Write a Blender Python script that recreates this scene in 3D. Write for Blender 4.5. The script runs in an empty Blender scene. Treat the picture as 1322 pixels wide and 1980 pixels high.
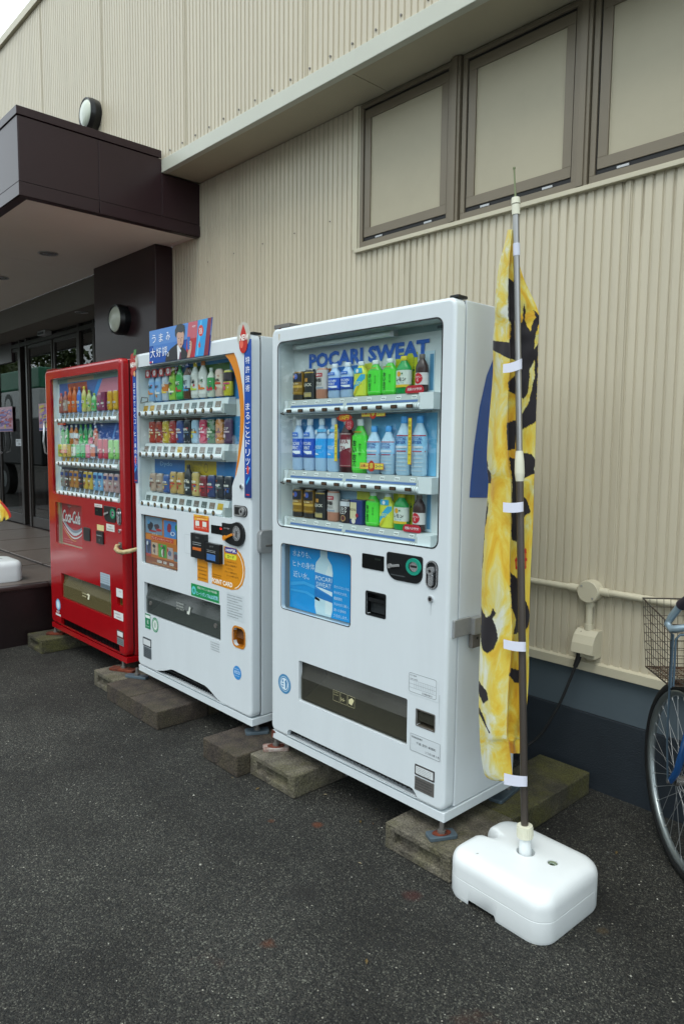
import bpy, bmesh, math, random
import numpy as np
from mathutils import Vector, Matrix
from mathutils.geometry import tessellate_polygon, delaunay_2d_cdt
random.seed(7); rng = np.random.RandomState(7)
SC = bpy.context.scene
COL = SC.collection
R = math.radians
# ------------------------------------------------------------------ camera
cam = bpy.data.cameras.new('camera'); camo = bpy.data.objects.new('camera', cam); COL.objects.link(camo)
SC.camera = camo
cam.sensor_fit = 'HORIZONTAL'; cam.sensor_width = 24.0; cam.lens = 24.0 * 1374.85 / 1322
cam.clip_start = 0.05; cam.clip_end = 500
yaw, pit, roll = R(-47.064), R(-5.425), R(0.593)
f_ = Vector((math.sin(yaw)*math.cos(pit), math.cos(yaw)*math.cos(pit), math.sin(pit)))
r_ = Vector((math.cos(yaw), -math.sin(yaw), 0)); u_ = r_.cross(f_)
r2 = r_*math.cos(roll) + u_*math.sin(roll); u2 = -r_*math.sin(roll) + u_*math.cos(roll)
camo.matrix_world = Matrix(((r2.x, u2.x, -f_.x, 1.4678), (r2.y, u2.y, -f_.y, -1.8564), (r2.z, u2.z, -f_.z, 1.4501), (0, 0, 0, 1)))
# ------------------------------------------------------------------ world, sun, exposure (overcast)
W = bpy.data.worlds.new('World'); SC.world = W; W.use_nodes = True
nt = W.node_tree; nt.nodes.clear()
wo = nt.nodes.new('ShaderNodeOutputWorld'); bg = nt.nodes.new('ShaderNodeBackground')
sky = nt.nodes.new('ShaderNodeTexSky'); sky.sky_type = 'NISHITA'; sky.sun_disc = False
SUN_EL, SUN_AZ = R(58), R(205)
sky.sun_elevation = SUN_EL; sky.sun_rotation = SUN_AZ; sky.air_density = 1.0; sky.dust_density = 4.0; sky.ozone_density = 1.5
tc = nt.nodes.new('ShaderNodeTexCoord'); mp = nt.nodes.new('ShaderNodeMapping'); mp.inputs['Scale'].default_value = (1, 1, 2.6)
nz = nt.nodes.new('ShaderNodeTexNoise'); nz.inputs['Scale'].default_value = 1.6; nz.inputs['Detail'].default_value = 6
cr = nt.nodes.new('ShaderNodeValToRGB')
cr.color_ramp.elements[0].position = .3; cr.color_ramp.elements[0].color = (6.5, 7.35, 7.85, 1)
cr.color_ramp.elements[1].position = .75; cr.color_ramp.elements[1].color = (9.3, 10.25, 10.5, 1)
mx = nt.nodes.new('ShaderNodeMixRGB'); mx.inputs[0].default_value = .86
nt.links.new(tc.outputs['Generated'], mp.inputs[0]); nt.links.new(mp.outputs[0], nz.inputs[0]); nt.links.new(nz.outputs[0], cr.inputs[0])
nt.links.new(sky.outputs[0], mx.inputs[1]); nt.links.new(cr.outputs[0], mx.inputs[2])
nt.links.new(mx.outputs[0], bg.inputs[0]); nt.links.new(bg.outputs[0], wo.inputs[0])
bg.inputs[1].default_value = 0.14
sl = bpy.data.lights.new('sun', 'SUN'); sl.energy = 0.8; sl.angle = R(25); sl.color = (1, .96, .9)
so = bpy.data.objects.new('sun', sl); COL.objects.link(so)
sd = Vector((math.sin(SUN_AZ)*math.cos(SUN_EL), math.cos(SUN_AZ)*math.cos(SUN_EL), math.sin(SUN_EL)))
sd.x = abs(sd.x)*.8; sd.normalize()
so.rotation_euler = sd.to_track_quat('Z', 'Y').to_euler(); so.location = (0, 0, 20)
SC.view_settings.view_transform = 'Standard'; SC.view_settings.look = 'None'
SC.view_settings.gamma = 1; SC.view_settings.exposure = 0.68; SC.view_settings.use_curve_mapping = False
SC.cycles.max_bounces = 8; SC.cycles.transparent_max_bounces = 16
SC.cycles.use_denoising = True
# ------------------------------------------------------------------ materials
def lin(c):
    if isinstance(c, str):
        c = c.lstrip('#'); c = [int(c[i:i+2], 16)/255 for i in (0, 2, 4)]
    return tuple((x/12.92 if x <= .04045 else ((x+.055)/1.055)**2.4) for x in c) + (1,)
MATS = {}
def mat(name, col='#808080', rough=.5, metal=0, var=0, vscale=4, bump=0, bscale=40, coat=0, spec=.5, stretch=(1, 1, 1), col2=None, emit=0):
    if name in MATS: return MATS[name]
    m = bpy.data.materials.new(name); m.use_nodes = True; n = m.node_tree; b = n.nodes['Principled BSDF']
    c = lin(col); b.inputs['Base Color'].default_value = c; b.inputs['Roughness'].default_value = rough
    b.inputs['Metallic'].default_value = metal; b.inputs['Coat Weight'].default_value = coat; b.inputs['Coat Roughness'].default_value = .08
    b.inputs['Specular IOR Level'].default_value = spec
    if emit: b.inputs['Emission Color'].default_value = c; b.inputs['Emission Strength'].default_value = emit
    if var or bump:
        tc = n.nodes.new('ShaderNodeTexCoord'); mp = n.nodes.new('ShaderNodeMapping'); mp.inputs['Scale'].default_value = stretch
        n.links.new(tc.outputs['Object'], mp.inputs[0])
    if var:
        t = n.nodes.new('ShaderNodeTexNoise'); t.inputs['Scale'].default_value = vscale; t.inputs['Detail'].default_value = 8; t.inputs['Roughness'].default_value = .65
        n.links.new(mp.outputs[0], t.inputs[0])
        r = n.nodes.new('ShaderNodeValToRGB'); r.color_ramp.elements[0].position = .3; r.color_ramp.elements[1].position = .7
        c2 = lin(col2) if col2 else tuple(x*(1-var) for x in c[:3]) + (1,)
        r.color_ramp.elements[0].color = c2; r.color_ramp.elements[1].color = c
        n.links.new(t.outputs[0], r.inputs[0]); n.links.new(r.outputs[0], b.inputs['Base Color'])
    if bump:
        t = n.nodes.new('ShaderNodeTexNoise'); t.inputs['Scale'].default_value = bscale; t.inputs['Detail'].default_value = 6
        n.links.new(mp.outputs[0], t.inputs[0])
        bp = n.nodes.new('ShaderNodeBump'); bp.inputs['Strength'].default_value = bump; bp.inputs['Distance'].default_value = .01
        n.links.new(t.outputs[0], bp.inputs['Height']); n.links.new(bp.outputs[0], b.inputs['Normal'])
    MATS[name] = m; return m
def M(c, rough=.45):          # flat printed / plastic colour by hex
    return mat('colour_' + c.lstrip('#'), c, rough)
def glass_mat(name, tint='#f4fbfb', ior=1.5, rough=0.0, veil=0.0, veil_col='#8a8c84'):
    if name in MATS: return MATS[name]
    m = bpy.data.materials.new(name); m.use_nodes = True; n = m.node_tree; n.nodes.clear()
    o = n.nodes.new('ShaderNodeOutputMaterial'); mx = n.nodes.new('ShaderNodeMixShader')
    tr = n.nodes.new('ShaderNodeBsdfTransparent'); tr.inputs[0].default_value = lin(tint)
    gl = n.nodes.new('ShaderNodeBsdfGlossy'); gl.inputs['Roughness'].default_value = rough
    fr = n.nodes.new('ShaderNodeFresnel'); fr.inputs[0].default_value = ior
    ge = n.nodes.new('ShaderNodeNewGeometry'); mi = n.nodes.new('ShaderNodeMix'); mi.inputs[2].default_value = ior; mi.inputs[3].default_value = 1/ior
    n.links.new(ge.outputs['Backfacing'], mi.inputs[0]); n.links.new(mi.outputs[0], fr.inputs[0])
    n.links.new(fr.outputs[0], mx.inputs[0]); n.links.new(tr.outputs[0], mx.inputs[1]); n.links.new(gl.outputs[0], mx.inputs[2])
    out = mx
    if veil:  # pale diffuse share: reflected light put into the colour of the dark flaps
        d = n.nodes.new('ShaderNodeBsdfDiffuse'); d.inputs[0].default_value = lin(veil_col)
        m2 = n.nodes.new('ShaderNodeMixShader'); m2.inputs[0].default_value = veil
        n.links.new(mx.outputs[0], m2.inputs[1]); n.links.new(d.outputs[0], m2.inputs[2]); out = m2
    n.links.new(out.outputs[0], o.inputs[0]); MATS[name] = m; return m
# ------------------------------------------------------------------ mesh builder
class MB:
    def __init__(s, m=None): s.v = []; s.f = []; s.mi = []; s.mats = []; s.cur = 0; s.sm = []; s.smooth = False
    def m(s, m):
        if isinstance(m, str): m = M(m)
        if m not in s.mats: s.mats.append(m)
        s.cur = s.mats.index(m); return s
    def add(s, vs, fs):
        b = len(s.v); s.v.extend(tuple(v) for v in vs)
        for f in fs: s.f.append(tuple(i+b for i in f)); s.mi.append(s.cur); s.sm.append(s.smooth)
        return s
    def box(s, x0, x1, y0, y1, z0, z1):
        return s.add([(x0,y0,z0),(x1,y0,z0),(x1,y1,z0),(x0,y1,z0),(x0,y0,z1),(x1,y0,z1),(x1,y1,z1),(x0,y1,z1)],
                     [(0,3,2,1),(4,5,6,7),(0,1,5,4),(1,2,6,5),(2,3,7,6),(3,0,4,7)])
    def obox(s, c, ax, ay, az):       # oriented box: centre and three half vectors
        c, ax, ay, az = map(Vector, (c, ax, ay, az))
        P = [c+ax*i+ay*j+az*k for k in (-1,1) for i,j in ((-1,-1),(1,-1),(1,1),(-1,1))]
        return s.add(P, [(0,3,2,1),(4,5,6,7),(0,1,5,4),(1,2,6,5),(2,3,7,6),(3,0,4,7)])
    def prism(s, poly, d0, d1, plane='xz'):   # extrude a 2D polygon; 'xz' extrudes along y, 'xy' along z, 'yz' along x
        n = len(poly)
        g = {'xz': lambda a,b,d: (a,d,b), 'xy': lambda a,b,d: (a,b,d), 'yz': lambda a,b,d: (d,a,b)}[plane]
        vs = [g(a,b,d0) for a,b in poly] + [g(a,b,d1) for a,b in poly]
        fs = [tuple(range(n)), tuple(range(2*n-1, n-1, -1))] + [(i, i+n, (i+1)%n+n, (i+1)%n) for i in range(n)]
        return s.add(vs, fs)
    def poly(s, pts): return s.add(pts, [tuple(range(len(pts)))])
    def flat(s, poly, y, plane='xz'):
        g = {'xz': lambda a,b: (a,y,b), 'xy': lambda a,b: (a,b,y), 'yz': lambda a,b: (y,a,b)}[plane]
        return s.poly([g(a,b) for a,b in poly])
    def cyl(s, p0, p1, r0, r1=None, n=16, cap=True):
        r1 = r0 if r1 is None else r1; p0, p1 = Vector(p0), Vector(p1); d = (p1-p0).normalized()
        a = d.orthogonal().normalized(); b = d.cross(a)
        vs = []
        for p, r in ((p0, r0), (p1, r1)):
            vs += [p + (a*math.cos(t)+b*math.sin(t))*r for t in [2*math.pi*i/n for i in range(n)]]
        fs = [(i, (i+1)%n, (i+1)%n+n, i+n) for i in range(n)]
        o = s.smooth; s.smooth = True; s.add(vs, fs); s.smooth = o
        if cap: s.add(vs, [tuple(range(n-1,-1,-1)), tuple(range(n, 2*n))])
        return s
    def tube(s, pts, r, n=8, cap=True):
        P = [Vector(p) for p in pts]; vs = []; prev = None
        for i, p in enumerate(P):
            t = (P[min(i+1, len(P)-1)] - P[max(i-1, 0)]).normalized()
            if prev is None: a = t.orthogonal().normalized()
            else:
                a = prev - t*prev.dot(t); a.normalize()
            prev = a; b = t.cross(a); rr = r[i] if isinstance(r, (list, tuple)) else r
            vs += [p + (a*math.cos(q)+b*math.sin(q))*rr for q in [2*math.pi*k/n for k in range(n)]]
        fs = [(i*n+k, i*n+(k+1)%n, (i+1)*n+(k+1)%n, (i+1)*n+k) for i in range(len(P)-1) for k in range(n)]
        o = s.smooth; s.smooth = True; s.add(vs, fs); s.smooth = o
        if cap: s.add(vs, [tuple(range(n-1,-1,-1)), tuple(range((len(P)-1)*n, len(P)*n))])
        return s
    def lathe(s, c, prof, n=20, sx=1, sy=1, cap=True):
        vs = []
        for r, z in prof: vs += [(c[0]+r*sx*math.cos(2*math.pi*i/n), c[1]+r*sy*math.sin(2*math.pi*i/n), c[2]+z) for i in range(n)]
        fs = [(j*n+i, j*n+(i+1)%n, (j+1)*n+(i+1)%n, (j+1)*n+i) for j in range(len(prof)-1) for i in range(n)]
        o = s.smooth; s.smooth = True; s.add(vs, fs); s.smooth = o
        if cap: s.add(vs, [tuple(range(n-1,-1,-1)), tuple(range((len(prof)-1)*n, len(prof)*n))])
        return s
    def text(s, t, o, h, w=None, ux=(1,0,0), uz=(0,0,1), bold=0, fn=None, align='l', shear=0):
        vs, fs = glyphs(t, bold, shear)
        if not len(vs): return s
        x0, x1 = min(v[0] for v in vs), max(v[0] for v in vs); z0, z1 = min(v[1] for v in vs), max(v[1] for v in vs)
        k = h/max(z1-z0, 1e-6); kx = (w/(x1-x0)) if w else k
        ux, uz, o = Vector(ux), Vector(uz), Vector(o)
        off = -x0 if align == 'l' else (-(x0+x1)/2 if align == 'c' else -x1)
        P = [o + ux*((a+off)*kx) + uz*((b-z0)*k) for a, b in vs]
        if fn: P = [fn(p) for p in P]
        return s.add(P, fs)
    def vtext(s, t, o, h, w=None, step=None, **k):    # one glyph under the other
        step = step or h*1.12; o = Vector(o); uz = Vector(k.get('uz', (0,0,1)))
        for i, ch in enumerate(t):
            if ch in 'ー〜': 
                ux = Vector(k.get('ux', (1,0,0))); c = o - uz*(i*step); c0 = c + uz*(h*.1)
                s.poly([c0-ux*h*.05, c0+ux*h*.05, c0+ux*h*.05+uz*h*.8, c0-ux*h*.05+uz*h*.8])
            elif ch != ' ': s.text(ch, o - uz*(i*step), h, w or h, align='c', **k)
        return s
    def build(s, name, parent=None, bevel=0, seg=2, **props):
        me = bpy.data.meshes.new(name)
        V = np.array(s.v, float) if s.v else np.zeros((1, 3))
        c = (V.min(0)+V.max(0))/2
        if parent is None: c[2] = V[:, 2].min()
        me.from_pydata((V-c).tolist(), [], s.f)
        for m in s.mats: me.materials.append(m)
        me.polygons.foreach_set('material_index', s.mi); me.polygons.foreach_set('use_smooth', s.sm)
        me.validate(); me.update()
        o = bpy.data.objects.new(name, me); COL.objects.link(o)
        pw = np.zeros(3)
        if parent is not None: o.parent = parent; pw = np.array(parent['_w'])
        o['_w'] = tuple(c); o.location = tuple(c - pw)
        if bevel:
            b = o.modifiers.new('bevel', 'BEVEL'); b.width = bevel; b.segments = seg; b.limit_method = 'ANGLE'; b.angle_limit = R(35); b.harden_normals = False
            for p in me.polygons: p.use_smooth = False
        for k, v in props.items(): o[k] = v
        return o
_G = {}
def glyphs(t, bold=0, shear=0):
    k = (t, bold, shear)
    if k in _G: return _G[k]
    c = bpy.data.curves.new('t', 'FONT'); c.body = t; c.size = 1; c.resolution_u = 2; c.offset = bold; c.shear = shear
    o = bpy.data.objects.new('t', c); COL.objects.link(o)
    me = bpy.data.meshes.new_from_object(o.evaluated_get(bpy.context.evaluated_depsgraph_get()))
    r = ([(v.co.x, v.co.y) for v in me.vertices], [tuple(p.vertices) for p in me.polygons])
    bpy.data.objects.remove(o); bpy.data.curves.remove(c); bpy.data.meshes.remove(me)
    _G[k] = r; return r
def empty(name, loc, label=None, cat=None, group=None, parent=None):
    o = bpy.data.objects.new(name, None); COL.objects.link(o); o.empty_display_size = .1
    pw = np.zeros(3)
    if parent is not None: o.parent = parent; pw = np.array(parent['_w'])
    o.location = tuple(np.array(loc)-pw); o['_w'] = tuple(float(x) for x in loc)
    if label: o['label'] = label
    if cat: o['category'] = cat
    if group: o['group'] = group
    return o
def tag(o, label, cat, group=None):
    o['label'] = label; o['category'] = cat
    if group: o['group'] = group
    return o
def rr(x0, x1, z0, z1, r, n=5):       # rounded rectangle, counter-clockwise in (x,z)
    rs = r if isinstance(r, (list, tuple)) else (r,)*4   # bl, br, tr, tl
    P = []
    for (cx, cz, a0), q in zip(((x0, z0, 180), (x1, z0, 270), (x1, z1, 0), (x0, z1, 90)), rs):
        sx = 1 if cx == x0 else -1; sz = 1 if cz == z0 else -1
        q = max(q, 1e-4)
        for i in range(n+1):
            a = R(a0 + 90*i/n); P.append((cx+sx*q+q*math.cos(a), cz+sz*q+q*math.sin(a)))
    return P
def circ(cx, cz, r, n=20, sz=1): return [(cx+r*math.cos(2*math.pi*i/n), cz+r*sz*math.sin(2*math.pi*i/n)) for i in range(n)]
def ring(mb, outer, inner, y, flip=False):
    n = len(outer); vs = [(a, y, b) for a, b in outer] + [(a, y, b) for a, b in inner]
    mb.add(vs, [(i, (i+1)%n, (i+1)%n+n, i+n) for i in range(n)])
def plate(mb, x0, x1, z0, z1, y0, y1, holes, b=.013, rad=.016, hd=.03):
    """A moulded front panel facing -y with a rounded rim and real openings."""
    K = 5; loops = []
    for k in range(K+1):
        t = math.pi/2*k/K; i = b*(1-math.sin(t)); y = y0 + b*(1-math.cos(t))
        loops.append([(p[0], y, p[1]) for p in rr(x0+i, x1-i, z0+i, z1-i, max(rad+b-i, .002), 5)])
    loops.append([(p[0], y1, p[1]) for p in rr(x0, x1, z0, z1, rad+b, 5)])
    n = len(loops[0]); vs = [v for l in loops for v in l]
    o = mb.smooth; mb.smooth = True
    mb.add(vs, [(j*n+i, (j+1)*n+i, (j+1)*n+(i+1)%n, j*n+(i+1)%n) for j in range(len(loops)-1) for i in range(n)])
    mb.smooth = o
    outer = [(p[0], p[2]) for p in loops[0]]; pts = []; edges = []
    for l in [outer]+[list(h) for h in holes]:
        k = len(pts); pts += [Vector(q) for q in l]; edges += [(k+i, k+(i+1) % len(l)) for i in range(len(l))]
    ov, oe, of, _, _, _ = delaunay_2d_cdt(pts, edges, [], 0, 1e-6)
    def inside(x, z, P):
        c = False
        for i in range(len(P)):
            (xa, za), (xb, zb) = P[i], P[(i+1) % len(P)]
            if (za > z) != (zb > z) and x < (xb-xa)*(z-za)/(zb-za)+xa: c = not c
        return c
    fs = []
    for t in of:
        a, b_, c = (ov[i] for i in t); g_ = (a+b_+c)/3
        if not inside(g_.x, g_.y, outer) or any(inside(g_.x, g_.y, h) for h in holes): continue
        fs.append(tuple(t) if (b_-a).cross(c-a) > 0 else (t[0], t[2], t[1]))
    mb.add([(v.x, y0, v.y) for v in ov], fs)
    for h in holes:
        m = len(h); e = .004
        cx = sum(p[0] for p in h)/m; cz = sum(p[1] for p in h)/m
        vs = [(a, y0, c) for a, c in h] + [(a, y0+hd, c) for a, c in h]
        mb.add(vs, [(i, i+m, (i+1)%m+m, (i+1)%m) for i in range(m)])
def struct(o): o['kind'] = 'structure'; return o
# ------------------------------------------------------------------ shared materials
beige = mat('siding_paint', '#c1b9a3', .42, var=.13, vscale=7, bump=.02, bscale=60, stretch=(1, 1, .06))
beige_t = mat('beige_trim_paint', '#beb8a1', .45, var=.08, vscale=3)
beige_s = mat('shaded_beige_paint', '#ada68f', .6, var=.12, vscale=2)  # same beige as the siding, darkened: soffit shade put into the colour
bronze = mat('bronze_aluminium', '#746b5a', .42, metal=.15, var=.08, vscale=5)
black = mat('black_gasket', '#0b0c0d', .6)
blackp = mat('black_plastic', '#101315', .32)
film = mat('window_film', '#eef6ea', .3, var=.04, vscale=1.2, coat=1.0)
brown = mat('brown_cladding', '#2f1f22', .34, var=.15, vscale=2, spec=.35, coat=.06)
soffit2 = mat('canopy_ceiling_paint', '#dedbd4', .7, var=.06, vscale=2)
white_p = mat('white_powder_coat', '#d2dbdf', .24, var=.07, vscale=5, coat=.3, stretch=(1, 1, .18), bump=.012, bscale=18)
white_in = mat('white_inner_liner', '#dfe6e6', .5, var=.05, vscale=6)
white_pl = mat('white_plastic', '#dfe5e6', .35)
grey_pl = mat('grey_shelf_plastic', '#a9b0ad', .4)
red_p = mat('red_gloss_paint', '#9c0812', .22, var=.10, vscale=3, coat=.3)
chrome = mat('chrome', '#d9dcdf', .22, metal=.8, var=.15, vscale=25)
steel = mat('stainless_steel', '#b4b6b6', .36, metal=.65, var=.2, vscale=18)
steel_d = mat('tarnished_steel', '#7d7a76', .45, metal=.5, var=.3, vscale=30)
rust = mat('rust', '#7a3214', .85, var=.6, vscale=25, bump=.6, bscale=80, col2='#2b1008')
foot_m = mat('galvanised_foot', '#5d6d77', .5, metal=.4, var=.3, vscale=20)
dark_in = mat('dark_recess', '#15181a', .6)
glass = glass_mat('display_glass', ior=1.52)
glass_d = glass_mat('door_glass', tint='#b9bdba', ior=1.5)
flap_m = glass_mat('smoked_flap', tint='#8f8f80', ior=1.6, rough=.12, veil=.30, veil_col='#5a5a50')
# concrete: pitted, mossy
def concrete(name, base, dark, moss):
    m = mat(name, base, .92, var=.5, vscale=14, bump=.9, bscale=95, col2=dark); n = m.node_tree; b = n.nodes['Principled BSDF']
    src = b.inputs['Base Color'].links[0].from_socket
    tc = n.nodes.new('ShaderNodeTexCoord'); t = n.nodes.new('ShaderNodeTexNoise'); t.inputs['Scale'].default_value = 5; t.inputs['Detail'].default_value = 9; t.inputs['Roughness'].default_value = .7
    n.links.new(tc.outputs['Object'], t.inputs[0])
    r = n.nodes.new('ShaderNodeValToRGB'); r.color_ramp.elements[0].position = .46; r.color_ramp.elements[1].position = .62
    r.color_ramp.elements[0].color = (0,0,0,1); r.color_ramp.elements[1].color = (moss,)*3 + (1,)
    x = n.nodes.new('ShaderNodeMixRGB'); x.inputs[2].default_value = lin('#55551f')
    n.links.new(t.outputs[0], r.inputs[0]); n.links.new(r.outputs[0], x.inputs[0]); n.links.new(src, x.inputs[1]); n.links.new(x.outputs[0], b.inputs['Base Color'])
    t2 = n.nodes.new('ShaderNodeTexNoise'); t2.inputs['Scale'].default_value = 170; t2.inputs['Detail'].default_value = 3; n.links.new(tc.outputs['Object'], t2.inputs[0])
    r2 = n.nodes.new('ShaderNodeValToRGB'); r2.color_ramp.elements[0].position = .36; r2.color_ramp.elements[1].position = .62; r2.color_ramp.elements[0].color = (.45, .44, .42, 1); r2.color_ramp.elements[1].color = (1.3, 1.3, 1.28, 1)
    x2 = n.nodes.new('ShaderNodeMixRGB'); x2.blend_type = 'MULTIPLY'; x2.inputs[0].default_value = .85; n.links.new(t2.outputs[0], r2.inputs[0]); n.links.new(x.outputs[0], x2.inputs[1]); n.links.new(r2.outputs[0], x2.inputs[2]); n.links.new(x2.outputs[0], b.inputs['Base Color'])
    return m
conc = concrete('mossy_concrete', '#716c60', '#3b372f', .3)
conc_p = concrete('paving_slab_concrete', '#4c433a', '#282220', .15)
conc_m = concrete('green_mossy_concrete', '#504d3e', '#2a281e', .6)
# asphalt
SPOTS = [(-.487, -.147, .022, '#5a2f18'), (-.088, -.677, .024, '#4c2a18'), (.042, -.201, .035, '#3a1c18'), (.538, .099, .02, '#3f3524'), (-.628, -.265, .014, '#4a2c1a'), (-.2, -.45, .06, '#1d1c1a')]
def asphalt():
    m = bpy.data.materials.new('asphalt'); m.use_nodes = True; n = m.node_tree; b = n.nodes['Principled BSDF']
    N = n.nodes.new; L = n.links.new
    tc = N('ShaderNodeTexCoord')
    v = N('ShaderNodeTexVoronoi'); v.inputs['Scale'].default_value = 250; L(tc.outputs['Object'], v.inputs[0])
    v2 = N('ShaderNodeTexVoronoi'); v2.inputs['Scale'].default_value = 120; L(tc.outputs['Object'], v2.inputs[0])
    sep = N('ShaderNodeSeparateColor'); L(v.outputs['Color'], sep.inputs[0])
    r = N('ShaderNodeValToRGB'); e = r.color_ramp.elements
    e[0].position = 0; e[0].color = lin('#131413'); e[1].position = 1; e[1].color = lin('#6b6c63')
    for p, c in ((.28, '#20211f'), (.52, '#2c2d2b'), (.74, '#393733'), (.90, '#44453f')): q = e.new(p); q.color = lin(c)
    L(sep.outputs[0], r.inputs[0])
    sep2 = N('ShaderNodeSeparateColor'); L(v2.outputs['Color'], sep2.inputs[0])
    th = N('ShaderNodeMath'); th.operation = 'GREATER_THAN'; th.inputs[1].default_value = .99; L(sep2.outputs[1], th.inputs[0])
    dd = N('ShaderNodeMath'); dd.operation = 'LESS_THAN'; dd.inputs[1].default_value = .32; L(v2.outputs['Distance'], dd.inputs[0])
    mu = N('ShaderNodeMath'); mu.operation = 'MULTIPLY'; L(th.outputs[0], mu.inputs[0]); L(dd.outputs[0], mu.inputs[1])
    x1 = N('ShaderNodeMixRGB'); x1.inputs[2].default_value = lin('#a5a398'); L(mu.outputs[0], x1.inputs[0]); L(r.outputs[0], x1.inputs[1])
    # broad patches of damp and dust
    t = N('ShaderNodeTexNoise'); t.inputs['Scale'].default_value = 1.7; t.inputs['Detail'].default_value = 9; t.inputs['Roughness'].default_value = .68; L(tc.outputs['Object'], t.inputs[0])
    r2 = N('ShaderNodeValToRGB'); r2.color_ramp.elements[0].position = .35; r2.color_ramp.elements[1].position = .68
    r2.color_ramp.elements[0].color = (.46, .45, .43, 1); r2.color_ramp.elements[1].color = (1.22, 1.22, 1.19, 1); L(t.outputs[0], r2.inputs[0])
    x2 = N('ShaderNodeMixRGB'); x2.blend_type = 'MULTIPLY'; x2.inputs[0].default_value = 1; L(x1.outputs[0], x2.inputs[1]); L(r2.outputs[0], x2.inputs[2])
    # rust stains and moss smudges
    t3 = N('ShaderNodeTexNoise'); t3.inputs['Scale'].default_value = 3.1; t3.inputs['Detail'].default_value = 5; L(tc.outputs['Object'], t3.inputs[0])
    r3 = N('ShaderNodeValToRGB'); r3.color_ramp.elements[0].position = .69; r3.color_ramp.elements[1].position = .78
    r3.color_ramp.elements[0].color = (0,0,0,1); r3.color_ramp.elements[1].color = (.6,.6,.6,1); L(t3.outputs[0], r3.inputs[0])
    x3 = N('ShaderNodeMixRGB'); x3.inputs[2].default_value = lin('#4a2a1a'); L(r3.outputs[0], x3.inputs[0]); L(x2.outputs[0], x3.inputs[1])
    last = x3.outputs[0]; wn = N('ShaderNodeTexNoise'); wn.inputs['Scale'].default_value = 22; wn.inputs['Detail'].default_value = 4; L(tc.outputs['Object'], wn.inputs[0])
    for px, py, rad, col in SPOTS:       # small rust and oil spots soaked into the surface
        vd = N('ShaderNodeVectorMath'); vd.operation = 'DISTANCE'; vd.inputs[1].default_value = (px, py+30, 0); L(tc.outputs['Object'], vd.inputs[0])
        s1 = N('ShaderNodeMath'); s1.operation = 'MULTIPLY_ADD'; s1.inputs[1].default_value = rad*1.6; L(wn.outputs[0], s1.inputs[0]); L(vd.outputs['Value'], s1.inputs[2])
        mr = N('ShaderNodeMapRange'); mr.inputs['From Min'].default_value = rad*1.15; mr.inputs['From Max'].default_value = rad*1.9; mr.inputs['To Min'].default_value = .75; mr.inputs['To Max'].default_value = 0; L(s1.outputs[0], mr.inputs[0])
        xm = N('ShaderNodeMixRGB'); xm.inputs[2].default_value = lin(col); L(mr.outputs[0], xm.inputs[0]); L(last, xm.inputs[1]); last = xm.outputs[0]
    L(last, b.inputs['Base Color'])
    b.inputs['Roughness'].default_value = .78; b.inputs['Specular IOR Level'].default_value = .35
    ad = N('ShaderNodeMath'); ad.operation = 'ADD'; L(v.outputs['Distance'], ad.inputs[0]); L(v2.outputs['Distance'], ad.inputs[1])
    bp = N('ShaderNodeBump'); bp.inputs['Strength'].default_value = .85; bp.inputs['Distance'].default_value = .004; bp.invert = True
    L(ad.outputs[0], bp.inputs['Height']); L(bp.outputs[0], b.inputs['Normal'])
    return m
# ================================================================== SETTING
g = MB().m(asphalt()); g.add([(-90,-120,0),(90,-120,0),(90,60,0),(-90,60,0)], [(0,1,2,3)]); struct(g.build('ground'))
# small loose stones and grit lying on the asphalt
gr = MB(); gcol = [M('#8f8f86', .8), M('#5a5b57', .8), M('#b9b8ae', .8)]
for i in range(900):
    x = rng.uniform(-3.2, 1.4); y = rng.uniform(-2.2, .85); s = rng.uniform(.0015, .0042)*(2.0 if rng.rand() < .03 else 1)
    gr.m(gcol[rng.choice(3, p=[.35, .5, .15])])
    P = [(x+s*math.cos(a)*rng.uniform(.6,1.1), y+s*math.sin(a)*rng.uniform(.6,1.1), 0.0005) for a in (0,1.6,3.1,4.7)]
    gr.add(P+[(x, y, s*rng.uniform(.4,.9))], [(0,1,4),(1,2,4),(2,3,4),(3,0,4)])
tag(gr.build('grit'), 'loose pale grit and small stones scattered on the dark asphalt', 'gravel')['kind'] = 'stuff'
lf_ = MB(); rs = random.Random(21)
for i in range(16):
    x, y = rs.choice([(rs.uniform(-.7, -.3), rs.uniform(-.12, .1)), (rs.uniform(-3.2, -2.7), rs.uniform(-.2, .1)), (rs.uniform(.1, .6), rs.uniform(.5, .88)), (rs.uniform(-1.6, .3), rs.uniform(-.6, -.15))])
    a = rs.uniform(0, 6.3); s = rs.uniform(.006, .014); c_, s_ = math.cos(a)*s, math.sin(a)*s; lf_.m(rs.choice(['#4a3420', '#5c4a24', '#39321c', '#6b6248']))
    lf_.add([(x-c_, y-s_, .002), (x+s_*.4, y-c_*.4, .004), (x+c_, y+s_, .003), (x-s_*.4, y+c_*.4, .005)], [(0, 1, 2), (0, 2, 3)])
tag(lf_.build('fallen_leaves'), 'tiny dry leaf scraps scattered on the asphalt near the machines', 'leaves')['kind'] = 'stuff'
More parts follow.
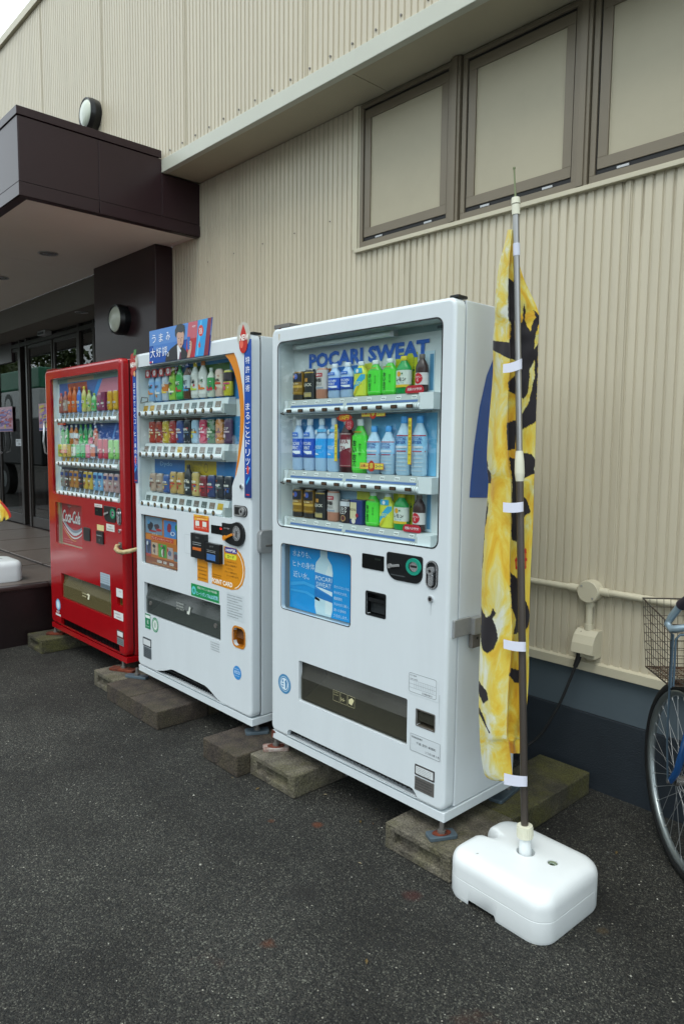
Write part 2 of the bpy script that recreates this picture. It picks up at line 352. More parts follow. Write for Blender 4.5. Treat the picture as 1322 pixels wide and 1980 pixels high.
# ---------------------------------------------------------------- building
BLD = empty('shop_building', (0, .91, 0), 'beige corrugated shop building with bronze clerestory windows and dark brown porch', 'building')
def siding(mb, x0, x1, zf, yb, p=.0395, d=.0068):
    mb.m(beige); x = x0
    while x < x1:
        z0, z1 = zf(x+p/2)
        prof = [(0, 0), (.0022, -d), (.0282, -d), (.0308, 0), (p, 0)]
        vs = []
        for a, b in prof: vs += [(x+a, yb+b, z0), (x+a, yb+b, z1)]
        mb.add(vs, [(2*i, 2*i+2, 2*i+3, 2*i+1) for i in range(4)])
        x += p
    return mb
XW0 = -1.402
siding(MB(), -3.374, 4.4, lambda x: (.535, 2.49 if x > XW0 else 3.246), .91).build('lower_siding', BLD)
siding(MB(), -12.0, 4.4, lambda x: (3.30, 5.235), .635).build('upper_siding', BLD)
b = MB().m(beige)
for x in (-2.15, -1.02, .12, 1.26, 2.4): b.box(x, x+.006, .8985, .9015, .552, 2.482 if x > XW0 else 3.24)
for x in [-11+1.185*k for k in range(13)]: b.box(x, x+.006, .6235, .6265, 3.335, 5.2)
b.build('sheet_laps', BLD)['kind'] = 'stuff'
b = MB().m(mat('dirt_run', '#a39b85', .6)); rs = random.Random(31)
for i in range(34):
    x = XW0+.03+round(rs.uniform(0, 60))*.0395+rs.uniform(-.002, .004); l = rs.uniform(.03, .22); w = rs.uniform(.0012, .003)
    b.poly([(x-w, .9016, 2.482), (x+w, .9016, 2.482), (x+w*.3, .9016, 2.482-l), (x-w*.3, .9016, 2.482-l)][::-1])
b.build('weathering_marks', BLD)['kind'] = 'stuff'
b = MB().m(beige_s); b.box(-3.37, 4.4, .9125, 1.05, .552, 3.3); b.build('wall_core', BLD)
b = MB().m(mat('fascia_paint', '#b9bcae', .4, var=.06, vscale=3)); b.box(-2.99, 4.4, .612, .652, 3.248, 3.332); b.build('eave_fascia', BLD, bevel=.003)
b = MB().m(beige_s)
for i in range(5): b.box(-2.985+i*1.8, -2.985+i*1.8+1.796, .654, .908, 3.252, 3.262)
b.build('soffit', BLD)
b = MB().m(beige_t); b.box(-12, 4.4, .60, .67, 5.20, 5.27); b.build('parapet_cap', BLD, bevel=.004)
b = MB().m(beige_s); b.box(-12, 4.4, .66, 1.4, 3.27, 5.2); b.build('upper_wall_core', BLD)
b = MB().m(beige_t)
b.prism([(.912, .556), (.884, .548), (.884, .512), (.889, .512), (.889, .54), (.912, .545)], -3.37, 4.4, 'yz'); b.build('base_flashing', BLD)
b = MB().m(beige_t); b.box(XW0-.002, 4.4, .880, .912, 2.483, 2.503); b.build('window_sill', BLD, bevel=.002)
b = MB().m(beige_t); b.box(-1.430, -1.392, .892, .912, 2.503, 3.247); b.box(-1.388, -1.378, .898, .93, 2.503, 3.247); b.build('window_side_trim', BLD, bevel=.001)
b = MB().m(steel_d)
for i in range(60):
    x = -2.9 + i*.158; b.cyl((x, .6275, 3.372), (x, .6225, 3.372), .0055, n=8)
for i in range(24):
    x = -3.2 + i*.316
    if x < XW0: b.cyl((x, .902, 2.70), (x, .898, 2.70), .004, n=8)
b.build('siding_screws', BLD)['kind'] = 'stuff'
fmat1 = mat('foundation_upper_paint', '#4f5c64', .6, var=.12, vscale=3, bump=.08, bscale=30)
fmat2 = mat('foundation_lower_paint', '#222b33', .65, var=.25, vscale=4, bump=.35, bscale=110, stretch=(1, 1, 1.6))
b = MB().m(fmat1); b.box(-3.37, 4.4, .914, 1.0, .325, .53); b.build('foundation_band', BLD)
b = MB().m(fmat2); b.box(-3.37, 4.4, .908, 1.0, -.02, .322); b.build('foundation', BLD, bevel=.002)
# windows
def window(x0, x1, i):
    w = empty('window', ((x0+x1)/2, .9, 2.5), parent=BLD); z0, z1 = 2.506, 3.240
    f = MB().m(bronze)
    f.box(x0, x1, .896, .95, z0, z0+.030); f.box(x0, x1, .896, .95, z1-.02, z1); f.box(x0, x0+.024, .896, .95, z0+.030, z1-.02); f.box(x1-.014, x1, .896, .95, z0+.030, z1-.02)
    f.m(black); f.box(x0+.01, x1-.01, .938, .96, z0+.01, z1-.01)
    f.build('frame', w, bevel=.0015)
    s = MB().m(bronze); a, c = x0+.030, x1-.020; q0, q1 = z0+.052, z1-.032
    s.box(a, c, .902, .936, q0, q0+.045); s.box(a, c, .902, .936, q1-.045, q1); s.box(a, a+.042, .9025, .936, q0+.045, q1-.045); s.box(c-.040, c, .9025, .936, q0+.045, q1-.045)
    s.build('sash', w, bevel=.0015)
    k = MB().m(black); k.box(x0+.024, x1-.014, .9065, .9085, z0+.030, q0); k.box(x0+.024, x1-.014, .9065, .9085, q1, z1-.020); k.box(x0+.024, a, .9065, .9085, q0, q1); k.box(c, x1-.014, .9065, .9085, q0, q1); k.build('gap_shade', w)  # black filler strips paint in the shade of the open gap around the sash
    p = MB().m(film); p.box(a+.043, c-.041, .914, .920, q0+.046, q1-.046); p.build('pane', w)
    t = MB().m(beige_t); t.box(a+.0425, a+.0455, .911, .914, q0+.045, q1-.045); t.box(a+.0465, c-.041, .911, .9135, q1-.048, q1-.045); t.build('glazing_bead', w)
    for u in (.2, .8):
        h = MB().m(steel); cx = a+(c-a)*u; h.box(cx-.025, cx+.025, .901, .906, z0+.0335, z0+.0435); h.build('latch', w, bevel=.001)
xs = [(-1.378, -.770), (-.700, -.116), (-.050, .545), (.61, 1.2), (1.27, 1.86), (1.93, 2.52)]
for i, (a, c) in enumerate(xs):
    window(a, c, i)
    mu = MB().m(bronze); mu.box(c+.003, c+.062, .885, .95, 2.504, 3.246); mu.box(c+.018, c+.047, .878, .8845, 2.504, 3.246); mu.build('mullion', BLD, bevel=.0015)
# canopy
CX = -2.989
can = empty('canopy', (-6, .3, 2.9), parent=BLD)
b = MB().m(brown); b.box(-12, CX-.004, -.305, .60, 2.92, 3.335); b.box(-12, CX-.004, .60, .91, 2.92, 3.24); b.build('core', can)
b = MB().m(brown)    # end fascia facing +x, in panels with shallow joints
b.box(CX-.004, CX, -.308, .172, 2.968, 3.335); b.box(CX-.004, CX, .177, .612, 2.968, 3.335); b.box(CX-.004, CX, .614, .905, 2.968, 3.243)
b.box(CX-.004, CX+.003, -.308, .172, 2.888, 2.963); b.box(CX-.004, CX+.003, .177, .905, 2.888, 2.963)
b.build('end_panel', can, bevel=.0015)
b = MB().m(brown); b.box(-12, CX+.006, -.318, .60, 3.34, 3.388); b.box(CX-.004, CX+.006, .60, .611, 3.34, 3.388); b.build('coping', can, bevel=.002)
b = MB().m(brown)
for i in range(8): b.box(CX-.004-(i+1)*1.2+.005, CX-.004-i*1.2, -.312, -.306, 2.968, 3.335)
b.box(-12, CX+.003, -.315, -.306, 2.888, 2.963); b.build('front_panel', can, bevel=.0015)
b = MB().m(brown); b.box(-12, CX-.005, -.306, -.255, 2.885, 2.90); b.box(CX-.05, CX-.005, -.255, .9, 2.885, 2.90); b.build('edge_trim', can)
b = MB().m(soffit2)
for i in range(6): b.box(CX-.052-(i+1)*1.5+.003, CX-.052-i*1.5, -.254, .86, 2.895, 2.905)
b.box(-4.43, CX-.052, .8625, .905, 2.895, 2.905)
b.m(mat('lintel_paint', '#6b6963', .7, var=.06, vscale=2)); b.box(-12, -4.432, .8615, .868, 2.65, 2.894); b.box(-12, -4.432, .870, 1.5, 2.65, 2.66)
b.build('ceiling', can)
b = MB().m(brown); b.box(-4.43, -3.376, .767, 1.3, -.02, 2.893); b.build('porch_pillar', BLD, bevel=.003)
b = MB().m(brown); b.box(-9.2, -7.71, 1.17, 1.23, 2.41, 2.648); b.build('door_header', BLD, bevel=.003)
# entrance doors
def door(x0, x1, hinge):
    d = empty('door', ((x0+x1)/2, 1.2, .44), parent=BLD)
    f = MB().m(mat('dark_door_metal', '#35302d', .35, metal=.5)); t = .028
    f.box(x0, x0+t, 1.18, 1.215, .445, 2.56); f.box(x1-t, x1, 1.18, 1.215, .445, 2.56); f.box(x0+t, x1-t, 1.18, 1.215, .445, .56); f.box(x0+t, x1-t, 1.18, 1.215, 2.52, 2.56)
    f.build('frame', d, bevel=.002)
    p = MB().m(glass_d); p.box(x0+t, x1-t, 1.194, 1.200, .56, 2.52); p.build('pane', d)
    hx = x1-.09 if hinge else x0+.09
    h = MB().m(chrome); h.tube([(hx, 1.175, 1.30), (hx, 1.115, 1.33), (hx, 1.10, 1.45), (hx, 1.115, 1.66), (hx, 1.175, 1.69)], .013, 10); h.build('handle', d)
for a, c, k in ((-9.05, -8.32, 1), (-8.28, -7.50, 0), (-7.20, -6.46, 1), (-6.42, -5.78, 0)): door(a, c, k)
b = MB().m(mat('dark_door_metal', '#35302d', .35, metal=.5))
for a in (-9.1, -7.47, -7.25, -5.76, -5.40): b.box(a, a+.045, 1.17, 1.225, .44, 2.645)
b.box(-9.1, -4.4, 1.172, 1.223, 2.565, 2.61); b.build('door_frame', BLD, bevel=.002)
b = MB().m(glass_d); b.box(-5.71, -5.405, 1.194, 1.2, .46, 2.56); b.box(-5.35, -4.44, 1.194, 1.2, .46, 2.56); b.box(-9.05, -4.44, 1.194, 1.2, 2.611, 2.645); b.build('side_light', BLD)
b = MB().m(mat('shop_interior', '#3a2f28', .7, var=.4, vscale=2))
b.box(-10, -4.35, 4.8, 4.9, .43, 2.7); b.box(-10.1, -10, 1.25, 4.9, .43, 2.7); b.box(-4.39, -4.35, 1.31, 4.8, .43, 2.7); b.box(-10, -4.4, 1.51, 4.8, 2.66, 2.7); b.build('lobby', BLD)
b = MB().m(mat('lobby_floor_tile', '#453d37', .3)); b.box(-10, -4.40, 1.24, 4.8, .40, .425); b.build('lobby_floor', BLD)
b = MB().m('#5a2320'); b.box(-8.9, -7.9, 1.6, 1.9, .425, 1.05); b.build('lobby_counter', BLD); b = MB().m('#3d4a33'); b.box(-7.1, -6.5, 2.2, 2.6, .425, 1.6); b.build('lobby_cabinet', BLD); b = MB().m('#6d5a3a'); b.box(-6.2, -5.2, 1.9, 2.2, .425, 1.25); b.build('lobby_shelf', BLD)
# porch platform with large stone tiles
tilem = mat('porch_stone_tile', '#655a52', .35, var=.3, vscale=9, bump=.05, bscale=60)
tile2 = mat('porch_dark_border', '#332624', .3, var=.2, vscale=9)
riser = mat('porch_riser_stone', '#1d1213', .35, var=.45, vscale=30, bump=.1, bscale=60)
PL = struct(MB().m(riser).box(-10.2, -3.700, -1.5, .76, -.02, .40).box(-10.2, -4.436, .762, 1.24, -.02, .40).build('porch_platform'))
b = MB().m(riser); b.box(-10.2, -3.684, -1.515, .766, .402, .424); b.box(-10.2, -4.436, .768, 1.24, .402, .424); b.build('bed', PL)
xt = [-3.684, -4.533, -5.36, -6.21, -7.09, -7.95, -8.80, -9.65]; yt = [(-1.5, -.62), (-.60, .278), (.318, 1.17)]
for i in range(7):
    for a, c in yt:
        x1 = xt[i]-.012 if i else -3.76
        if i == 0 and c > 1: c = .755
        t = MB().m(tilem); t.box(xt[i+1]+.012, x1, a, c, .425, .434); t.build('tile', PL, bevel=.0015, seg=1)
for a, c in ((-1.5, -.7), (-.695, .05), (.055, .76)):
    t = MB().m(tile2); t.box(-3.752, -3.672, a, c, .405, .435); t.build('nosing', PL, bevel=.008)
# ================================================================== LAMPS, CONDUIT etc
def wall_lamp(c, r, label):
    w = empty('wall_lamp', c, label, 'lamp', 'round black wall lamps with white lenses')
    x, y, z = c; b = MB().m(blackp); n = 40
    b.cyl((x, y, z), (x, y-.05, z), r*.96, r, n); b.cyl((x, y-.05, z), (x, y-.085, z), r, r*.93, n, cap=False)
    P = [(x+r*.93*math.cos(2*math.pi*i/n), y-.085, z+r*.93*math.sin(2*math.pi*i/n)) for i in range(n)]
    Q = [(x+r*.84*math.cos(2*math.pi*i/n), y-.082, z+r*.84*math.sin(2*math.pi*i/n)) for i in range(n)]
    b.add(P+Q, [(i, (i+1)%n, (i+1)%n+n, i+n) for i in range(n)]); b.build('housing', w)
    l = MB().m(mat('lamp_lens', '#b9c2b2', .3, coat=.4)); vs = []; K = 5
    for k in range(K+1):
        t = math.pi/2*k/K; q = r*.85*math.cos(t)+.0005; yy = y-.07-.035*math.sin(t)
        vs += [(x+q*math.cos(2*math.pi*i/n), yy, z+q*math.sin(2*math.pi*i/n)) for i in range(n)]
    l.smooth = True; l.add(vs, [(k*n+i, k*n+(i+1)%n, (k+1)*n+(i+1)%n, (k+1)*n+i) for k in range(K) for i in range(n)]); l.build('lens', w)
wall_lamp((-4.02, .628, 3.935), .118, 'round black wall lamp just above the canopy coping on upper siding')
wall_lamp((-3.885, .767, 2.405), .118, 'round black wall lamp on the dark brown porch pillar')
def downlight(x, y, z, r, label):
    w = empty('downlight', (x, y, z), label, 'ceiling light', 'recessed ceiling lights over the porch')
    b = MB().m(steel); n = 24
    P = [[(x+q*math.cos(2*math.pi*i/n), y+q*math.sin(2*math.pi*i/n), z+h) for i in range(n)] for q, h in ((r, -.002), (r, -.005), (r*.86, -.005), (r*.8, -.0005))]
    b.smooth = True; b.add([v for l in P for v in l], [(k*n+(i+1)%n, k*n+i, (k+1)*n+i, (k+1)*n+(i+1)%n) for k in range(3) for i in range(n)]); b.build('trim_ring', w)
    l = MB().m(chrome); l.lathe((x, y, z-.0035), [(r*.84, 0), (r*.4, .002)], n); l.build('reflector', w)
downlight(-4.22, .314, 2.895, .075, 'round recessed downlight in the canopy ceiling, nearest the canopy corner')
downlight(-5.35, .317, 2.895, .075, 'round recessed downlight in the canopy ceiling at the left picture edge')
downlight(-5.126, .952, 2.65, .06, 'small recessed downlight in the lower porch ceiling beside the pillar')
b = MB().m(steel); b.box(-6.62, -6.42, 1.09, 1.168, 2.60, 2.648); b.m(blackp); b.box(-6.60, -6.44, 1.084, 1.0895, 2.606, 2.63)
tag(b.build('door_sensor', bevel=.004), 'small metal sensor box above the glass entrance doors', 'sensor')
def pole_sign(x0, x1, z0, z1, cols, label, seed):
    rs = random.Random(seed); w = empty('poster', ((x0+x1)/2, 1.175, z0), label, 'poster', 'posters on the entrance glass')
    b = MB().m('#b98fa0'); b.box(x0, x1, 1.174, 1.177, z0, z1); b.build('sheet', w)
    p = MB(); y = 1.1732; H = z1-z0; Wd = x1-x0
    for i in range(60):
        p.m(rs.choice(cols)); a = x0+rs.uniform(.03,.75)*Wd; c = z0+rs.uniform(.15,.85)*H; ww = Wd*rs.uniform(.12,.34); hh = H*rs.uniform(.04,.14); y -= .00003
        p.flat([(a, c), (min(a+ww, x1-.01), c+hh*.3), (min(a+ww*.9, x1-.01), min(c+hh, z1-.01)), (a+ww*.1, min(c+hh*.8, z1-.01))], y)
    p.m('#c9b92c'); p.flat(circ(x0+Wd*.5, z0+H*.2, H*.09, 14), y-.0002); p.m('#2a3f8c'); p.flat([(x0, z0+.03*H), (x1, z0+.03*H), (x1, z0+.1*H), (x0, z0+.1*H)], y-.0001)
    p.build('print', w)
pole_sign(-8.30, -7.76, 1.57, 1.875, ['#a8323c', '#7d2a5c', '#6a6fb5', '#c9a0b8'], 'pink and blue meat sale poster on the left door glass', 3)
pole_sign(-6.88, -6.45, 1.57, 1.875, ['#5a4a9c', '#a83c4a', '#8f6ab5', '#d0c040'], 'purple sale poster on door glass, half hidden by red machine', 5)
b = MB().m('#c7ccd0'); b.box(-7.66, -7.455, 1.172, 1.174, 1.393, 1.475); b.m('#1c1f22'); b.text('自動ドア', (-7.64, 1.1715, 1.442), .024, .16); b.text('手動', (-7.60, 1.1715, 1.402), .028, .10)
tag(b.build('door_notice'), 'small white notice with two dark lines on dark door stile', 'sign')
# conduit and outlet
CD = empty('electrical_conduit', (.04, .9, .58), 'beige painted conduit pipe with round junction box running along the siding', 'pipe')
b = MB().m(beige_t); b.tube([(-3.3, .883, .857), (-.02, .883, .857)], .0145, 14); b.build('pipe', CD)
b = MB().m(beige_t); b.tube([(.10, .883, .859), (4.3, .883, .864)], .0145, 14); b.build('pipe', CD)
b = MB().m(beige_t); b.tube([(.041, .883, .815), (.041, .883, .695)], .0145, 14); b.build('pipe', CD)
b = MB().m(beige_t); b.cyl((.044, .902, .855), (.044, .858, .855), .047, n=32); b.cyl((.044, .8575, .855), (.044, .853, .855), .0465, .044, n=32)
b.m(steel); b.cyl((.018, .8525, .877), (.018, .850, .877), .004, n=8); b.cyl((.068, .8525, .831), (.068, .850, .831), .004, n=8); b.build('junction_box', CD)
for q0, q1 in (((-.052, .883, .857), (-.008, .883, .857)), ((.083, .883, .859), (.127, .883, .859)), ((.041, .883, .82), (.041, .883, .79)), ((.041, .883, .715), (.041, .883, .69))):
    b = MB().m(beige_t); b.cyl(q0, q1, .018, n=16); b.build('coupling', CD)
b = MB().m(beige_t); b.prism([(.904, .578), (.904, .692), (.872, .692), (.846, .672), (.830, .640), (.824, .600), (.850, .592), (.850, .578)], -.004, .090, 'yz'); b.m(blackp); b.cyl((.02, .8635, .682), (.02, .860, .680), .0035, n=8); b.build('outlet_box', CD, bevel=.004)
b = MB().m(mat('black_rubber', '#0f1012', .55)); b.tube([(.018, .86, .60), (.016, .855, .565), (.006, .85, .53)], [.013, .012, .010], 10)
cp = [(.010, .853, .545), (-.01, .84, .47), (-.035, .82, .38), (-.06, .80, .31), (-.10, .77, .22), (-.16, .72, .155), (-.26, .62, .125), (-.36, .52, .14)]
pts = []
for i in range(len(cp)-1):
    for k in range(5):
        t = k/5; P = [Vector(cp[max(0, min(len(cp)-1, i+j))]) for j in (-1, 0, 1, 2)]
        pts.append(.5*((2*P[1]) + (-P[0]+P[2])*t + (2*P[0]-5*P[1]+4*P[2]-P[3])*t*t + (-P[0]+3*P[1]-3*P[2]+P[3])*t**3))
b.tube(pts, .0065, 8)
tag(b.build('power_cable'), 'thick black power cable hanging from the beige outlet box', 'cable')
# ================================================================== CONCRETE BLOCKS
def block(x0, x1, y0, y1, m, label, slot=True, h=.095):
    w = MB().m(m)
    if slot:      # front face with a long cast recess
        a, c, e, f = x0+.045, x1-.045, .028, .072
        O = [(x0, 0), (x1, 0), (x1, h), (x0, h)]; I = [(a, e), (c, e), (c, f), (a, f)]
        vs = [(p, y0, q) for p, q in O] + [(p, y0, q) for p, q in I] + [(p+s*.006, y0+.028, q+t*.005) for (p, q), (s, t) in zip(I, ((1,1),(-1,1),(-1,-1),(1,-1)))] + [(p, y1, q) for p, q in O]
        w.add(vs, [(0,1,5,4),(1,2,6,5),(2,3,7,6),(3,0,4,7),(4,5,9,8),(5,6,10,9),(6,7,11,10),(7,4,8,11),(8,9,10,11),(1,0,12,13),(2,1,13,14),(3,2,14,15),(0,3,15,12),(13,12,15,14)])
    else: w.box(x0, x1, y0, y1, 0, h)
    return tag(w.build('concrete_block', bevel=.006, seg=3), label, 'block', 'concrete blocks under the vending machines')
block(-.212, .086, -.066, .30, conc, 'hollow-faced concrete block under the front right corner of nearest white machine')
block(-.15, .088, .303, .86, conc_m, 'long moss covered concrete slab between nearest white machine and the wall', slot=False)
block(-1.004, -.697, -.094, .20, conc, 'slotted concrete block under front left corner of the nearest white machine')
block(-.99, -.697, .203, .60, mat('whitewashed_concrete', '#8c9090', .9, var=.2, vscale=8, bump=.4, bscale=80), 'pale whitewashed block behind the slotted block, deep under nearest machine', slot=False)
block(-1.284, -1.008, -.160, .14, conc_p, 'plain brown paving block under right corner of the middle machine', slot=False)
block(-1.284, -1.008, .143, .50, conc_p, 'dark paving block deep under the right side of middle machine', slot=False)
block(-1.995, -1.700, -.168, .132, conc_p, 'reddish paving slab with a small pit, under the middle machine front', slot=False)
block(-2.285, -1.998, -.165, .135, conc_p, 'brown paving slab under left foot of the middle machine', slot=False)
block(-2.565, -2.290, -.115, .19, conc, 'weathered slotted block under right foot of the red machine')
block(-2.285, -1.700, .138, .50, conc_p, 'wide dark slab deep under the middle machine', slot=False)
block(-3.655, -3.392, -.122, .28, conc_m, 'mossy concrete block under left foot of the red machine, beside porch')
# ================================================================== DRINKS
def wrap(cx, yc, rx, ry, e=.0008):
    def f(p):
        t = max(-.98, min(.98, (p[0]-cx)/rx)); return Vector((p[0], yc-ry*math.sqrt(1-t*t)-e, p[2]))
    return f
def patch(mb, m, cx, yc, rx, ry, x0, x1, z0, z1, e=.0006, n=5):
    mb.m(m); f = wrap(cx, yc, rx, ry, e); vs = []
    for i in range(n+1):
        x = cx+rx*(x0+(x1-x0)*i/n); vs += [f((x, 0, z0)), f((x, 0, z1))]
    mb.add(vs, [(2*i, 2*i+2, 2*i+3, 2*i+1) for i in range(n)])
def slabs(P, n=7):
    x0 = min(p[0] for p in P); x1 = max(p[0] for p in P); out = []
    def clip(Q, xc, keep):
        r = []
        for i in range(len(Q)):
            a, b = Q[i], Q[(i+1) % len(Q)]; ia = (a[0] >= xc) == keep; ib = (b[0] >= xc) == keep
            if ia: r.append(a)
            if ia != ib and a[0] != b[0]: t = (xc-a[0])/(b[0]-a[0]); r.append((xc, a[1]+(b[1]-a[1])*t))
        return r
    for k in range(n):
        a, c = x0+(x1-x0)*k/n, x0+(x1-x0)*(k+1)/n
        Q = clip(clip(P, a, True), c, False) if k < n-1 else clip(P, a, True)
        if len(Q) > 2: out.append(Q)
    return out
def drink(kind, cx, zb, w, h, label, body='#888888', cap='#e8ecec', lab=None, art=(), group='drinks', yc=.060, ry=.020, clear=False):
    """kind can / bottle / carton.  lab=(colour, z0, z1) fractions of the height.  art = [(type, ...)]"""
    rx = w/2; t = empty({'can': 'drink_can', 'bottle': 'drink_bottle', 'carton': 'drink_carton'}[kind], (cx, yc, zb), label, 'drink', group)
    bm = clear_mat if clear else M(body, .3)
    b = MB().m(bm)
    if kind == 'can':
        b.lathe((cx, yc, zb), [(rx*.86, 0), (rx, h*.05), (rx, h*.90), (rx*.80, h*.975)], 16, 1, ry/rx); b.build('can_body', t)
        c = MB().m(steel); c.lathe((cx, yc, zb+h*.975), [(rx*.80, 0), (rx*.80, h*.025), (rx*.72, h*.018)], 16, 1, ry/rx); c.build('can_lid', t); top = .90
    elif kind == 'bottle':
        b.lathe((cx, yc, zb), [(rx*.85, 0), (rx, h*.04), (rx, h*.62), (rx*.93, h*.70), (rx*.62, h*.80), (rx*.42, h*.86), (rx*.40, h*.88)], 16, 1, ry/rx); b.build('bottle_body', t)
        c = MB().m(M(cap, .4)); c.lathe((cx, yc, zb+h*.88), [(rx*.44, 0), (rx*.46, h*.02), (rx*.45, h*.11), (rx*.38, h*.12)], 12, 1, ry/rx); c.build('cap', t); top = .66
    else:
        b.box(cx-rx, cx+rx, yc-ry, yc+ry, zb, zb+h); b.build('carton_body', t, bevel=.002)
    fl = wrap(cx, yc, rx*1.002, ry*1.002) if kind != 'carton' else (lambda p: Vector((p[0], yc-ry-.0012, p[2])))
    if lab:
        l = MB().m(M(lab[0], .35))
        if kind == 'carton': l.box(cx-rx-.0004, cx+rx+.0004, yc-ry-.0005, yc+ry, zb+h*lab[1], zb+h*lab[2])
        else:
            l.lathe((cx, yc, zb), [(rx*1.012, h*lab[1]), (rx*1.012, h*lab[2])], 16, 1, ry/rx, cap=False)
        l.build('label_sleeve', t)
    if art:
        a = MB(); k = 0
        for q in art:
            k += 1; e = .0007+.0002*k
            fl = wrap(cx, yc, rx*1.015, ry*1.015, e) if kind != 'carton' else (lambda p, e=e: Vector((p[0], yc-ry-.0012-e, p[2])))
            if q[0] == 'r':      # rectangle: colour x0 x1 z0 z1 (x in -1..1, z in 0..1)
                if kind == 'carton': a.m(q[1]); a.flat([(cx+rx*q[2], zb+h*q[4]), (cx+rx*q[3], zb+h*q[4]), (cx+rx*q[3], zb+h*q[5]), (cx+rx*q[2], zb+h*q[5])], yc-ry-.0012-e)
                else: patch(a, M(q[1], .35), cx, yc, rx*1.015, ry*1.015, q[2], q[3], zb+h*q[4], zb+h*q[5], e)
            elif q[0] == 'c':    # disc: colour x z radius
                a.m(M(q[1], .35))
                for Q in slabs([(cx+rx*q[2]+rx*q[4]*math.cos(s), zb+h*q[3]+rx*q[4]*math.sin(s)) for s in [2*math.pi*i/14 for i in range(14)]], 4): a.poly([fl((x, 0, z_)) for x, z_ in Q])
            elif q[0] == 'p':    # polygon
                a.m(M(q[1], .35))
                for Q in slabs([(cx+rx*x, zb+h*z_) for x, z_ in q[2]], 5): a.poly([fl((x, 0, z_)) for x, z_ in Q])
            elif q[0] == 't':    # text: colour string x z height width
                a.m(M(q[1], .4)); a.text(q[2], (cx+rx*q[3], 0, zb+h*q[4]), h*q[5], rx*q[6] if q[6] else None, fn=fl, align='c', bold=.02)
            elif q[0] == 'v':
                a.m(M(q[1], .4)); a.vtext(q[2], (cx+rx*q[3], 0, zb+h*q[4]), h*q[5], fn=fl, bold=.03)
        a.build('printed_design', t)
    return t
clear_mat = mat('clear_bottle_liquid', '#a9bcc6', .12, spec=.6)
# ================================================================== VENDING MACHINE 1 (nearest, sports drink)
D1 = .427
def cabinet(root, x0, x1, body, z0=.15, trim=None, depth=D1, zt=1.93):
    b = MB().m(body); a, c, d0, e, f = x0+.006, x1-.004, .062, z0+.037, zt-.003; w = .018
    # open-fronted steel shell: outer skin, front rim and inner skin
    b.add([(a,d0,e),(c,d0,e),(c,d0,f),(a,d0,f),(a,depth,e),(c,depth,e),(c,depth,f),(a,depth,f),(a+w,d0,e+w),(c-w,d0,e+w),(c-w,d0,f-w),(a+w,d0,f-w),(a+w,depth-w,e+w),(c-w,depth-w,e+w),(c-w,depth-w,f-w),(a+w,depth-w,f-w)],
          [(0,4,5,1),(1,5,6,2),(2,6,7,3),(3,7,4,0),(4,7,6,5),(0,1,9,8),(1,2,10,9),(2,3,11,10),(3,0,8,11),(8,9,13,12),(9,10,14,13),(10,11,15,14),(11,8,12,15),(12,13,14,15)])
    b.build('cabinet', root, bevel=.005)
    b = MB().m(black); a, c, e, f = x0+.011, x1-.011, z0+.045, zt-.012
    for q in ((a, a+.012, e, f), (c-.012, c, e, f), (a+.012, c-.012, e, e+.012), (a+.012, c-.012, f-.012, f)): b.box(q[0], q[1], .0502, .0618, q[2], q[3])
    b.build('door_gasket', root)
    b = MB().m(body); b.prism(rr(x0+.001, x1-.0005, .004, depth-.01, [.002, .005, .01, .01], 4), z0, z0+.034, 'xy'); b.build('base_trim', root, bevel=.0015)
def tube_bar(mb, x0, x1, y, z, r): mb.cyl((x0, y, z), (x1, y, z), r, n=14)
def foot(root, x, y, w, l, ang, m, rusty, zb=.095, ztop=.152):
    f = empty('foot', (x, y, zb), parent=root); c, s = math.cos(R(ang)), math.sin(R(ang))
    p = MB().m(m)
    P = [(x+c*a-s*b_, y+s*a+c*b_) for a, b_ in rr(-w, w, -l, l, w*.35, 4)]
    p.prism(P, zb, zb+.014, 'xy'); p.build('foot_plate', f, bevel=.002)
    if rusty:
        p = MB().m(rust); P = [(x+c*a-s*b_, y+s*a+c*b_) for a, b_ in circ(0, 0, w*.78, 18, l/w*.85)]; p.prism(P, zb+.0142, zb+.0165, 'xy'); p.build('rust_disc', f)
    p = MB().m(steel_d); p.cyl((x, y, zb+.014), (x, y, ztop), .008, n=12); p.cyl((x, y, zb+.014), (x, y, zb+.026), .015, n=6); p.build('bolt', f)
def glass_pane(root, poly, y, name='display_window'):
    b = MB().m(glass); b.flat(poly, y); b.build(name, root)
def recess_box(root, x0, x1, z0, z1, y0, y1, m, name):
    b = MB().m(m); b.box(x0-.012, x0, y0, y1, z0-.012, z1+.012); b.box(x1, x1+.012, y0, y1, z0-.012, z1+.012)
    b.box(x0, x1, y0, y1, z0-.012, z0); b.box(x0, x1, y0, y1, z1, z1+.012); b.box(x0-.012, x1+.012, y1, y1+.004, z0-.012, z1+.012)
    return b.build(name, root)
def outline(mb, m, x0, x1, z0, z1, y, w=.0012, r=.002):
    mb.m(m); ring(mb, rr(x0, x1, z0, z1, r, 3), rr(x0+w, x1-w, z0+w, z1-w, max(r-w, .0003), 3), y)
def scribble(mb, m, x0, x1, z, n, h, y, seed=0):      # a row of tiny dark printed characters
    rs = random.Random(seed); mb.m(m); x = x0
    while x < x1-h:
        w = h*rs.uniform(.5, .95)
        mb.flat([(x, z), (x+w*.35, z), (x+w*.35, z+h), (x, z+h)], y)
        if rs.random() < .7: mb.flat([(x+w*.35, z+h*.35), (x+w, z+h*.35), (x+w, z+h*.55), (x+w*.35, z+h*.55)], y)
        x += w*1.25
M1 = empty('vending_machine', (-.487, .2, .10), 'white sports drink vending machine nearest the camera with blue lettering', 'vending machine', 'vending machines along the wall')
X0, X1 = -.974, 0.0
cabinet(M1, X0, X1, white_p)
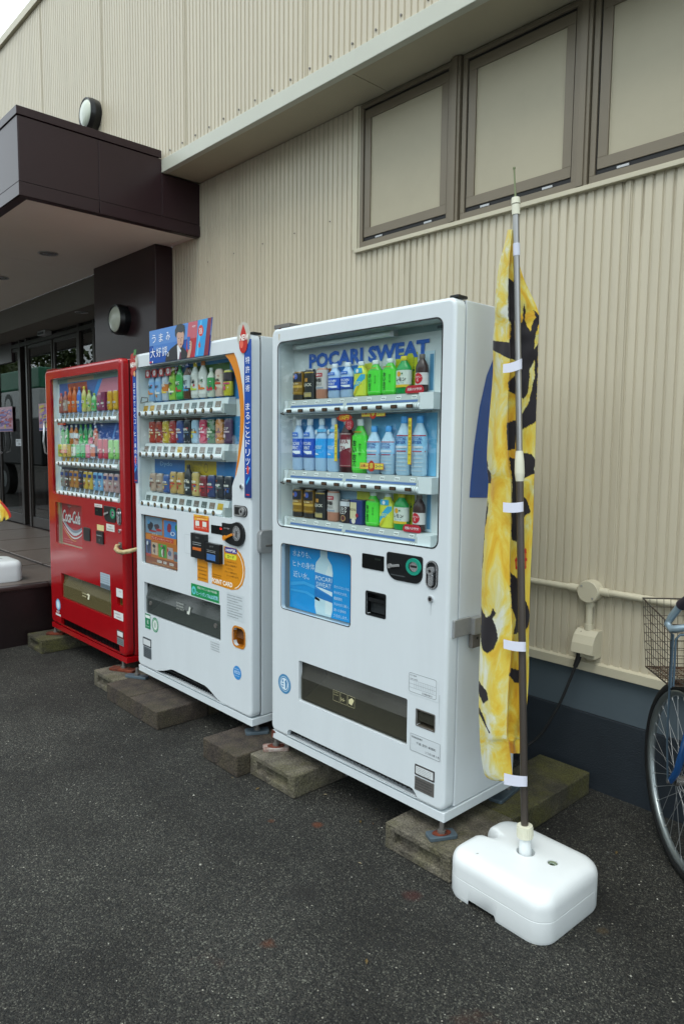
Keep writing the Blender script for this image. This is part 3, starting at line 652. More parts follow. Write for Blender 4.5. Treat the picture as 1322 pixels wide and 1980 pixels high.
gl1 = rr(-.931, -.052, 1.102, 1.870, .028); ps1 = rr(-.905, -.474, .748, 1.030, .016)
pk1 = rr(-.784, -.174, .372, .546, .006, 2); cr1 = rr(-.131, -.047, .464, .523, .003, 2); bs1 = rr(-.389, -.289, .818, .905, .006, 3)
vent = [(-.862, .1935), (-.13, .1935), (-.118, .198), (-.128, .212), (-.142, .2235), (-.155, .226), (-.84, .226), (-.852, .222), (-.858, .210)]
d = MB().m(white_p); plate(d, X0, X1, .187, 1.93, 0, .050, [gl1, ps1, pk1, cr1, bs1, vent], hd=.02); d.build('door', M1)
recess_box(M1, -.932, -.051, 1.101, 1.871, .012, .085, white_in, 'display_case')
bb = MB().m('#8fa3a5'); bb.box(-.93, -.053, .0845, .0848, 1.845, 1.869); bb.build('case_top_strip', M1)
gb = MB().m(black); ring(gb, rr(-.9335, -.0495, 1.0995, 1.8725, .030), rr(-.9285, -.0545, 1.1045, 1.8675, .026), -.0006); gb.build('window_gasket', M1)
glass_pane(M1, rr(-.9305, -.0525, 1.1025, 1.8695, .027), .006)
tx = MB().m(M('#2c66c4', .4)); tx.text('POCARI SWEAT', (-.825, .0812, 1.762), .060, .648, bold=.045); tx.build('brand_lettering', M1)
lt = MB().m(mat('tube_light', '#c9d2cf', .25, coat=.5)); lt.cyl((-.86, .045, 1.848), (-.32, .045, 1.848), .010, n=12); lt.m(steel); lt.box(-.875, -.855, .035, .06, 1.838, 1.86); lt.box(-.325, -.305, .035, .06, 1.838, 1.86); lt.build('tube_lamp', M1)
tg = MB().m('#59666b'); tg.box(-.145, -.09, .0835, .0843, 1.852, 1.862); tg.build('case_sticker', M1)
blue_s = M('#3f6296', .4)
def shelf1(zbar, cols, prices, seed):
    s = empty('shelf', (-.5, .05, zbar-.02), parent=M1)
    b = MB().m(grey_pl); b.prism([(.030, zbar+.010), (.084, zbar+.040), (.084, zbar+.046), (.040, zbar+.046), (.028, zbar+.014)], -.908, -.165, 'yz')
    b.build('tag_rail', s)
    b = MB().m(blue_s); b.prism([(.0285, zbar+.0145), (.0325, zbar+.0245), (.0322, zbar+.0250), (.0280, zbar+.0150)], -.88, -.56, 'yz'); b.prism([(.0285, zbar+.0145), (.0325, zbar+.0245), (.0322, zbar+.0250), (.0280, zbar+.0150)], -.54, -.18, 'yz'); b.build('blue_strip', s)
    b = MB().m(white_pl); b.box(-.163, -.098, .016, .084, zbar-.012, zbar+.045); b.box(-.918, -.905, .028, .084, zbar-.004, zbar+.045); b.m(black); b.box(-.1605, -.1590, .0155, .0162, zbar-.004, zbar+.034); b.build('shelf_bracket', s, bevel=.003)
    b = MB().m(steel_d); b.tube([(-.918, .02, zbar-.004), (-.926, .014, zbar-.008), (-.905, .014, zbar-.012)], .004, 6); b.build('hook', s)
    b = MB().m(white_pl); tube_bar(b, -.903, -.158, .022, zbar, .0125); b.m(grey_pl)
    for x in (-.535, -.19, -.18, -.17): b.cyl((x, .022, zbar), (x+.003, .022, zbar), .0132, n=14)
    b.m(grey_pl); b.box(-.9, -.16, .024, .084, zbar-.018, zbar-.011); b.build('button_bar', s)
    for i in range(10):
        x = -.865 + i*.0742
        b = MB().m(blackp); b.prism(rr(x-.016, x+.014, zbar-.0065, zbar+.0065, .004, 3), .0065, .012)
        b.m(M('#4a3a2c', .2)); b.prism(rr(x-.0135, x+.0115, zbar-.0045, zbar+.0045, .003, 3), .0058, .0066); b.build('button', s)
        p = MB().m('#d7dcd9'); xx = x-.004
        p.poly([(xx-.012, .0325, zbar+.0275), (xx+.012, .0325, zbar+.0275), (xx+.012, .0375, zbar+.0400), (xx-.012, .0375, zbar+.0400)])
        p.m('#20242a'); p.text('¥'+prices[i], (xx, .0330, zbar+.0305), .0058, .018, uz=(0, .35, .94), align='c', bold=.03); p.build('price_tag', s)
shelf1(1.586, 10, ['120']*3+['130', '130', '140', '130', '130', '130', '120'], 1)
shelf1(1.295, 10, ['150', '150', '110', '110', '150', '150', '110', '110', '110', '110'], 2)
shelf1(1.096, 10, ['120']*6+['130', '140', '130', '120'], 3)
OT = [('v', '#16221a', 'お', -.35, .52, .13), ('v', '#16221a', 'い', -.35, .38, .11), ('v', '#16221a', 'お茶', -.30, .22, .13)]
def teabottle(cx, zb, w, h, label, grp): drink('bottle', cx, zb, w*1.09, h, label, '#4cc238', '#dfe9e4', ('#52de40', .06, .70), [('v', '#17251a', 'おいお茶', -.30, .50, .115), ('v', '#2d7a2a', '緑茶飲料', .45, .50, .05), ('r', '#b8852a', -.6, .6, .755, .775), ('r', '#8ee07a', -.9, .9, .10, .115)], grp)
def goldcan(cx, zb, label, grp): drink('can', cx, zb, .062, .120, label, '#8d6a22', lab=('#2a2825', .02, .18), art=[('r', '#23222a', -.9, .9, .62, .93), ('c', '#4a5fae', .1, .80, .36), ('c', '#c98a3a', -.3, .80, .2), ('r', '#c9a347', -.95, .95, .42, .50), ('t', '#e8dcb0', 'THE 深み', 0, .53, .06, 1.2), ('r', '#a5822f', -.95, .95, .22, .27)], group=grp)
def blackcan(cx, zb, label, grp): drink('can', cx, zb, .063, .123, label, '#191c1d', lab=('#232627', .04, .88), art=[('r', '#b89a4a', -.9, .9, .86, .90), ('t', '#d8d5c4', 'BLACK', 0, .43, .10, 1.5), ('r', '#b8863a', -.45, .15, .58, .70), ('r', '#a99a62', -.7, .7, .08, .2), ('r', '#d9cfa0', -.7, .7, .215, .225)], group=grp)
def creamcan(cx, zb, label, grp): drink('can', cx, zb, .064, .124, label, '#b9826a', lab=('#c7c3bd', .30, .92), art=[('r', '#b02a3c', -.75, .55, .70, .82), ('t', '#efe9e2', '深煎り', -.1, .73, .06, 1.0), ('t', '#2a2426', '特製', -.1, .52, .14, 1.1), ('t', '#2a2426', 'ぜいたく', -.05, .42, .08, 1.1), ('r', '#8fa0b4', -.8, .7, .33, .37)], group=grp)
def sports(cx, zb, w, h, label, grp, big=False):
    z0, z1 = (.25, .62) if big else (.22, .58)
    drink('bottle', cx, zb, w, h, label, '#a9c6e4', '#e6eef4', ('#2058c4', z0, z1), [('t', '#e4ecf4', 'POCARI', 0, z0+.24, .065, 1.35), ('t', '#e4ecf4', 'SWEAT', -.05, z0+.155, .065, 1.2), ('p', '#e4ecf4', [(-.8, z0+.13), (.8, z0+.13), (.8, z0+.07), (.2, z0+.065), (-.5, z0+.10)]), ('r', '#1d3f8c', -.95, .95, z0, z0+.05), ('r', '#2f6fd0', -.9, .5, .66, .74), ('t', '#e4ecf4', '水分補給', -.15, .68, .035, 1.0)], grp, clear=False)
def match(cx, zb, label, grp): drink('bottle', cx, zb, .068, .132, label, '#d3dc4a', '#dfe8ea', ('#ccd63f', .03, .62), [('p', '#3aa9cf', [(-.9, .25), (.5, .62), (.9, .62), (.9, .5), (-.3, .16), (-.9, .12)]), ('t', '#e3ec6a', 'MATCH', -.05, .33, .09, 1.5), ('r', '#35a9d6', -.62, .62, .655, .80), ('c', '#e8ecec', 0, .72, .22), ('p', '#d8c92e', [(-.9, .06), (-.4, .06), (.3, .3), (-.1, .3)])], grp)
def lemon(cx, zb, label, grp): drink('bottle', cx, zb, .067, .134, label, '#1f9a4a', '#d9c92a', ('#d3dcd0', .24, .62), [('c', '#e0a32a', -.2, .52, .28), ('c', '#2f7a3a', .25, .53, .1), ('t', '#1c2a2a', 'レモン', .05, .33, .10, 1.3), ('t', '#2a8fa8', 'キレート', 0, .27, .04, 1.0), ('r', '#d8b92a', -.95, .95, .17, .24)], grp)
def oron(cx, zb, label, grp):
    drink('bottle', cx, zb, .052, .130, label, '#3a2624', '#6a625a', ('#d6d2d0', .18, .50), [('c', '#c01a2c', -.1, .35, .72), ('t', '#f0e6e6', 'オロナミン', -.1, .36, .055, 1.1), ('t', '#f0e6e6', 'C', -.1, .27, .07, None)], grp, ry=.018)
G1 = 'drinks on display in the nearest white machine'
cxs = [-.8615 + i*.0742 for i in range(10)]
z = 1.633
goldcan(cxs[0]-.003, z, 'black and gold coffee can at the left end of the top shelf, nearest machine', G1)
blackcan(cxs[1]-.002, z, 'black coffee can on the top shelf left of the cream can, nearest machine', G1)
creamcan(cxs[2]-.002, z, 'cream and peach coffee can with red band, top shelf of nearest machine', G1)
sports(cxs[3]-.002, z, .068, .134, 'blue label sports drink bottle, top shelf beside the cream can', G1)
sports(cxs[4]-.002, z, .068, .134, 'blue label sports drink bottle, top shelf beside the yellow soda', G1)
match(cxs[5]-.002, z, 'yellow soda bottle with slanting lettering on top shelf, nearest machine', G1)
teabottle(cxs[6], z, .064, .131, 'bright green tea bottle, top shelf, beside the yellow soda bottle', G1)
teabottle(cxs[7], z, .064, .131, 'bright green tea bottle, top shelf, beside the lemon drink bottle', G1)
lemon(cxs[8]-.006, z, 'green lemon drink bottle with yellow cap, top shelf of nearest machine', G1)
oron(cxs[9]+.004, z+.004, 'dark brown vitamin drink bottle at right end of the top shelf', G1)
z = 1.342
sports(cxs[0]-.003, z, .066, .212, 'tall sports drink bottle with blue label at left end, middle shelf', G1, True)
sports(cxs[1]-.003, z, .066, .212, 'tall sports drink bottle with blue label, middle shelf, beside pale water bottle', G1, True)
def water(cx, label): drink('bottle', cx, z, .067, .212, label, '#a4c8e6', '#dcecf6', ('#30a4ec', .25, .62), [('t', '#a9d6f2', 'water', -.05, .42, .085, 1.3), ('p', '#cfe6f4', [(-.6, .31), (.2, .31), (-.1, .34), (-.6, .345)]), ('r', '#5fb4e2', -.98, .98, .745, .80), ('r', '#d5e4ea', -.9, -.2, .70, .78)], G1)
water(cxs[2]-.003, 'tall water bottle with sky blue label, middle shelf, beside sports drink')
water(cxs[3]-.003, 'tall water bottle with sky blue label, middle shelf, beside dark red tea')
drink('bottle', cxs[4]-.004, z, .070, .212, 'dark red tea bottle on the middle shelf of the nearest machine', '#3a1a1c', '#e0e4e4', ('#7a2030', .10, .72), [('p', '#d9d6d4', [(-.9, .36), (.9, .46), (.9, .60), (-.9, .60)]), ('t', '#7a2030', 'JAVA', 0, .50, .10, 1.4), ('t', '#7a2030', 'TEA', -.1, .41, .07, 1.0), ('r', '#d8d0c8', -.9, .9, .70, .71), ('r', '#c9b8a8', -.9, .9, .12, .125)], G1)
teabottle(cxs[5]-.003, z, .072, .205, 'tall green tea bottle under the round red badge, middle shelf', G1)
def crystal(cx, label, h): drink('bottle', cx, z, .066, h, label, '#a9cbe0', '#4fa8ec', ('#8fc6e8', .42, .66), [('r', '#a82848', -.98, .98, .66, .68), ('r', '#a82848', -.98, .98, .40, .42), ('t', '#1f4f9c', 'CRYSTAL', 0, .595, .05, 1.5), ('t', '#1f4f9c', 'GEYSER', 0, .535, .05, 1.4), ('r', '#c9d4dc', -.8, .8, .46, .50)] + [('r', '#c3d0d6', -.8, .8, .08+.07*i, .092+.07*i) for i in range(5)], G1)
crystal(cxs[6]-.002, 'short spring water bottle with blue red-banded label, beside the tall green tea', .178)
crystal(cxs[7]-.002, 'short spring water bottle with red-banded label, second after the tall green tea', .178)
crystal(cxs[8], 'tall spring water bottle with red-banded label, third after the tall green tea', .212)
crystal(cxs[9], 'tall spring water bottle with red-banded label at right end, middle shelf', .212)
z = 1.143
goldcan(cxs[0]-.002, z, 'black and gold coffee can at the left end of the bottom shelf, nearest machine', G1)
goldcan(cxs[1]-.002, z, 'black and gold coffee can beside the black can, bottom shelf of nearest machine', G1)
blackcan(cxs[2]-.002, z, 'black coffee can on the bottom shelf of nearest machine, beside cream can', G1)
creamcan(cxs[3]-.002, z, 'cream coffee can with red band on the bottom shelf, nearest machine', G1)
drink('can', cxs[4]-.002, z, .060, .092, 'short black and white cocoa can on bottom shelf of nearest machine', '#2a2328', lab=('#2a2328', .05, .9), art=[('r', '#d5d8dc', -.9, .9, .72, .92), ('t', '#e8e6e2', 'ミルク', 0, .55, .15, 1.3), ('t', '#e8e6e2', 'ココア', 0, .38, .15, 1.3), ('c', '#b08a5a', .1, .20, .42), ('c', '#5a2a30', .1, .21, .30)], group=G1)
drink('carton', cxs[5]-.002, z, .066, .095, 'navy and cream royal milk tea carton, bottom shelf of nearest machine', '#2b3a78', art=[('r', '#d2c8a0', -.9, .15, .22, .9), ('t', '#3a2a20', 'ROYAL', -.38, .55, .10, 1.0), ('c', '#9c2440', .25, .38, .24), ('c', '#e0d8c8', -.3, .14, .34)], group=G1)
teabottle(cxs[6]-.002, z, .066, .132, 'bright green tea bottle on the bottom shelf of nearest machine', G1)
match(cxs[7]-.002, z, 'yellow soda bottle on the bottom shelf of nearest machine', G1)
lemon(cxs[8]-.006, z, 'green lemon drink bottle on the bottom shelf of nearest machine', G1)
oron(cxs[9]+.004, z+.004, 'dark brown vitamin drink bottle at right end of bottom shelf', G1)
# point-of-sale cards in the case
pc = MB()
for zb in (1.633, 1.143):
    pc.m('#c9cf2c'); pc.box(-.335, -.232, .0815, .0838, zb, zb+.148); pc.m('#1d6a40'); pc.vtext('クエン酸1350mg', (-.247, .0808, zb+.122), .009, step=.0105)
    pc.m('#7fae2e'); pc.box(-.385, -.25, .0795, .0812, zb, zb+.05)
    pc.m('#c9e0ea'); pc.box(-.222, -.152, .0815, .0838, zb, zb+.146); pc.m('#5a93b8'); pc.box(-.172, -.155, .0808, .0814, zb+.01, zb+.135)
    pc.m('#b0202c'); pc.vtext('元気', (-.213, .0806, zb+.122), .012, step=.0145); pc.m('#20262c'); pc.vtext('補給', (-.213, .0806, zb+.088), .012, step=.0145)
    pc.m('#b5182c'); pc.prism(rr(-.243, -.158, zb-.001, zb+.026, [.008, .008, .018, .018], 5), .034, .036); pc.m('#f0e6e8'); pc.text('元気ハツラツ?', (-.2, .0335, zb+.007), .011, .066, align='c', bold=.03)
    pc.m('#3f82cc' if zb > 1.5 else '#88a8bc'); pc.box(-.68, -.53, .0815, .0838, zb+.005, zb+.124)
    pc.m('#d0d64a'); pc.box(-.53, -.45, .0815, .0836, zb+.04, zb+.126)
    pc.m('#4a3c30'); pc.box(-.885, -.755, .0815, .0838, zb, zb+.122); pc.m('#b06a40'); pc.box(-.755, -.69, .0815, .0838, zb, zb+.122)
pc.m('#4f9ad0'); pc.box(-.885, -.60, .0815, .0838, 1.342, 1.556); pc.m('#6fb4d8'); pc.box(-.455, -.135, .0815, .0838, 1.342, 1.565)
pc.build('price_card', M1)
def koban(x, z):
    k = MB().m('#c01c1c'); k.box(x-.062, x+.062, .0290, .0296, z-.012, z+.012); k.m('#e8d24a'); k.box(x-.060, x+.060, .0284, .0290, z-.0105, z+.0105)
    k.m('#c02a1c'); k.prism(circ(x, z, .0165, 20, 1.25), .0276, .0284); k.m('#e8d24a'); k.text('得', (x, .0272, z-.012), .024, .020, align='c', bold=.02)
    k.m('#b02030'); k.text('お買い', (x-.038, .0282, z-.006), .012, .036, align='c', bold=.03); k.m('#20306a'); k.text('コーナー', (x+.039, .0282, z-.006), .012, .036, align='c', bold=.03); k.build('bargain_badge', M1)
koban(-.395, 1.566); koban(-.400, 1.371)
for xx, z0, z1 in ((-.598, 1.385, 1.528), (-.213, 1.383, 1.545)):
    k = MB().m('#b8401c'); k.box(xx-.0085, xx+.0085, .0290, .0296, z0-.001, z1+.001); k.m('#e3cf3a'); k.box(xx-.0075, xx+.0075, .0284, .0290, z0, z1)
    k.m('#4a3a10'); k.vtext('お買い得コーナー', (xx, .0281, z1-.022), .0115, step=(z1-z0-.012)/8); k.build('bargain_strip', M1)
k = MB().m('#c4391a'); k.prism([(-.595, 1.553), (-.575, 1.566), (-.545, 1.570), (-.515, 1.562), (-.505, 1.552), (-.525, 1.541), (-.555, 1.538), (-.582, 1.543)], .0284, .0292)
k.m('#f0c83a'); k.text('150円', (-.55, .0280, 1.545), .018, .055, align='c', bold=.04, shear=.2); k.build('price_badge', M1)
k = MB().m('#a51f30'); k.prism(circ(-.520, 1.527, .021, 24), .026, .030); k.m('#f0d8d8'); k.text('さら', (-.52, .0256, 1.527), .011, .02, align='c'); k.text('さら', (-.52, .0256, 1.512), .011, .02, align='c'); k.build('round_badge', M1)
# lower poster window
recess_box(M1, -.906, -.473, .747, 1.031, .012, .044, mat('poster_well', '#7f8a90', .5), 'poster_case')
p = MB().m(M('#2196dc', .25)); p.box(-.897, -.475, .041, .0435, .749, 1.029)
Y = .0402
p.m('#3ba6e4'); p.flat([(-.89, .86), (-.80, .875), (-.70, .862), (-.70, .850), (-.80, .862), (-.89, .845)], Y); p.flat([(-.89, .83), (-.78, .835), (-.70, .815), (-.70, .805), (-.79, .825), (-.89, .822)], Y)
bx = -.676
bp_ = [(-.045, .75), (.045, .75), (.055, .78), (.055, .935), (.048, .965), (.022, .992), (.020, 1.022), (-.022, 1.022), (-.022, .992), (-.048, .965), (-.055, .935), (-.055, .78)]
p.m('#c6dfe8'); p.flat([(bx+a, c) for a, c in bp_], Y); p.m('#dbe8ea'); p.flat([(bx+.01, .76), (bx+.045, .76), (bx+.050, .80), (bx+.05, .93), (bx+.03, .965), (bx+.012, .93)], Y-.0001)
p.m('#2a86cc'); p.flat([(bx-.0555, .822), (bx+.0555, .812), (bx+.0555, .918), (bx-.0555, .925)], Y-.0003); p.m('#1c78c0'); p.flat([(bx-.0555, .822), (bx+.0555, .812), (bx+.0555, .835), (bx-.0555, .855)], Y-.0004)
p.m('#dcecf4'); p.text('POCARI', (bx, Y-.0006, .893), .018, .10, align='c'); p.text('SWEAT', (bx, Y-.0006, .868), .018, .09, align='c'); p.flat([(bx-.053, .866), (bx-.02, .855), (bx+.053, .838), (bx+.053, .856), (bx, .862)], Y-.0005)
p.m('#cfe8f6')
for i, (s, w_) in enumerate((('水よりも、', .118), ('ヒトの身体に', .168), ('近い水。', .105))): p.text(s, (-.875+.002*i, Y-.0008, .975-i*.045), .027, w_)
for i, (s, w_) in enumerate((('ポカリスエットは、', .110), ('失われた水分、', .095), ('電解質を', .06), ('すみやかに補い、', .108), ('渇いた身体を', .088), ('うるおします。', .098))): p.text(s, (-.612, Y-.0008, .876-i*.0235), .0125, w_*.82)
p.build('advert_poster', M1)
glass_pane(M1, rr(-.9045, -.4745, .7485, 1.0295, .015), .005, 'poster_window')
p = MB().m(black); ring(p, rr(-.9065, -.4725, .7465, 1.0315, .017), rr(-.903, -.476, .750, 1.028, .015), -.0006); p.build('poster_gasket', M1)
# controls
b = MB().m(mat('display_black', '#0a0d0e', .12)); b.prism(rr(-.4115, -.2995, .991, 1.046, .004, 3), -.0025, .002); b.m('#1e2c22'); b.text('888', (-.345, -.0028, 1.028), .007, .03, shear=.1); b.build('price_display', M1)
b = MB().m(blackp); b.prism(rr(-.285, -.115, .969, 1.067, [.05, .035, .010, .010], 6), -.004, .003); b.build('coin_panel', M1, bevel=.0015)
b = MB().m(M('#178a74', .35)); n = 28; b.smooth = False
ring(b, circ(-.153, 1.028, .0345, n, .86), circ(-.153, 1.028, .021, n, .86), -.0085)
o_, i_ = circ(-.153, 1.028, .0345, n, .86), circ(-.153, 1.028, .0355, n, .86)
b.add([(a, -.0085, c) for a, c in o_]+[(a, -.003, c) for a, c in i_], [(k, k+n, (k+1)%n+n, (k+1)%n) for k in range(n)]); b.build('coin_ring', M1)
b = MB().m(chrome); b.prism(circ(-.153, 1.028, .0205, 24, .86), -.0055, -.0045); b.m(black); b.prism(rr(-.168, -.138, 1.0255, 1.0325, .003, 3), -.0062, -.0056); b.build('coin_slot', M1)
b = MB().m(steel); b.cyl((-.265, -.004, 1.017), (-.265, -.013, 1.017), .0085, n=14); b.obox((-.243, -.010, 1.020), (.026, 0, .005), (0, .0025, 0), (-.001, 0, .0045)); b.build('return_lever', M1, bevel=.001)
b = MB().m('#5a6264'); scribble(b, M('#6f787a'), -.26, -.19, .985, 0, .004, -.0045, 4); b.build('coin_panel_print', M1)
def lock(root, cx, zc, w, h, y=0):
    l = empty('lock', (cx, y, zc), parent=root)
    b = MB().m(blackp); b.prism(rr(cx-w, cx+w, zc-h, zc+h, w*.95, 6), y-.003, y+.003); b.build('lock_surround', l)
    b = MB().m(chrome); ring(b, rr(cx-w*.98, cx+w*.98, zc-h*.99, zc+h*.99, w*.95, 6), rr(cx-w*.80, cx+w*.80, zc-h*.90, zc+h*.90, w*.78, 6), y-.0045); b.build('lock_rim', l)
    b = MB().m(chrome); b.cyl((cx, y-.003, zc+h*.3), (cx, y-.014, zc+h*.3), w*.55, n=20); b.prism(rr(cx-w*.38, cx+w*.38, zc-h*.8, zc+h*.15, w*.36, 5), y-.011, y-.003); b.m(black); b.cyl((cx, y-.0145, zc+h*.3), (cx, y-.0140, zc+h*.3), w*.22, n=14); b.build('lock_handle', l, bevel=.001)
lock(M1, -.0735, 1.0105, .026, .049)
b = MB().m(chrome); b.cyl((-.076, 0, .927), (-.076, -.006, .927), .0105, n=18); b.m(black); b.cyl((-.076, -.006, .927), (-.076, -.0066, .927), .0062, n=14); b.build('keyhole', M1)
recess_box(M1, -.388, -.290, .819, .904, .004, .03, blackp, 'bill_slot_well')
b = MB().m(blackp); ring(b, rr(-.392, -.286, .815, .908, .007, 3), rr(-.385, -.293, .822, .901, .004, 3), -.0016); b.prism([(-.382, .868), (-.296, .868), (-.296, .882), (-.382, .882)], .002, .028); b.m('#23282a'); b.box(-.384, -.294, .020, .029, .824, .862); b.build('bill_slot', M1)
recess_box(M1, -.785, -.173, .371, .547, .004, .16, dark_in, 'pickup_chute')
b = MB().m(mat('chute_metal', '#9a988a', .4, var=.3, vscale=6)); b.poly([(-.78, .030, .375), (-.178, .030, .375), (-.178, .155, .44), (-.78, .155, .44)]); b.poly([(-.78, .155, .44), (-.178, .155, .44), (-.178, .155, .54), (-.78, .155, .54)]); b.build('chute_tray', M1)
b = MB().m(flap_m); b.poly([(-.779, .010, .378), (-.179, .010, .378), (-.179, .010, .470), (-.779, .010, .470)][::1]); b.poly([(-.779, .010, .470), (-.179, .010, .470), (-.179, .028, .540), (-.779, .028, .540)]); b.m(steel_d); b.box(-.535, -.475, .018, .026, .531, .537); b.build('pickup_flap', M1)
b = MB()
for i in range(3): outline(b, M('#b5b08a'), -.578+i*.043, -.540+i*.043, .428, .472, .0092, .001, .001)
scribble(b, M('#a9a47c'), -.574, -.545, .462, 0, .004, .0092, 1); scribble(b, M('#a9a47c'), -.574, -.545, .452, 0, .004, .0092, 2); b.m('#d0cba0'); b.flat([(-.487, .440), (-.470, .436), (-.458, .458), (-.470, .466), (-.487, .455)], .0092); scribble(b, M('#a9a47c'), -.532, -.505, .438, 0, .014, .0092, 7); b.build('flap_sticker', M1)
recess_box(M1, -.1305, -.0475, .4645, .5225, .003, .035, mat('coin_tray', '#4f4a40', .4), 'coin_return_tray')
b = MB().m(steel_d); ring(b, rr(-.1335, -.0445, .4615, .5255, .004, 2), rr(-.129, -.049, .466, .521, .003, 2), -.0012); b.build('coin_return_bezel', M1)
b = MB().m(flap_m); b.box(-.129, -.049, .006, .008, .480, .520); b.build('coin_return_flap', M1)
# stickers of the first machine
s = MB().m('#cdd6da'); s.flat(rr(-.172, -.034, .572, .652, .006, 3), -.0008); outline(s, M('#30383c'), -.168, -.042, .578, .648, -.0011, .0011, .008)
for i in range(3): s.m('#59636a'); s.flat([(-.166, .594+.014*i), (-.045, .594+.014*i), (-.045, .5948+.014*i), (-.166, .5948+.014*i)], -.0011)
for i in range(12): s.m('#7c868c'); s.flat([(-.142+.008*i, .596), (-.1412+.008*i, .596), (-.1412+.008*i, .620), (-.142+.008*i, .620)], -.0012)
scribble(s, M('#1d2226'), -.162, -.130, .637, 0, .005, -.0012, 5); scribble(s, M('#1d2226'), -.162, -.125, .625, 0, .004, -.0012, 6); scribble(s, M('#1d2226'), -.105, -.052, .582, 0, .007, -.0012, 8); s.build('record_sticker', M1)
s = MB().m('#c5ced2'); s.flat(rr(-.156, -.020, .365, .428, .002, 2), -.0008); outline(s, M('#30383c'), -.156, -.020, .365, .428, -.0011, .001, .002)
s.m('#1d2226'); s.text('自販機設置場所', (-.150, -.0012, .4135), .007, .05); s.text('千歳 登別 美園町', (-.128, -.0012, .395), .009, .09); s.text('2 丁目12番 2 号', (-.085, -.0012, .374), .008, .062); s.build('address_sticker', M1)
s = MB().m('#3c3a3a'); s.prism(rr(-.131, -.042, .283, .322, .002, 2), -.0025, .001); s.m('#cfd5d6'); s.flat(rr(-.126, -.047, .289, .317, .001, 2), -.0028)
for i in range(4): scribble(s, M('#6a7074'), -.122, -.052, .292+.006*i, 0, .003, -.003, i)
s.build('permit_plate', M1)
s = MB().m(steel_d); s.prism(rr(-.131, -.043, .228, .277, .001, 2), -.0016, .001)
for i in range(4): scribble(s, M('#2a3036'), -.127, -.048, .234+.010*i, 0, .005, -.002, i+9)
s.build('rating_plate', M1)
s = MB().m(M('#3f82ae')); s.flat(circ(-.879, .419, .043, 28), -.0008); s.m('#cfe0ea'); ring(s, circ(-.879, .419, .033, 28), circ(-.879, .419, .031, 28), -.0011); s.flat(circ(-.879, .419, .026, 24), -.0012)
s.m('#2f76a6'); s.flat([(-.872, .398), (-.862, .404), (-.860, .428), (-.868, .440), (-.876, .432), (-.872, .418)], -.0015); s.flat([(-.897, .404), (-.884, .404), (-.884, .409), (-.897, .409)], -.0015); s.flat([(-.897, .415), (-.884, .415), (-.884, .420), (-.897, .420)], -.0015); s.flat([(-.895, .426), (-.886, .426), (-.886, .436), (-.895, .436)], -.0015); s.build('round_sticker', M1)
# vent slot interior
b = MB().m(black); b.box(-.88, -.10, .045, .049, .19, .235); b.m(dark_in)
b.build('vent_back', M1)
b = MB().m(blackp)
for i in range(34): x = -.85+i*.0215; b.box(x, x+.003, .038, .044, .191, .224)
b.box(-.86, -.125, .026, .030, .205, .209); b.build('vent_grille', M1)
# side: hasp, hinge, livery
b = MB().m(steel); b.box(.0005, .010, .030, .115, .802, .862); b.box(.0005, .026, .115, .168, .800, .858); b.m(steel_d); b.box(.004, .020, .112, .160, .752, .800); b.m(black); b.cyl((.0205, .138, .785), (.0212, .138, .785), .005, n=10)
b.m(steel); b.box(-.006, .0115, .022, .030, .802, .862); b.build('hasp_lock', M1, bevel=.003)
b = MB().m(mat('livery_blue', '#004a9e', .25, coat=.3)); P = [(.425, 1.76), (.30, 1.79), (.225, 1.765), (.18, 1.69), (.145, 1.58), (.120, 1.45), (.106, 1.33), (.103, 1.275), (.2, 1.270), (.425, 1.268)]
b.poly([(-.0028, y, z_) for y, z_ in P][::-1]); b.build('side_livery', M1)
b = MB().m(blackp); b.prism(rr(-.045, -.008, .020, .075, .006, 3), 1.9305, 1.940, 'xy'); b.m(rust); b.cyl((-.028, .045, 1.940), (-.028, .045, 1.944), .009, n=10); b.build('top_hinge', M1, bevel=.002)
b = MB().m(steel_d); b.box(-.965, -.862, .006, .085, 1.9302, 1.946); b.m(rust); b.box(-.93, -.915, .0035, .0058, 1.925, 1.9305); b.build('top_bracket', M1, bevel=.003)
b = MB().m(rust); b.poly([(-.9735, .003, .150), (-.9735, .003, .186), (-.951, .0028, .186), (-.945, .0028, .178), (-.962, .0028, .172), (-.966, .0028, .150)][::-1]); b.build('rust_patch', M1)
b = MB().m(mat('faint_rust_stain', '#b9ab8a', .5)); b.flat([(-.925, 1.905), (-.917, 1.905), (-.919, 1.882), (-.923, 1.878)], -.0004); b.m(mat('faint_dirt', '#a3adb0', .5)); b.flat([(-.078, .914), (-.074, .914), (-.075, .87), (-.0765, .868)], -.0004); b.flat([(-.030, .60), (-.027, .60), (-.0275, .50), (-.0285, .49)], -.0004); b.build('stain', M1)
foot(M1, -.012, -.012+.02, .026, .052, -28, foot_m, True)
foot(M1, -.962, .018, .030, .058, -35, mat('flaking_painted_plate', '#b4b4ae', .7, var=.5, vscale=26, bump=.3, bscale=60, col2='#6b2e14'), True)
foot(M1, -.045, .455, .030, .11, 8, foot_m, False)
foot(M1, -.93, .40, .03, .05, 0, foot_m, False)
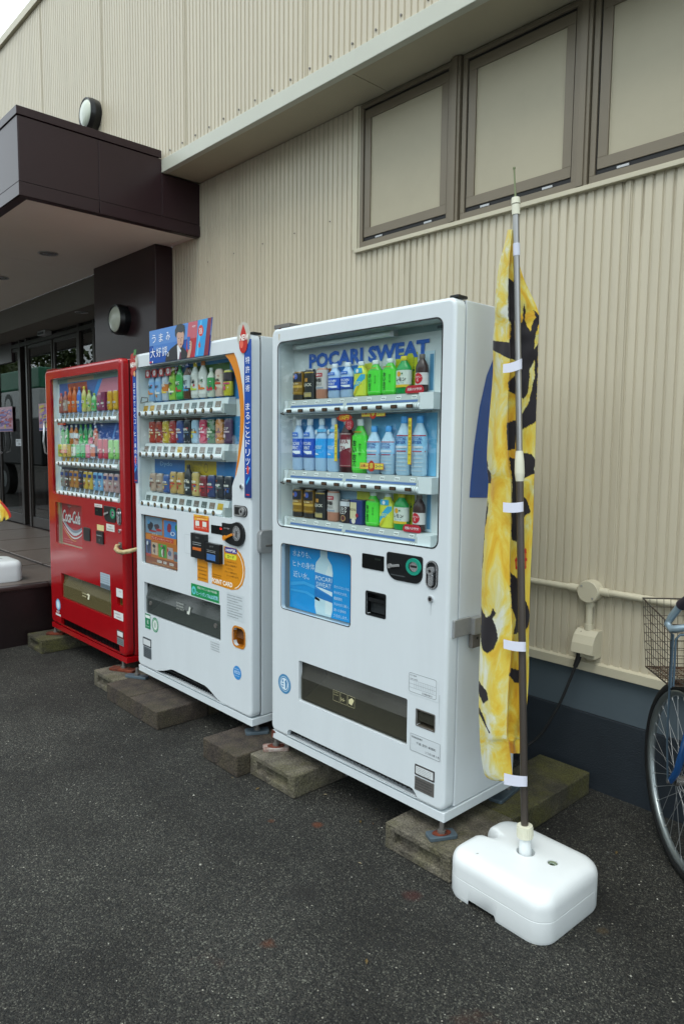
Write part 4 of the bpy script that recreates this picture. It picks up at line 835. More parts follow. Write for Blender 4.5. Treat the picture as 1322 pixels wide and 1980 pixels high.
# ================================================================== VENDING MACHINE 2 (middle, coffee)
M2 = empty('vending_machine', (-1.676, .2, .10), 'white coffee vending machine in the middle with orange arc and blue topper', 'vending machine', 'vending machines along the wall')
A0, A1 = -2.2276, -1.125
cabinet(M2, A0, A1, white_p)
arc = [(-1.272, 1.103), (-1.271, 1.253), (-1.258, 1.28), (-1.236, 1.31), (-1.212, 1.37), (-1.192, 1.44), (-1.179, 1.51), (-1.173, 1.575), (-1.176, 1.64), (-1.188, 1.71), (-1.207, 1.775), (-1.232, 1.83), (-1.252, 1.858)]
gl2 = [(-2.186, 1.115)] + [(-2.186+.001, 1.1035)] + arc + [(-2.180, 1.858), (-2.186, 1.852)]
ps2 = rr(-2.163, -1.771, .782, 1.056, .008, 3); pk2 = rr(-2.138, -1.374, .500, .678, .003, 2); cr2 = rr(-1.270, -1.172, .506, .600, .028, 4)
vn2 = [(-2.02, .1935), (-1.35, .1935), (-1.41, .208), (-1.455, .225), (-1.49, .238), (-1.52, .244), (-1.83, .248), (-1.86, .243), (-1.89, .232), (-1.935, .218), (-1.98, .207), (-2.02, .200)]
d = MB().m(white_p); plate(d, A0, A1, .187, 1.93, 0, .050, [gl2, ps2, pk2, cr2, vn2], hd=.02); d.build('door', M2)
recess_box(M2, -2.187, -1.17, 1.1, 1.86, .012, .081, white_in, 'display_case')
glass_pane(M2, gl2, .006)
b = MB().m(M('#cf7f12', .3))     # orange crescent printed behind the right edge of the glass
inn = [(-1.262, 1.25), (-1.252, 1.31), (-1.232, 1.39), (-1.220, 1.46), (-1.213, 1.53), (-1.212, 1.60), (-1.221, 1.67), (-1.240, 1.735), (-1.270, 1.795), (-1.305, 1.835), (-1.335, 1.855)]
outr = arc[1:]
m_ = min(len(inn), len(outr))
def resample(P, n):
    L = [0]
    for i in range(1, len(P)): L.append(L[-1]+math.dist(P[i], P[i-1]))
    r = []
    for k in range(n):
        t = L[-1]*k/(n-1); i = max(j for j in range(len(L)) if L[j] <= t+1e-9); i = min(i, len(P)-2); s_ = (t-L[i])/(L[i+1]-L[i]); r.append((P[i][0]+(P[i+1][0]-P[i][0])*s_, P[i][1]+(P[i+1][1]-P[i][1])*s_))
    return r
I_, O_ = resample(inn, 20), resample(outr, 20)
b.add([(x, .0052, z_) for x, z_ in I_]+[(x, .0052, z_) for x, z_ in O_], [(i, i+20, i+21, i+1) for i in range(19)]); b.build('orange_arc', M2)
cardm = {}
def shelf2(zbar, tags, yellow, n=11, x0=-2.163, dx=.0717, mroot=None, xa=-2.184, xb=-1.35, tw=.048, th=.030, rb=.0145, kn=.0135, strip='#c7cfd0', ybar=.020):
    s = empty('shelf', ((xa+xb)/2, .05, zbar-.02), parent=mroot)
    b = MB().m(M(strip)); b.prism([(.030, zbar+.012), (.040, zbar+.016+th+.014), (.080, zbar+.02+th+.014), (.080, zbar+.010)], xa+.012, xb-.002, 'yz'); b.build('tag_rail', s)
    b = MB().m(white_pl); tube_bar(b, xa, xb-.02, ybar, zbar, rb); b.m(grey_pl); b.box(xa, xb, .022, .08, zbar-.022, zbar-.014); b.box(xb-.018, xb, .012, .08, zbar-.014, zbar+.03); b.build('button_bar', s)
    for i in range(n):
        x = x0 + dx*i
        b = MB().m(white_pl); b.cyl((x, ybar-rb-.0035, zbar), (x, ybar-rb+.009, zbar), kn*1.06, n=18); b.m(blackp); b.cyl((x, ybar-rb-.0045, zbar), (x, ybar-rb-.0035, zbar), kn*.97, n=16); b.m(M('#75684a', .15)); b.cyl((x, ybar-rb-.0055, zbar), (x, ybar-rb-.0045, zbar), kn*.55, n=12); b.build('button', s)
        c = yellow if i in tags else ('#5d6a6a', '#7b6d62', '#56625f', '#69605a')[(i*7+n+int(zbar*100)) % 4]
        if isinstance(c, tuple): c = c[0]
        xx = x+.012
        b = MB().m(M(c, .25)); b.poly([(xx-tw/2, .0295, zbar+.0155), (xx+tw/2, .0295, zbar+.0155), (xx+tw/2, .0360, zbar+.0155+th), (xx-tw/2, .0360, zbar+.0155+th)])
        b.m('#8a5a20' if i in tags else '#a8b0ae'); b.text('¥'+('100' if i in tags else '120'), (xx, .0302, zbar+.020), .007, tw*.6, uz=(0, .2, .98), align='c'); b.build('price_tag', s)
    return s
shelf2(1.605, (0, 1), '#b98f1c', mroot=M2); shelf2(1.385, (5,), '#b99a1c', mroot=M2); shelf2(1.116, (10,), '#c0a02a', mroot=M2, x0=-2.150)
G2 = 'drinks on display in the middle white machine'
def busy(seed, n=6, zlo=.12, zhi=.82):
    q = random.Random(seed); o = []
    for i in range(n):
        a = q.uniform(-.9, .5); c = q.uniform(zlo, zhi-.06); w = q.uniform(.15, .55); h = q.uniform(.02, .09)
        o.append(('p', q.choice(['#d8d4c0', '#b8302c', '#2f5a9c', '#d0b040', '#3a8a4a', '#20242a', '#c9742c', '#e6e4dc', '#8a2a54']), [(a, c), (min(a+w, .95), c+q.uniform(-.02, .04)), (min(a+w*.9, .95), c+h), (a+w*.1, c+h*.8)]))
    return o
def simple(kind, cx, zb, w, h, body, cap, lab, accent, word, label, grp, yc=.058, ry=.018):
    art = [('r', accent, -.8, .8, .44, .50)] if kind != 'bottle' else [('r', accent, -.85, .85, .22, .27)]
    art += [('c', accent, -.25, .30, .34)]
    if word: art.append(('t', '#f0efe6' if word[1] else '#22282a', word[0], 0, .54 if kind != 'bottle' else .42, .10, 1.35))
    art = busy(label, 7, .12, .62 if kind == 'bottle' else .82) + art
    drink(kind, cx, zb, w, h, label, body, cap, lab, art, grp, yc=yc, ry=ry)
r1 = [('bottle', .058, .165, '#8fb4d8', '#b8303a', ('#7faee0', .3, .62), '#d8883a', ('天然水', 0), 'clear blue water bottle at left end of top shelf, middle machine'),
      ('bottle', .058, .165, '#93b6d6', '#b8303a', ('#86b2e0', .3, .62), '#e0e6ea', ('天然水', 0), 'clear blue water bottle beside the orange-marked soda, top shelf, middle machine'),
      ('bottle', .058, .168, '#b9c4d2', '#c83a3a', ('#d0792f', .28, .5), '#e8c84a', ('みかん', 1), 'pale bottle with orange fruit label, top shelf of middle machine'),
      ('bottle', .060, .170, '#9cc24a', '#b8b02a', ('#86b83a', .1, .62), '#e8ecd0', ('綾', 0), 'yellow-green tea bottle with white swirl, top shelf of middle machine'),
      ('bottle', .062, .175, '#2f9a4a', '#2a7a3a', ('#3cab52', .08, .7), '#c83a3a', ('緑茶', 1), 'tall vivid green tea bottle on top shelf of middle machine'),
      ('bottle', .060, .178, '#5a3a2a', '#24489a', ('#b8c8cc', .3, .66), '#3a8ab8', ('烏龍茶', 0), 'brown tea bottle with dark blue cap, top shelf of middle machine'),
      ('bottle', .060, .176, '#c9cdc6', '#d0b82a', ('#d3d6cf', .1, .68), '#b8d04a', ('乳酸', 0), 'milky white bottle with yellow cap, top shelf of middle machine'),
      ('bottle', .066, .178, '#d0d2cc', '#c8703a', ('#d8dad4', .1, .7), '#e07a2a', ('さらっと', 0), 'white citrus drink bottle with orange cap, top shelf of middle machine'),
      ('bottle', .056, .140, '#c9d2c0', '#c9d2c9', ('#3f9a52', .25, .66), '#c83a52', None, 'white and green small bottle, top shelf of middle machine'),
      ('can', .060, .130, '#d0b8a8', None, ('#d8cbb8', .3, .8), '#c8402a', ('桃', 0), 'peach coloured can with red marks, top shelf of middle machine'),
      ('can', .066, .120, '#c9c23a', None, ('#3a3038', .55, .9), '#d04a78', ('生姜', 0), 'wide yellow and black can at right end of top shelf, middle machine')]
for i, (k, w_, h_, bd, cp_, lb, ac, wd, l) in enumerate(r1): simple(k, -2.118+i*.0735, 1.674, w_, h_, bd, cp_, lb, ac, wd, l, G2)
r2 = [('#a83a2a', '#d8c8a0', ('肉', 1), 'red soup can with beige picture at left end of middle shelf'), ('#9c3426', '#cbb890', ('汁', 1), 'dark red soup can, second on middle shelf of middle machine'), ('#c0a838', '#8a3a20', ('コーン', 0), 'yellow corn soup can on middle shelf of middle machine'),
      ('#a02c2c', '#d8a040', ('赤', 1), 'crimson can between the corn soup and navy cans'), ('#39508c', '#c9ccd2', ('微糖', 1), 'navy blue coffee can on middle shelf of middle machine'), ('#1f2530', '#7a8a9a', ('黒', 1), 'near black coffee can on middle shelf of middle machine'),
      ('#9fc0d4', '#d8c83a', ('カルピス', 0), 'pale blue can with yellow mark, middle shelf of middle machine'), ('#c43a5c', '#e8c8d4', ('MY', 1), 'pink tall can on middle shelf of middle machine'), ('#2f6a3a', '#c8d8b8', ('茶', 1), 'dark green can with white pear shape, middle shelf'),
      ('#c07a24', '#7a2a3a', ('あずき', 0), 'orange can with purple-red disc, middle shelf of middle machine'), ('#57405c', '#c9b8c0', ('ココア', 1), 'purple brown can with swirl at right end of middle shelf')]
for i, (bd, ac, wd, l) in enumerate(r2): simple('can', -2.118+i*.0735, 1.449, .062 if i < 6 else .058, .118, bd, None, (bd, .1, .85), ac, wd, l, G2)
r3 = [('can', '#b09a88', '#7a5a48', .10, 'beige coffee can at left end of bottom shelf, middle machine'), ('can', '#a8988a', '#6a4a3c', .10, 'beige coffee can, second on bottom shelf of middle machine'), ('can', '#3a5a94', '#c9b060', .095, 'dull blue can on bottom shelf left of the gold cans'),
      ('can', '#b5985a', '#c0402a', .115, 'gold coffee can with red ribbon, left of the pair, bottom shelf'), ('can', '#b89a5c', '#b03a2a', .115, 'gold coffee can with red ribbon beside the black bottle'), ('bottle', '#2b3134', '#9aa4a8', .155, 'black aluminium coffee bottle in the middle of the bottom shelf'),
      ('can', '#c0ab6a', '#b0302a', .12, 'cream and gold can right of the black bottle, bottom shelf'), ('can', '#7a2c34', '#c83a48', .105, 'dark red can on bottom shelf of middle machine'), ('can', '#31406a', '#c04048', .11, 'navy can with red stripe on bottom shelf of middle machine'),
      ('can', '#2c3038', '#6a7076', .11, 'black can beside the navy can, bottom shelf of middle machine'), ('can', '#262b33', '#3a4a70', .11, 'black can at the right end of bottom shelf, middle machine')]
for i, (k, bd, ac, h_, l) in enumerate(r3): simple(k, -2.118+i*.0735, 1.184, .060, h_, bd, '#20262a', (bd, .1, .6 if k == 'bottle' else .85), ac, ('BLACK', 1) if k == 'bottle' else ('珈琲', 1), l, G2)
pc = MB().m('#3f86c4'); pc.box(-2.142, -1.18, .0775, .0803, 1.66, 1.852); pc.m('#7a2e3c'); pc.box(-2.142, -1.86, .0768, .0775, 1.80, 1.846); pc.m('#3f6a30'); pc.box(-1.80, -1.40, .0768, .0775, 1.72, 1.835)
pc.m('#5d3a34'); pc.box(-2.142, -1.66, .0775, .0803, 1.447, 1.578); pc.m('#3f8ab8'); pc.box(-1.66, -1.18, .0775, .0803, 1.447, 1.578)
pc.m('#2f74b8'); pc.box(-2.142, -1.82, .0775, .0803, 1.18, 1.362); pc.m('#c2a81c'); pc.box(-1.82, -1.52, .0775, .0803, 1.18, 1.362); pc.m('#3b80bc'); pc.box(-1.52, -1.18, .0775, .0803, 1.18, 1.362)
pc.m('#8a7a2a'); pc.text('W COFFEE', (-1.74, .0770, 1.335), .018, .09); pc.text('STEEL', (-1.74, .0770, 1.305), .02, .08); ring(pc, circ(-1.615, 1.325, .020, 20, 1.2), circ(-1.615, 1.325, .015, 20, 1.2), .0770)
pc.m('#8fc0e4'); pc.text('Dydo', (-2.08, .0770, 1.318), .03, .13); pc.build('price_card', M2)
for i in range(4):
    t = MB().m('#b03038'); t.box(-2.13+.073*i-.02, -2.13+.073*i+.03, .034, .036, 1.80, 1.842); t.m('#e0d8d8'); t.flat(circ(-2.125+.073*i, 1.822, .015, 18), .0335); t.m('#b03038'); t.text('100円', (-2.125+.073*i, .0332, 1.818), .008, .02, align='c'); t.build('bottle_tag', M2)
b = MB().m(steel_d); b.tube([(-2.165, .012, 1.668), (-2.155, .012, 1.695), (-2.09, .014, 1.690), (-2.09, .014, 1.672), (-2.165, .012, 1.665)], .0028, 6); b.build('price_frame', M2)
# topper sign
tp = empty('topper_sign', (-1.74, -.005, 1.86), parent=M2); Y = -.0062
def slant(x, z_): return x + (.018*(z_-1.863)/.17)      # the board leans out a little at the top right
b = MB().m(M('#1d4fa4', .22)); b.prism([(slant(-2.030, 1.863), 1.863), (slant(-1.452, 1.863), 1.863), (-1.420, 2.034), (-2.024, 2.034)], -.005, -.002); b.build('board', tp)
b = MB().m('#3a74bc'); b.flat([(-1.98, 1.935), (-1.80, 1.88), (-1.72, 1.90), (-1.72, 2.033), (-2.0, 2.033)], Y)
b.m('#4f83c4'); b.flat([(-2.023, 1.955), (-1.430, 1.955), (-1.421, 2.033), (-2.024, 2.033)], Y-.0001)
b.m('#a9202c'); b.flat([(-1.66, 1.864), (-1.56, 1.864), (-1.545, 2.033), (-1.63, 2.033)], Y-.0003); b.m('#b85a66'); b.flat([(-1.644, 1.955), (-1.552, 1.955), (-1.545, 2.033), (-1.63, 2.033)], Y-.0004)
b.m('#1a92d0'); b.flat([(-1.575, 1.864), (-1.495, 1.864), (-1.455, 2.034), (-1.535, 2.034)], Y-.0006); b.m('#5ab8e4'); b.flat([(-1.560, 1.870), (-1.545, 1.870), (-1.505, 2.030), (-1.52, 2.030)], Y-.0007)
b.m('#c43a2c'); b.flat(circ(-1.517, 1.983, .023, 20, 1.15), Y-.0008); b.m('#e8e6e0'); b.text('旨', (-1.517, Y-.0009, 1.968), .028, .026, align='c'); b.m('#c0402a'); b.flat([(-1.538, 1.905), (-1.523, 1.905), (-1.522, 1.918), (-1.531, 1.938), (-1.540, 1.918)], Y-.0008)
b.m('#7a1a30'); b.flat([(-1.495, 1.864), (-1.455, 1.864), (-1.423, 2.033), (-1.455, 2.033)], Y-.0005)
# plain generic figure in a dark suit holding a can
sx = -1.705
b.m('#14171c'); b.flat([(-1.86, 1.864), (-1.632, 1.864), (-1.645, 1.895), (-1.675, 1.915), (-1.735, 1.945), (-1.80, 1.925), (-1.845, 1.90)], Y-.0010)
b.m('#d8dce0'); b.flat([(-1.735, 1.864), (-1.713, 1.864), (-1.700, 1.905), (-1.728, 1.94), (-1.738, 1.93)], Y-.0012); b.m('#54203a'); b.flat([(-1.722, 1.864), (-1.700, 1.864), (-1.702, 1.895), (-1.710, 1.905)], Y-.0013)
b.m('#c09a86'); b.flat([(sx-.035, 1.985), (sx-.030, 1.945), (sx-.012, 1.922), (sx+.008, 1.920), (sx+.026, 1.938), (sx+.034, 1.97), (sx+.034, 1.995), (sx-.03, 2.0)], Y-.0014)
b.m('#2d3438'); b.flat([(sx-.042, 1.972), (sx-.036, 1.99), (sx-.020, 1.998), (sx+.010, 1.992), (sx+.028, 1.996), (sx+.038, 1.975), (sx+.044, 2.0), (sx+.040, 2.024), (sx+.010, 2.036), (sx-.03, 2.034), (sx-.052, 2.010), (sx-.052, 1.985)], Y-.0016)
b.m('#3a2a26')
for ex in (-.016, .016): b.flat(circ(sx+ex, 1.967, .0045, 10, .45), Y-.0018)
b.m('#8a4a44'); b.flat(circ(sx+.004, 1.936, .010, 12, .3), Y-.0018); b.m('#a07c6a'); b.flat([(sx+.0, 1.965), (sx+.004, 1.965), (sx+.010, 1.950), (sx+.0, 1.949)], Y-.0017)
b.m('#1c5fae'); b.flat(rr(-1.640, -1.615, 1.905, 1.965, .003, 2), Y-.0015); b.m('#c09a86'); b.flat([(-1.645, 1.866), (-1.618, 1.866), (-1.600, 1.905), (-1.597, 1.935), (-1.607, 1.94), (-1.614, 1.91), (-1.632, 1.90)], Y-.0016)
for k in range(3): b.flat(rr(-1.621, -1.600, 1.912+.012*k, 1.920+.012*k, .003, 2), Y-.0019)
b.m('#e8eef4')
for i, ch in enumerate('うまみ'): b.text(ch, (-1.972+.073*i, Y-.002, 1.968), .042, .040, align='c')
for i, ch in enumerate('大好評'): b.text(ch, (-1.985+.062*i, Y-.002, 1.893), .048, .050, align='c')
ring(b, circ(-1.828, 1.898, .009, 14, 1.2), circ(-1.828, 1.898, .006, 14, 1.2), Y-.002); b.text('NEW', (-1.592, Y-.002, 2.005), .009, .03)
b.m('#c02040'); b.flat(rr(-2.024, -2.000, 1.867, 1.875, .001, 2), Y-.002); b.m('#d8e0e8'); b.flat(circ(-1.990, 1.871, .006, 12), Y-.002); b.build('print', tp)
# drop shaped NEW badges and blue side banners
def drop(cx, zc, w, h, col, root, berries=False):
    b = MB().m(M('#b7b6aa', .3)); b.prism(circ(cx, zc+.018, w*1.25, 28, 1.1), -.0045, -.0038); b.m(M(col, .25))
    P = [(cx+w*math.sin(t)*(math.sin(t/2)**1.1), zc+h*.5*math.cos(t)) for t in [2*math.pi*i/28 for i in range(28)]]
    if berries:
        b.m('#a82418')
        for i, (a, c) in enumerate(((-.02, .05), (.005, .055), (-.028, .025), (0, .02), (-.01, -.01), (.01, -.012), (-.015, -.035))): b.prism(circ(cx+a, zc+c, .017, 14), -.0062-.0003*i, -.0048)
        b.m('#3f7a3c'); b.prism([(cx+.0, zc+.05), (cx+.03, zc+.06), (cx+.038, zc+.085), (cx+.01, zc+.085)], -.0085, -.008); b.m('#c9a070'); b.prism(circ(cx+.012, zc-.045, .012, 12, 1.3), -.009, -.0085)
    else:
        b.prism(P[::-1], -.0062, -.0045); b.m('#e06048'); b.flat(circ(cx-.012, zc-.02, w*.35, 14, 1.4), -.0065)
    b.m('#f2eee6'); b.text('NEW', (cx+(.012 if not berries else 0), -.0095, zc-.008), .026, .066, align='c', bold=.03); b.build('new_badge', root)
drop(-1.172, 1.910, .040, .125, '#b8261c', M2); drop(-2.205, 1.868, .035, .1, '#b8261c', M2, True)
for x0_, x1_, z0_, z1_, txt_, sp, hh in ((-1.168, -1.117, 1.208, 1.905, '特許技術 まるごとドリップ', .0405, .031), (-2.226, -2.190, 1.225, 1.855, '豆だけでなくコーヒー果肉まで', .033, .024)):
    b = MB().m(M('#1b4aa0', .25)); b.prism([(x0_, z0_), (x1_, z0_), (x1_, z1_), (x0_, z1_)], -.0032, -.0012); cxm = (x0_+x1_)/2; b.m('#14306e'); b.flat([(x0_, z0_), (x1_, z0_), (x1_, z0_+.09), (x0_, z0_+.06)], -.0034)
    b.m('#e4ebf2'); b.vtext(txt_, (cxm, -.0036, z1_-.105), hh, step=sp)
    b.m('#d0402c'); b.flat(circ(cxm, z0_+.125, .008, 12, 2.4), -.0038); b.m('#2fa0d8'); b.flat([(cxm-.012, z0_+.055), (cxm+.012, z0_+.085), (cxm+.012, z0_+.098), (cxm-.012, z0_+.07)], -.0038); b.m('#c02a3c'); b.flat(rr(cxm-.012, cxm+.012, z0_+.010, z0_+.017, .001, 2), -.0038); b.build('side_banner', M2)
# controls of the middle machine
l = empty('lock', (-1.2, 0, 1.14), parent=M2); b = MB().m(blackp); b.prism(rr(-1.254, -1.149, 1.118, 1.169, [.008, .025, .025, .008], 5), -.003, .003); b.build('lock_surround', l)
b = MB().m(steel); ring(b, rr(-1.252, -1.151, 1.120, 1.167, [.008, .024, .024, .008], 5), rr(-1.246, -1.157, 1.126, 1.161, [.004, .019, .019, .004], 5), -.0045); b.cyl((-1.183, -.003, 1.1435), (-1.183, -.013, 1.1435), .017, n=20); b.m(black); b.box(-1.240, -1.215, -.0040, -.0032, 1.131, 1.158); b.cyl((-1.183, -.0132, 1.1435), (-1.183, -.0136, 1.1435), .007, n=12); b.build('lock_handle', l)
b = MB().m(chrome); b.cyl((-1.195, 0, 1.255), (-1.195, -.006, 1.255), .011, n=16); b.m(black); b.cyl((-1.195, -.006, 1.255), (-1.195, -.0065, 1.255), .006, n=12); b.build('keyhole', M2)
recess_box(M2, -2.164, -1.770, .781, 1.057, .010, .022, mat('poster_well_dark', '#15202c', .4), 'poster_case')
p = MB().m('#b86a24'); Y = .0195; p.box(-2.150, -1.775, .020, .0215, .785, 1.05)
rs = random.Random(11); HX0, HX1, HZ0, HZ1 = -2.148, -1.777, .787, 1.046
def hp(a, c): return (HX0+(HX1-HX0)*a, HZ0+(HZ1-HZ0)*c)
def quad(a0, a1, c0, c1, col, y): p.m(col); p.flat([hp(a0, c0), hp(a1, c0), hp(a1, c1), hp(a0, c1)], y)
quad(0, .5, .64, 1, '#6f8aa0', Y); quad(.55, .90, .62, .97, '#3f7fc0', Y); quad(.90, 1, .5, 1, '#3a4a40', Y); quad(0, 1, .50, .62, '#cf7a24', Y); quad(.16, .82, .515, .60, '#c2452c', Y-.0002); quad(0, .16, .2, .5, '#4a5a84', Y); quad(.18, .36, .2, .46, '#c0a890', Y); quad(.38, .62, .18, .46, '#4a9a3c', Y); quad(.64, .8, .18, .42, '#b0a0a0', Y); quad(.82, 1, .16, .36, '#5a7a84', Y); quad(0, 1, 0, .14, '#84482c', Y); quad(0, .16, .14, .2, '#a83a2c', Y)
def blob(a, c, ra, rc, col, y): p.m(col); p.flat([hp(a+ra*math.cos(t)*rs.uniform(.75, 1.1), c+rc*math.sin(t)*rs.uniform(.75, 1.1)) for t in [2*math.pi*i/11 for i in range(11)]], y)
for k, (a, c, ra, rc, col) in enumerate(((.14, .80, .10, .10, '#2a2a34'), (.10, .88, .05, .05, '#4a8ab8'), (.34, .80, .08, .07, '#4a3a44'), (.40, .74, .10, .03, '#b02c30'), (.22, .70, .14, .02, '#a02830'), (.70, .82, .07, .10, '#8c2030'), (.80, .72, .07, .05, '#d0d8e0'), (.80, .72, .04, .03, '#3a5a9c'), (.09, .34, .05, .12, '#26344c'), (.05, .42, .03, .05, '#c9ccd2'), (.25, .38, .05, .04, '#2a3030'), (.26, .28, .03, .06, '#6a5a5a'), (.48, .42, .03, .03, '#c03a7a'), (.54, .38, .05, .05, '#1f6a34'), (.50, .28, .03, .09, '#d8d8d0'), (.53, .28, .025, .1, '#6a3a30'), (.71, .30, .05, .06, '#5a6a84'), (.66, .36, .02, .05, '#b03040'), (.89, .26, .06, .06, '#5a3a4a'), (.92, .86, .05, .08, '#2f7a34'))): blob(a, c, ra, rc, col, Y-.0003-.00004*k)
p.m('#e8d9c0'); p.text('プレゼントキャンペーン', (*[hp(.18, .53)[0]], Y-.0012, hp(0, .53)[1]), .014, .22); p.text('当たる', (hp(.2, 0)[0], Y-.0012, hp(0, .62)[1]), .010, .06); p.m('#d8d0c0')
for a, w_ in ((.34, .14), (.53, .09), (.70, .12)): quad(a, a+w_, .055, .105, '#cfc8c0', Y-.0012); scribble(p, M('#3a3a50'), hp(a+.01, 0)[0], hp(a+w_-.01, 0)[0], hp(0, .07)[1], 0, .006, Y-.0014, 3)
scribble(p, M('#c9a060'), hp(.2, 0)[0], hp(.95, 0)[0], hp(0, .02)[1], 0, .005, Y-.0014, 6)
p.build('advert_poster', M2); glass_pane(M2, rr(-2.1625, -1.7715, .7825, 1.0555, .007, 3), .005, 'poster_window')
b = MB().m(M('#c8391c', .3)); Y = -.0008; b.flat(rr(-1.608, -1.469, 1.019, 1.098, .001, 2), Y); b.m('#e0a82a'); b.flat(rr(-1.608, -1.469, 1.087, 1.098, .001, 2), Y-.0003); b.flat([(-1.60, 1.070), (-1.475, 1.077), (-1.475, 1.085), (-1.60, 1.083)], Y-.0003); b.m('#d8dad0'); b.flat(rr(-1.592, -1.556, 1.043, 1.068, .001, 2), Y-.0004); b.flat(rr(-1.527, -1.490, 1.043, 1.068, .001, 2), Y-.0004)
b.m('#f0d8c8'); b.text('使えます', (-1.594, Y-.0005, 1.031), .009, .05); b.text('ポイント', (-1.533, Y-.0005, 1.031), .009, .05); b.text('電子マネー', (-1.575, Y-.0005, 1.074), .008, .08); b.m('#6a1a10'); b.text('ご利用案内', (-1.56, Y-.0006, 1.089), .006, .06); b.build('red_notice_sticker', M2)
b = MB().m(mat('display_black', '#0a0d0e', .12)); b.prism(rr(-1.449, -1.344, 1.019, 1.060, .002, 2), -.002, .002); b.m(mat('red_led', '#ff2a20', .4, emit=1.2)); b.text('120', (-1.372, -.0023, 1.043), .010, .022); b.build('price_display', M2)
b = MB().m(blackp)
P = [(-1.343, 1.030), (-1.336, 1.008), (-1.312, .992), (-1.280, .984)] + [(-1.225+.060*math.cos(R(a)), 1.036+.056*math.sin(R(a))) for a in range(-105, 96, 15)] + [(-1.262, 1.082), (-1.29, 1.078), (-1.343, 1.079)]
b.prism(P, -.010, .002); b.m('#c9cccc'); b.text('おつり返却', (-1.325, -.0105, 1.052), .007, .045); b.build('coin_panel', M2, bevel=.003)
b = MB().m(steel); ring(b, circ(-1.222, 1.040, .032, 26, 1.1), circ(-1.222, 1.040, .029, 26, 1.1), -.012); b.m(chrome); b.prism(circ(-1.222, 1.040, .0275, 24, 1.1), -.0112, -.0104); b.m(black); b.prism(rr(-1.226, -1.219, 1.022, 1.052, .002, 2), -.0118, -.0113); b.build('coin_slot', M2)
b = MB().m(M('#cf7f12', .3)); b.cyl((-1.315, -.0105, 1.010), (-1.315, -.020, 1.010), .012, n=14); b.obox((-1.285, -.016, 1.020), (.033, 0, .012), (0, .003, 0), (-.002, 0, .0055)); b.build('return_lever', M2, bevel=.001)
for x0_, x1_, z0_, z1_, acc in ((-1.604, -1.477, .886, 1.008, '#c0621c'), (-1.475, -1.350, .880, .973, '#3a6aa8')):
    b = MB().m(blackp); b.box(x0_, x1_, -.022, .001, z0_, z1_); b.m('#8a9090'); H = z1_-z0_
    for k in range(2): b.box(x0_+.02, x1_-.03, -.0232, -.0222, z0_+H*(.62-.08*k), z0_+H*(.645-.08*k))
    b.m(acc); b.box(x0_+.02, x1_-.03, -.0232, -.0222, z0_+H*(.32 if acc[1] == 'c' else .12), z0_+H*(.44)); b.m('#9aa0a0'); b.text('コイン' if acc[1] == 'c' else 'カード', ((x0_+x1_)/2, -.0235, z0_+H*.80), .009, .03, align='c'); b.build('card_reader', M2, bevel=.002)
outline_mb = MB(); outline(outline_mb, M('#8f9ca2'), -1.70, -1.604, .893, .990, -.0006, .0009, .004); outline_mb.build('cover_seam', M2)
b = MB().m(M('#d08a1a', .3)); Y = -.0008
b.flat([(-1.447, .773), (-1.36, .770), (-1.28, .767), (-1.225, .778), (-1.190, .805), (-1.172, .845), (-1.170, .885), (-1.180, .920), (-1.205, .950), (-1.240, .967), (-1.341, .968), (-1.341, .880), (-1.447, .878)], Y)
b.flat(rr(-1.578, -1.480, .770, .884, .001, 2), Y); b.m('#e4e0d4')
O_ = [(-1.275+.094*math.cos(R(a)), .868+.094*math.sin(R(a))) for a in range(-75, 76, 10)]; I_ = [(-1.275+.089*math.cos(R(a)), .868+.090*math.sin(R(a))) for a in range(-75, 76, 10)]
b.add([(x, Y-.0003, z_) for x, z_ in I_]+[(x, Y-.0003, z_) for x, z_ in O_], [(i, i+len(O_), i+len(O_)+1, i+1) for i in range(len(O_)-1)])
b.m('#2a2a84'); b.flat(rr(-1.333, -1.232, .940, .966, .012, 4), Y-.0004); b.m('#f0f0f4'); b.text('1000円札', (-1.282, Y-.0006, .945), .016, .085, align='c', bold=.02); b.m('#cfd33a'); b.flat(rr(-1.333, -1.235, .911, .935, .012, 4), Y-.0004); b.m('#22301c'); b.text('カード', (-1.284, Y-.0006, .915), .016, .055, align='c', bold=.02)
b.m('#40300c')
for i, t_ in enumerate(('カードを入れてください', 'お金を入れて商品を押して', 'ください。', 'ポイントが貯まると', 'カードが戻ります。')): b.text(t_, (-1.333+(.015 if i in (2, 4) else 0), Y-.0005, .893-.0165*i), .0095, .10-(.045 if i == 2 else 0))
b.m('#f0eee6'); b.text('POINT CARD', (-1.445, Y-.0005, .779), .023, .175, bold=.03)
b.m('#5a4010'); scribble(b, M('#5a4010'), -1.572, -1.486, .838, 0, .008, Y-.0005, 3); scribble(b, M('#5a4010'), -1.572, -1.486, .820, 0, .008, Y-.0005, 4); scribble(b, M('#5a4010'), -1.560, -1.486, .802, 0, .008, Y-.0005, 5); scribble(b, M('#5a4010'), -1.572, -1.486, .782, 0, .007, Y-.0005, 6); scribble(b, M('#5a4010'), -1.44, -1.36, .818, 0, .005, Y-.0005, 8); scribble(b, M('#5a4010'), -1.44, -1.36, .808, 0, .005, Y-.0005, 9); b.build('point_card_sticker', M2)
b = MB().m(M('#1c8a4e', .3)); b.flat(rr(-1.640, -1.382, .682, .748, .001, 2), Y); outline(b, M('#d4e4dc'), -1.640, -1.382, .682, .748, Y-.0002, .0015, .001); b.m('#5ac0c4'); b.flat(circ(-1.612, .713, .020, 20, 1.05), Y-.0004); b.m('#1c8a4e'); b.text('e', (-1.612, Y-.0006, .702), .020, .018, align='c', bold=.03)
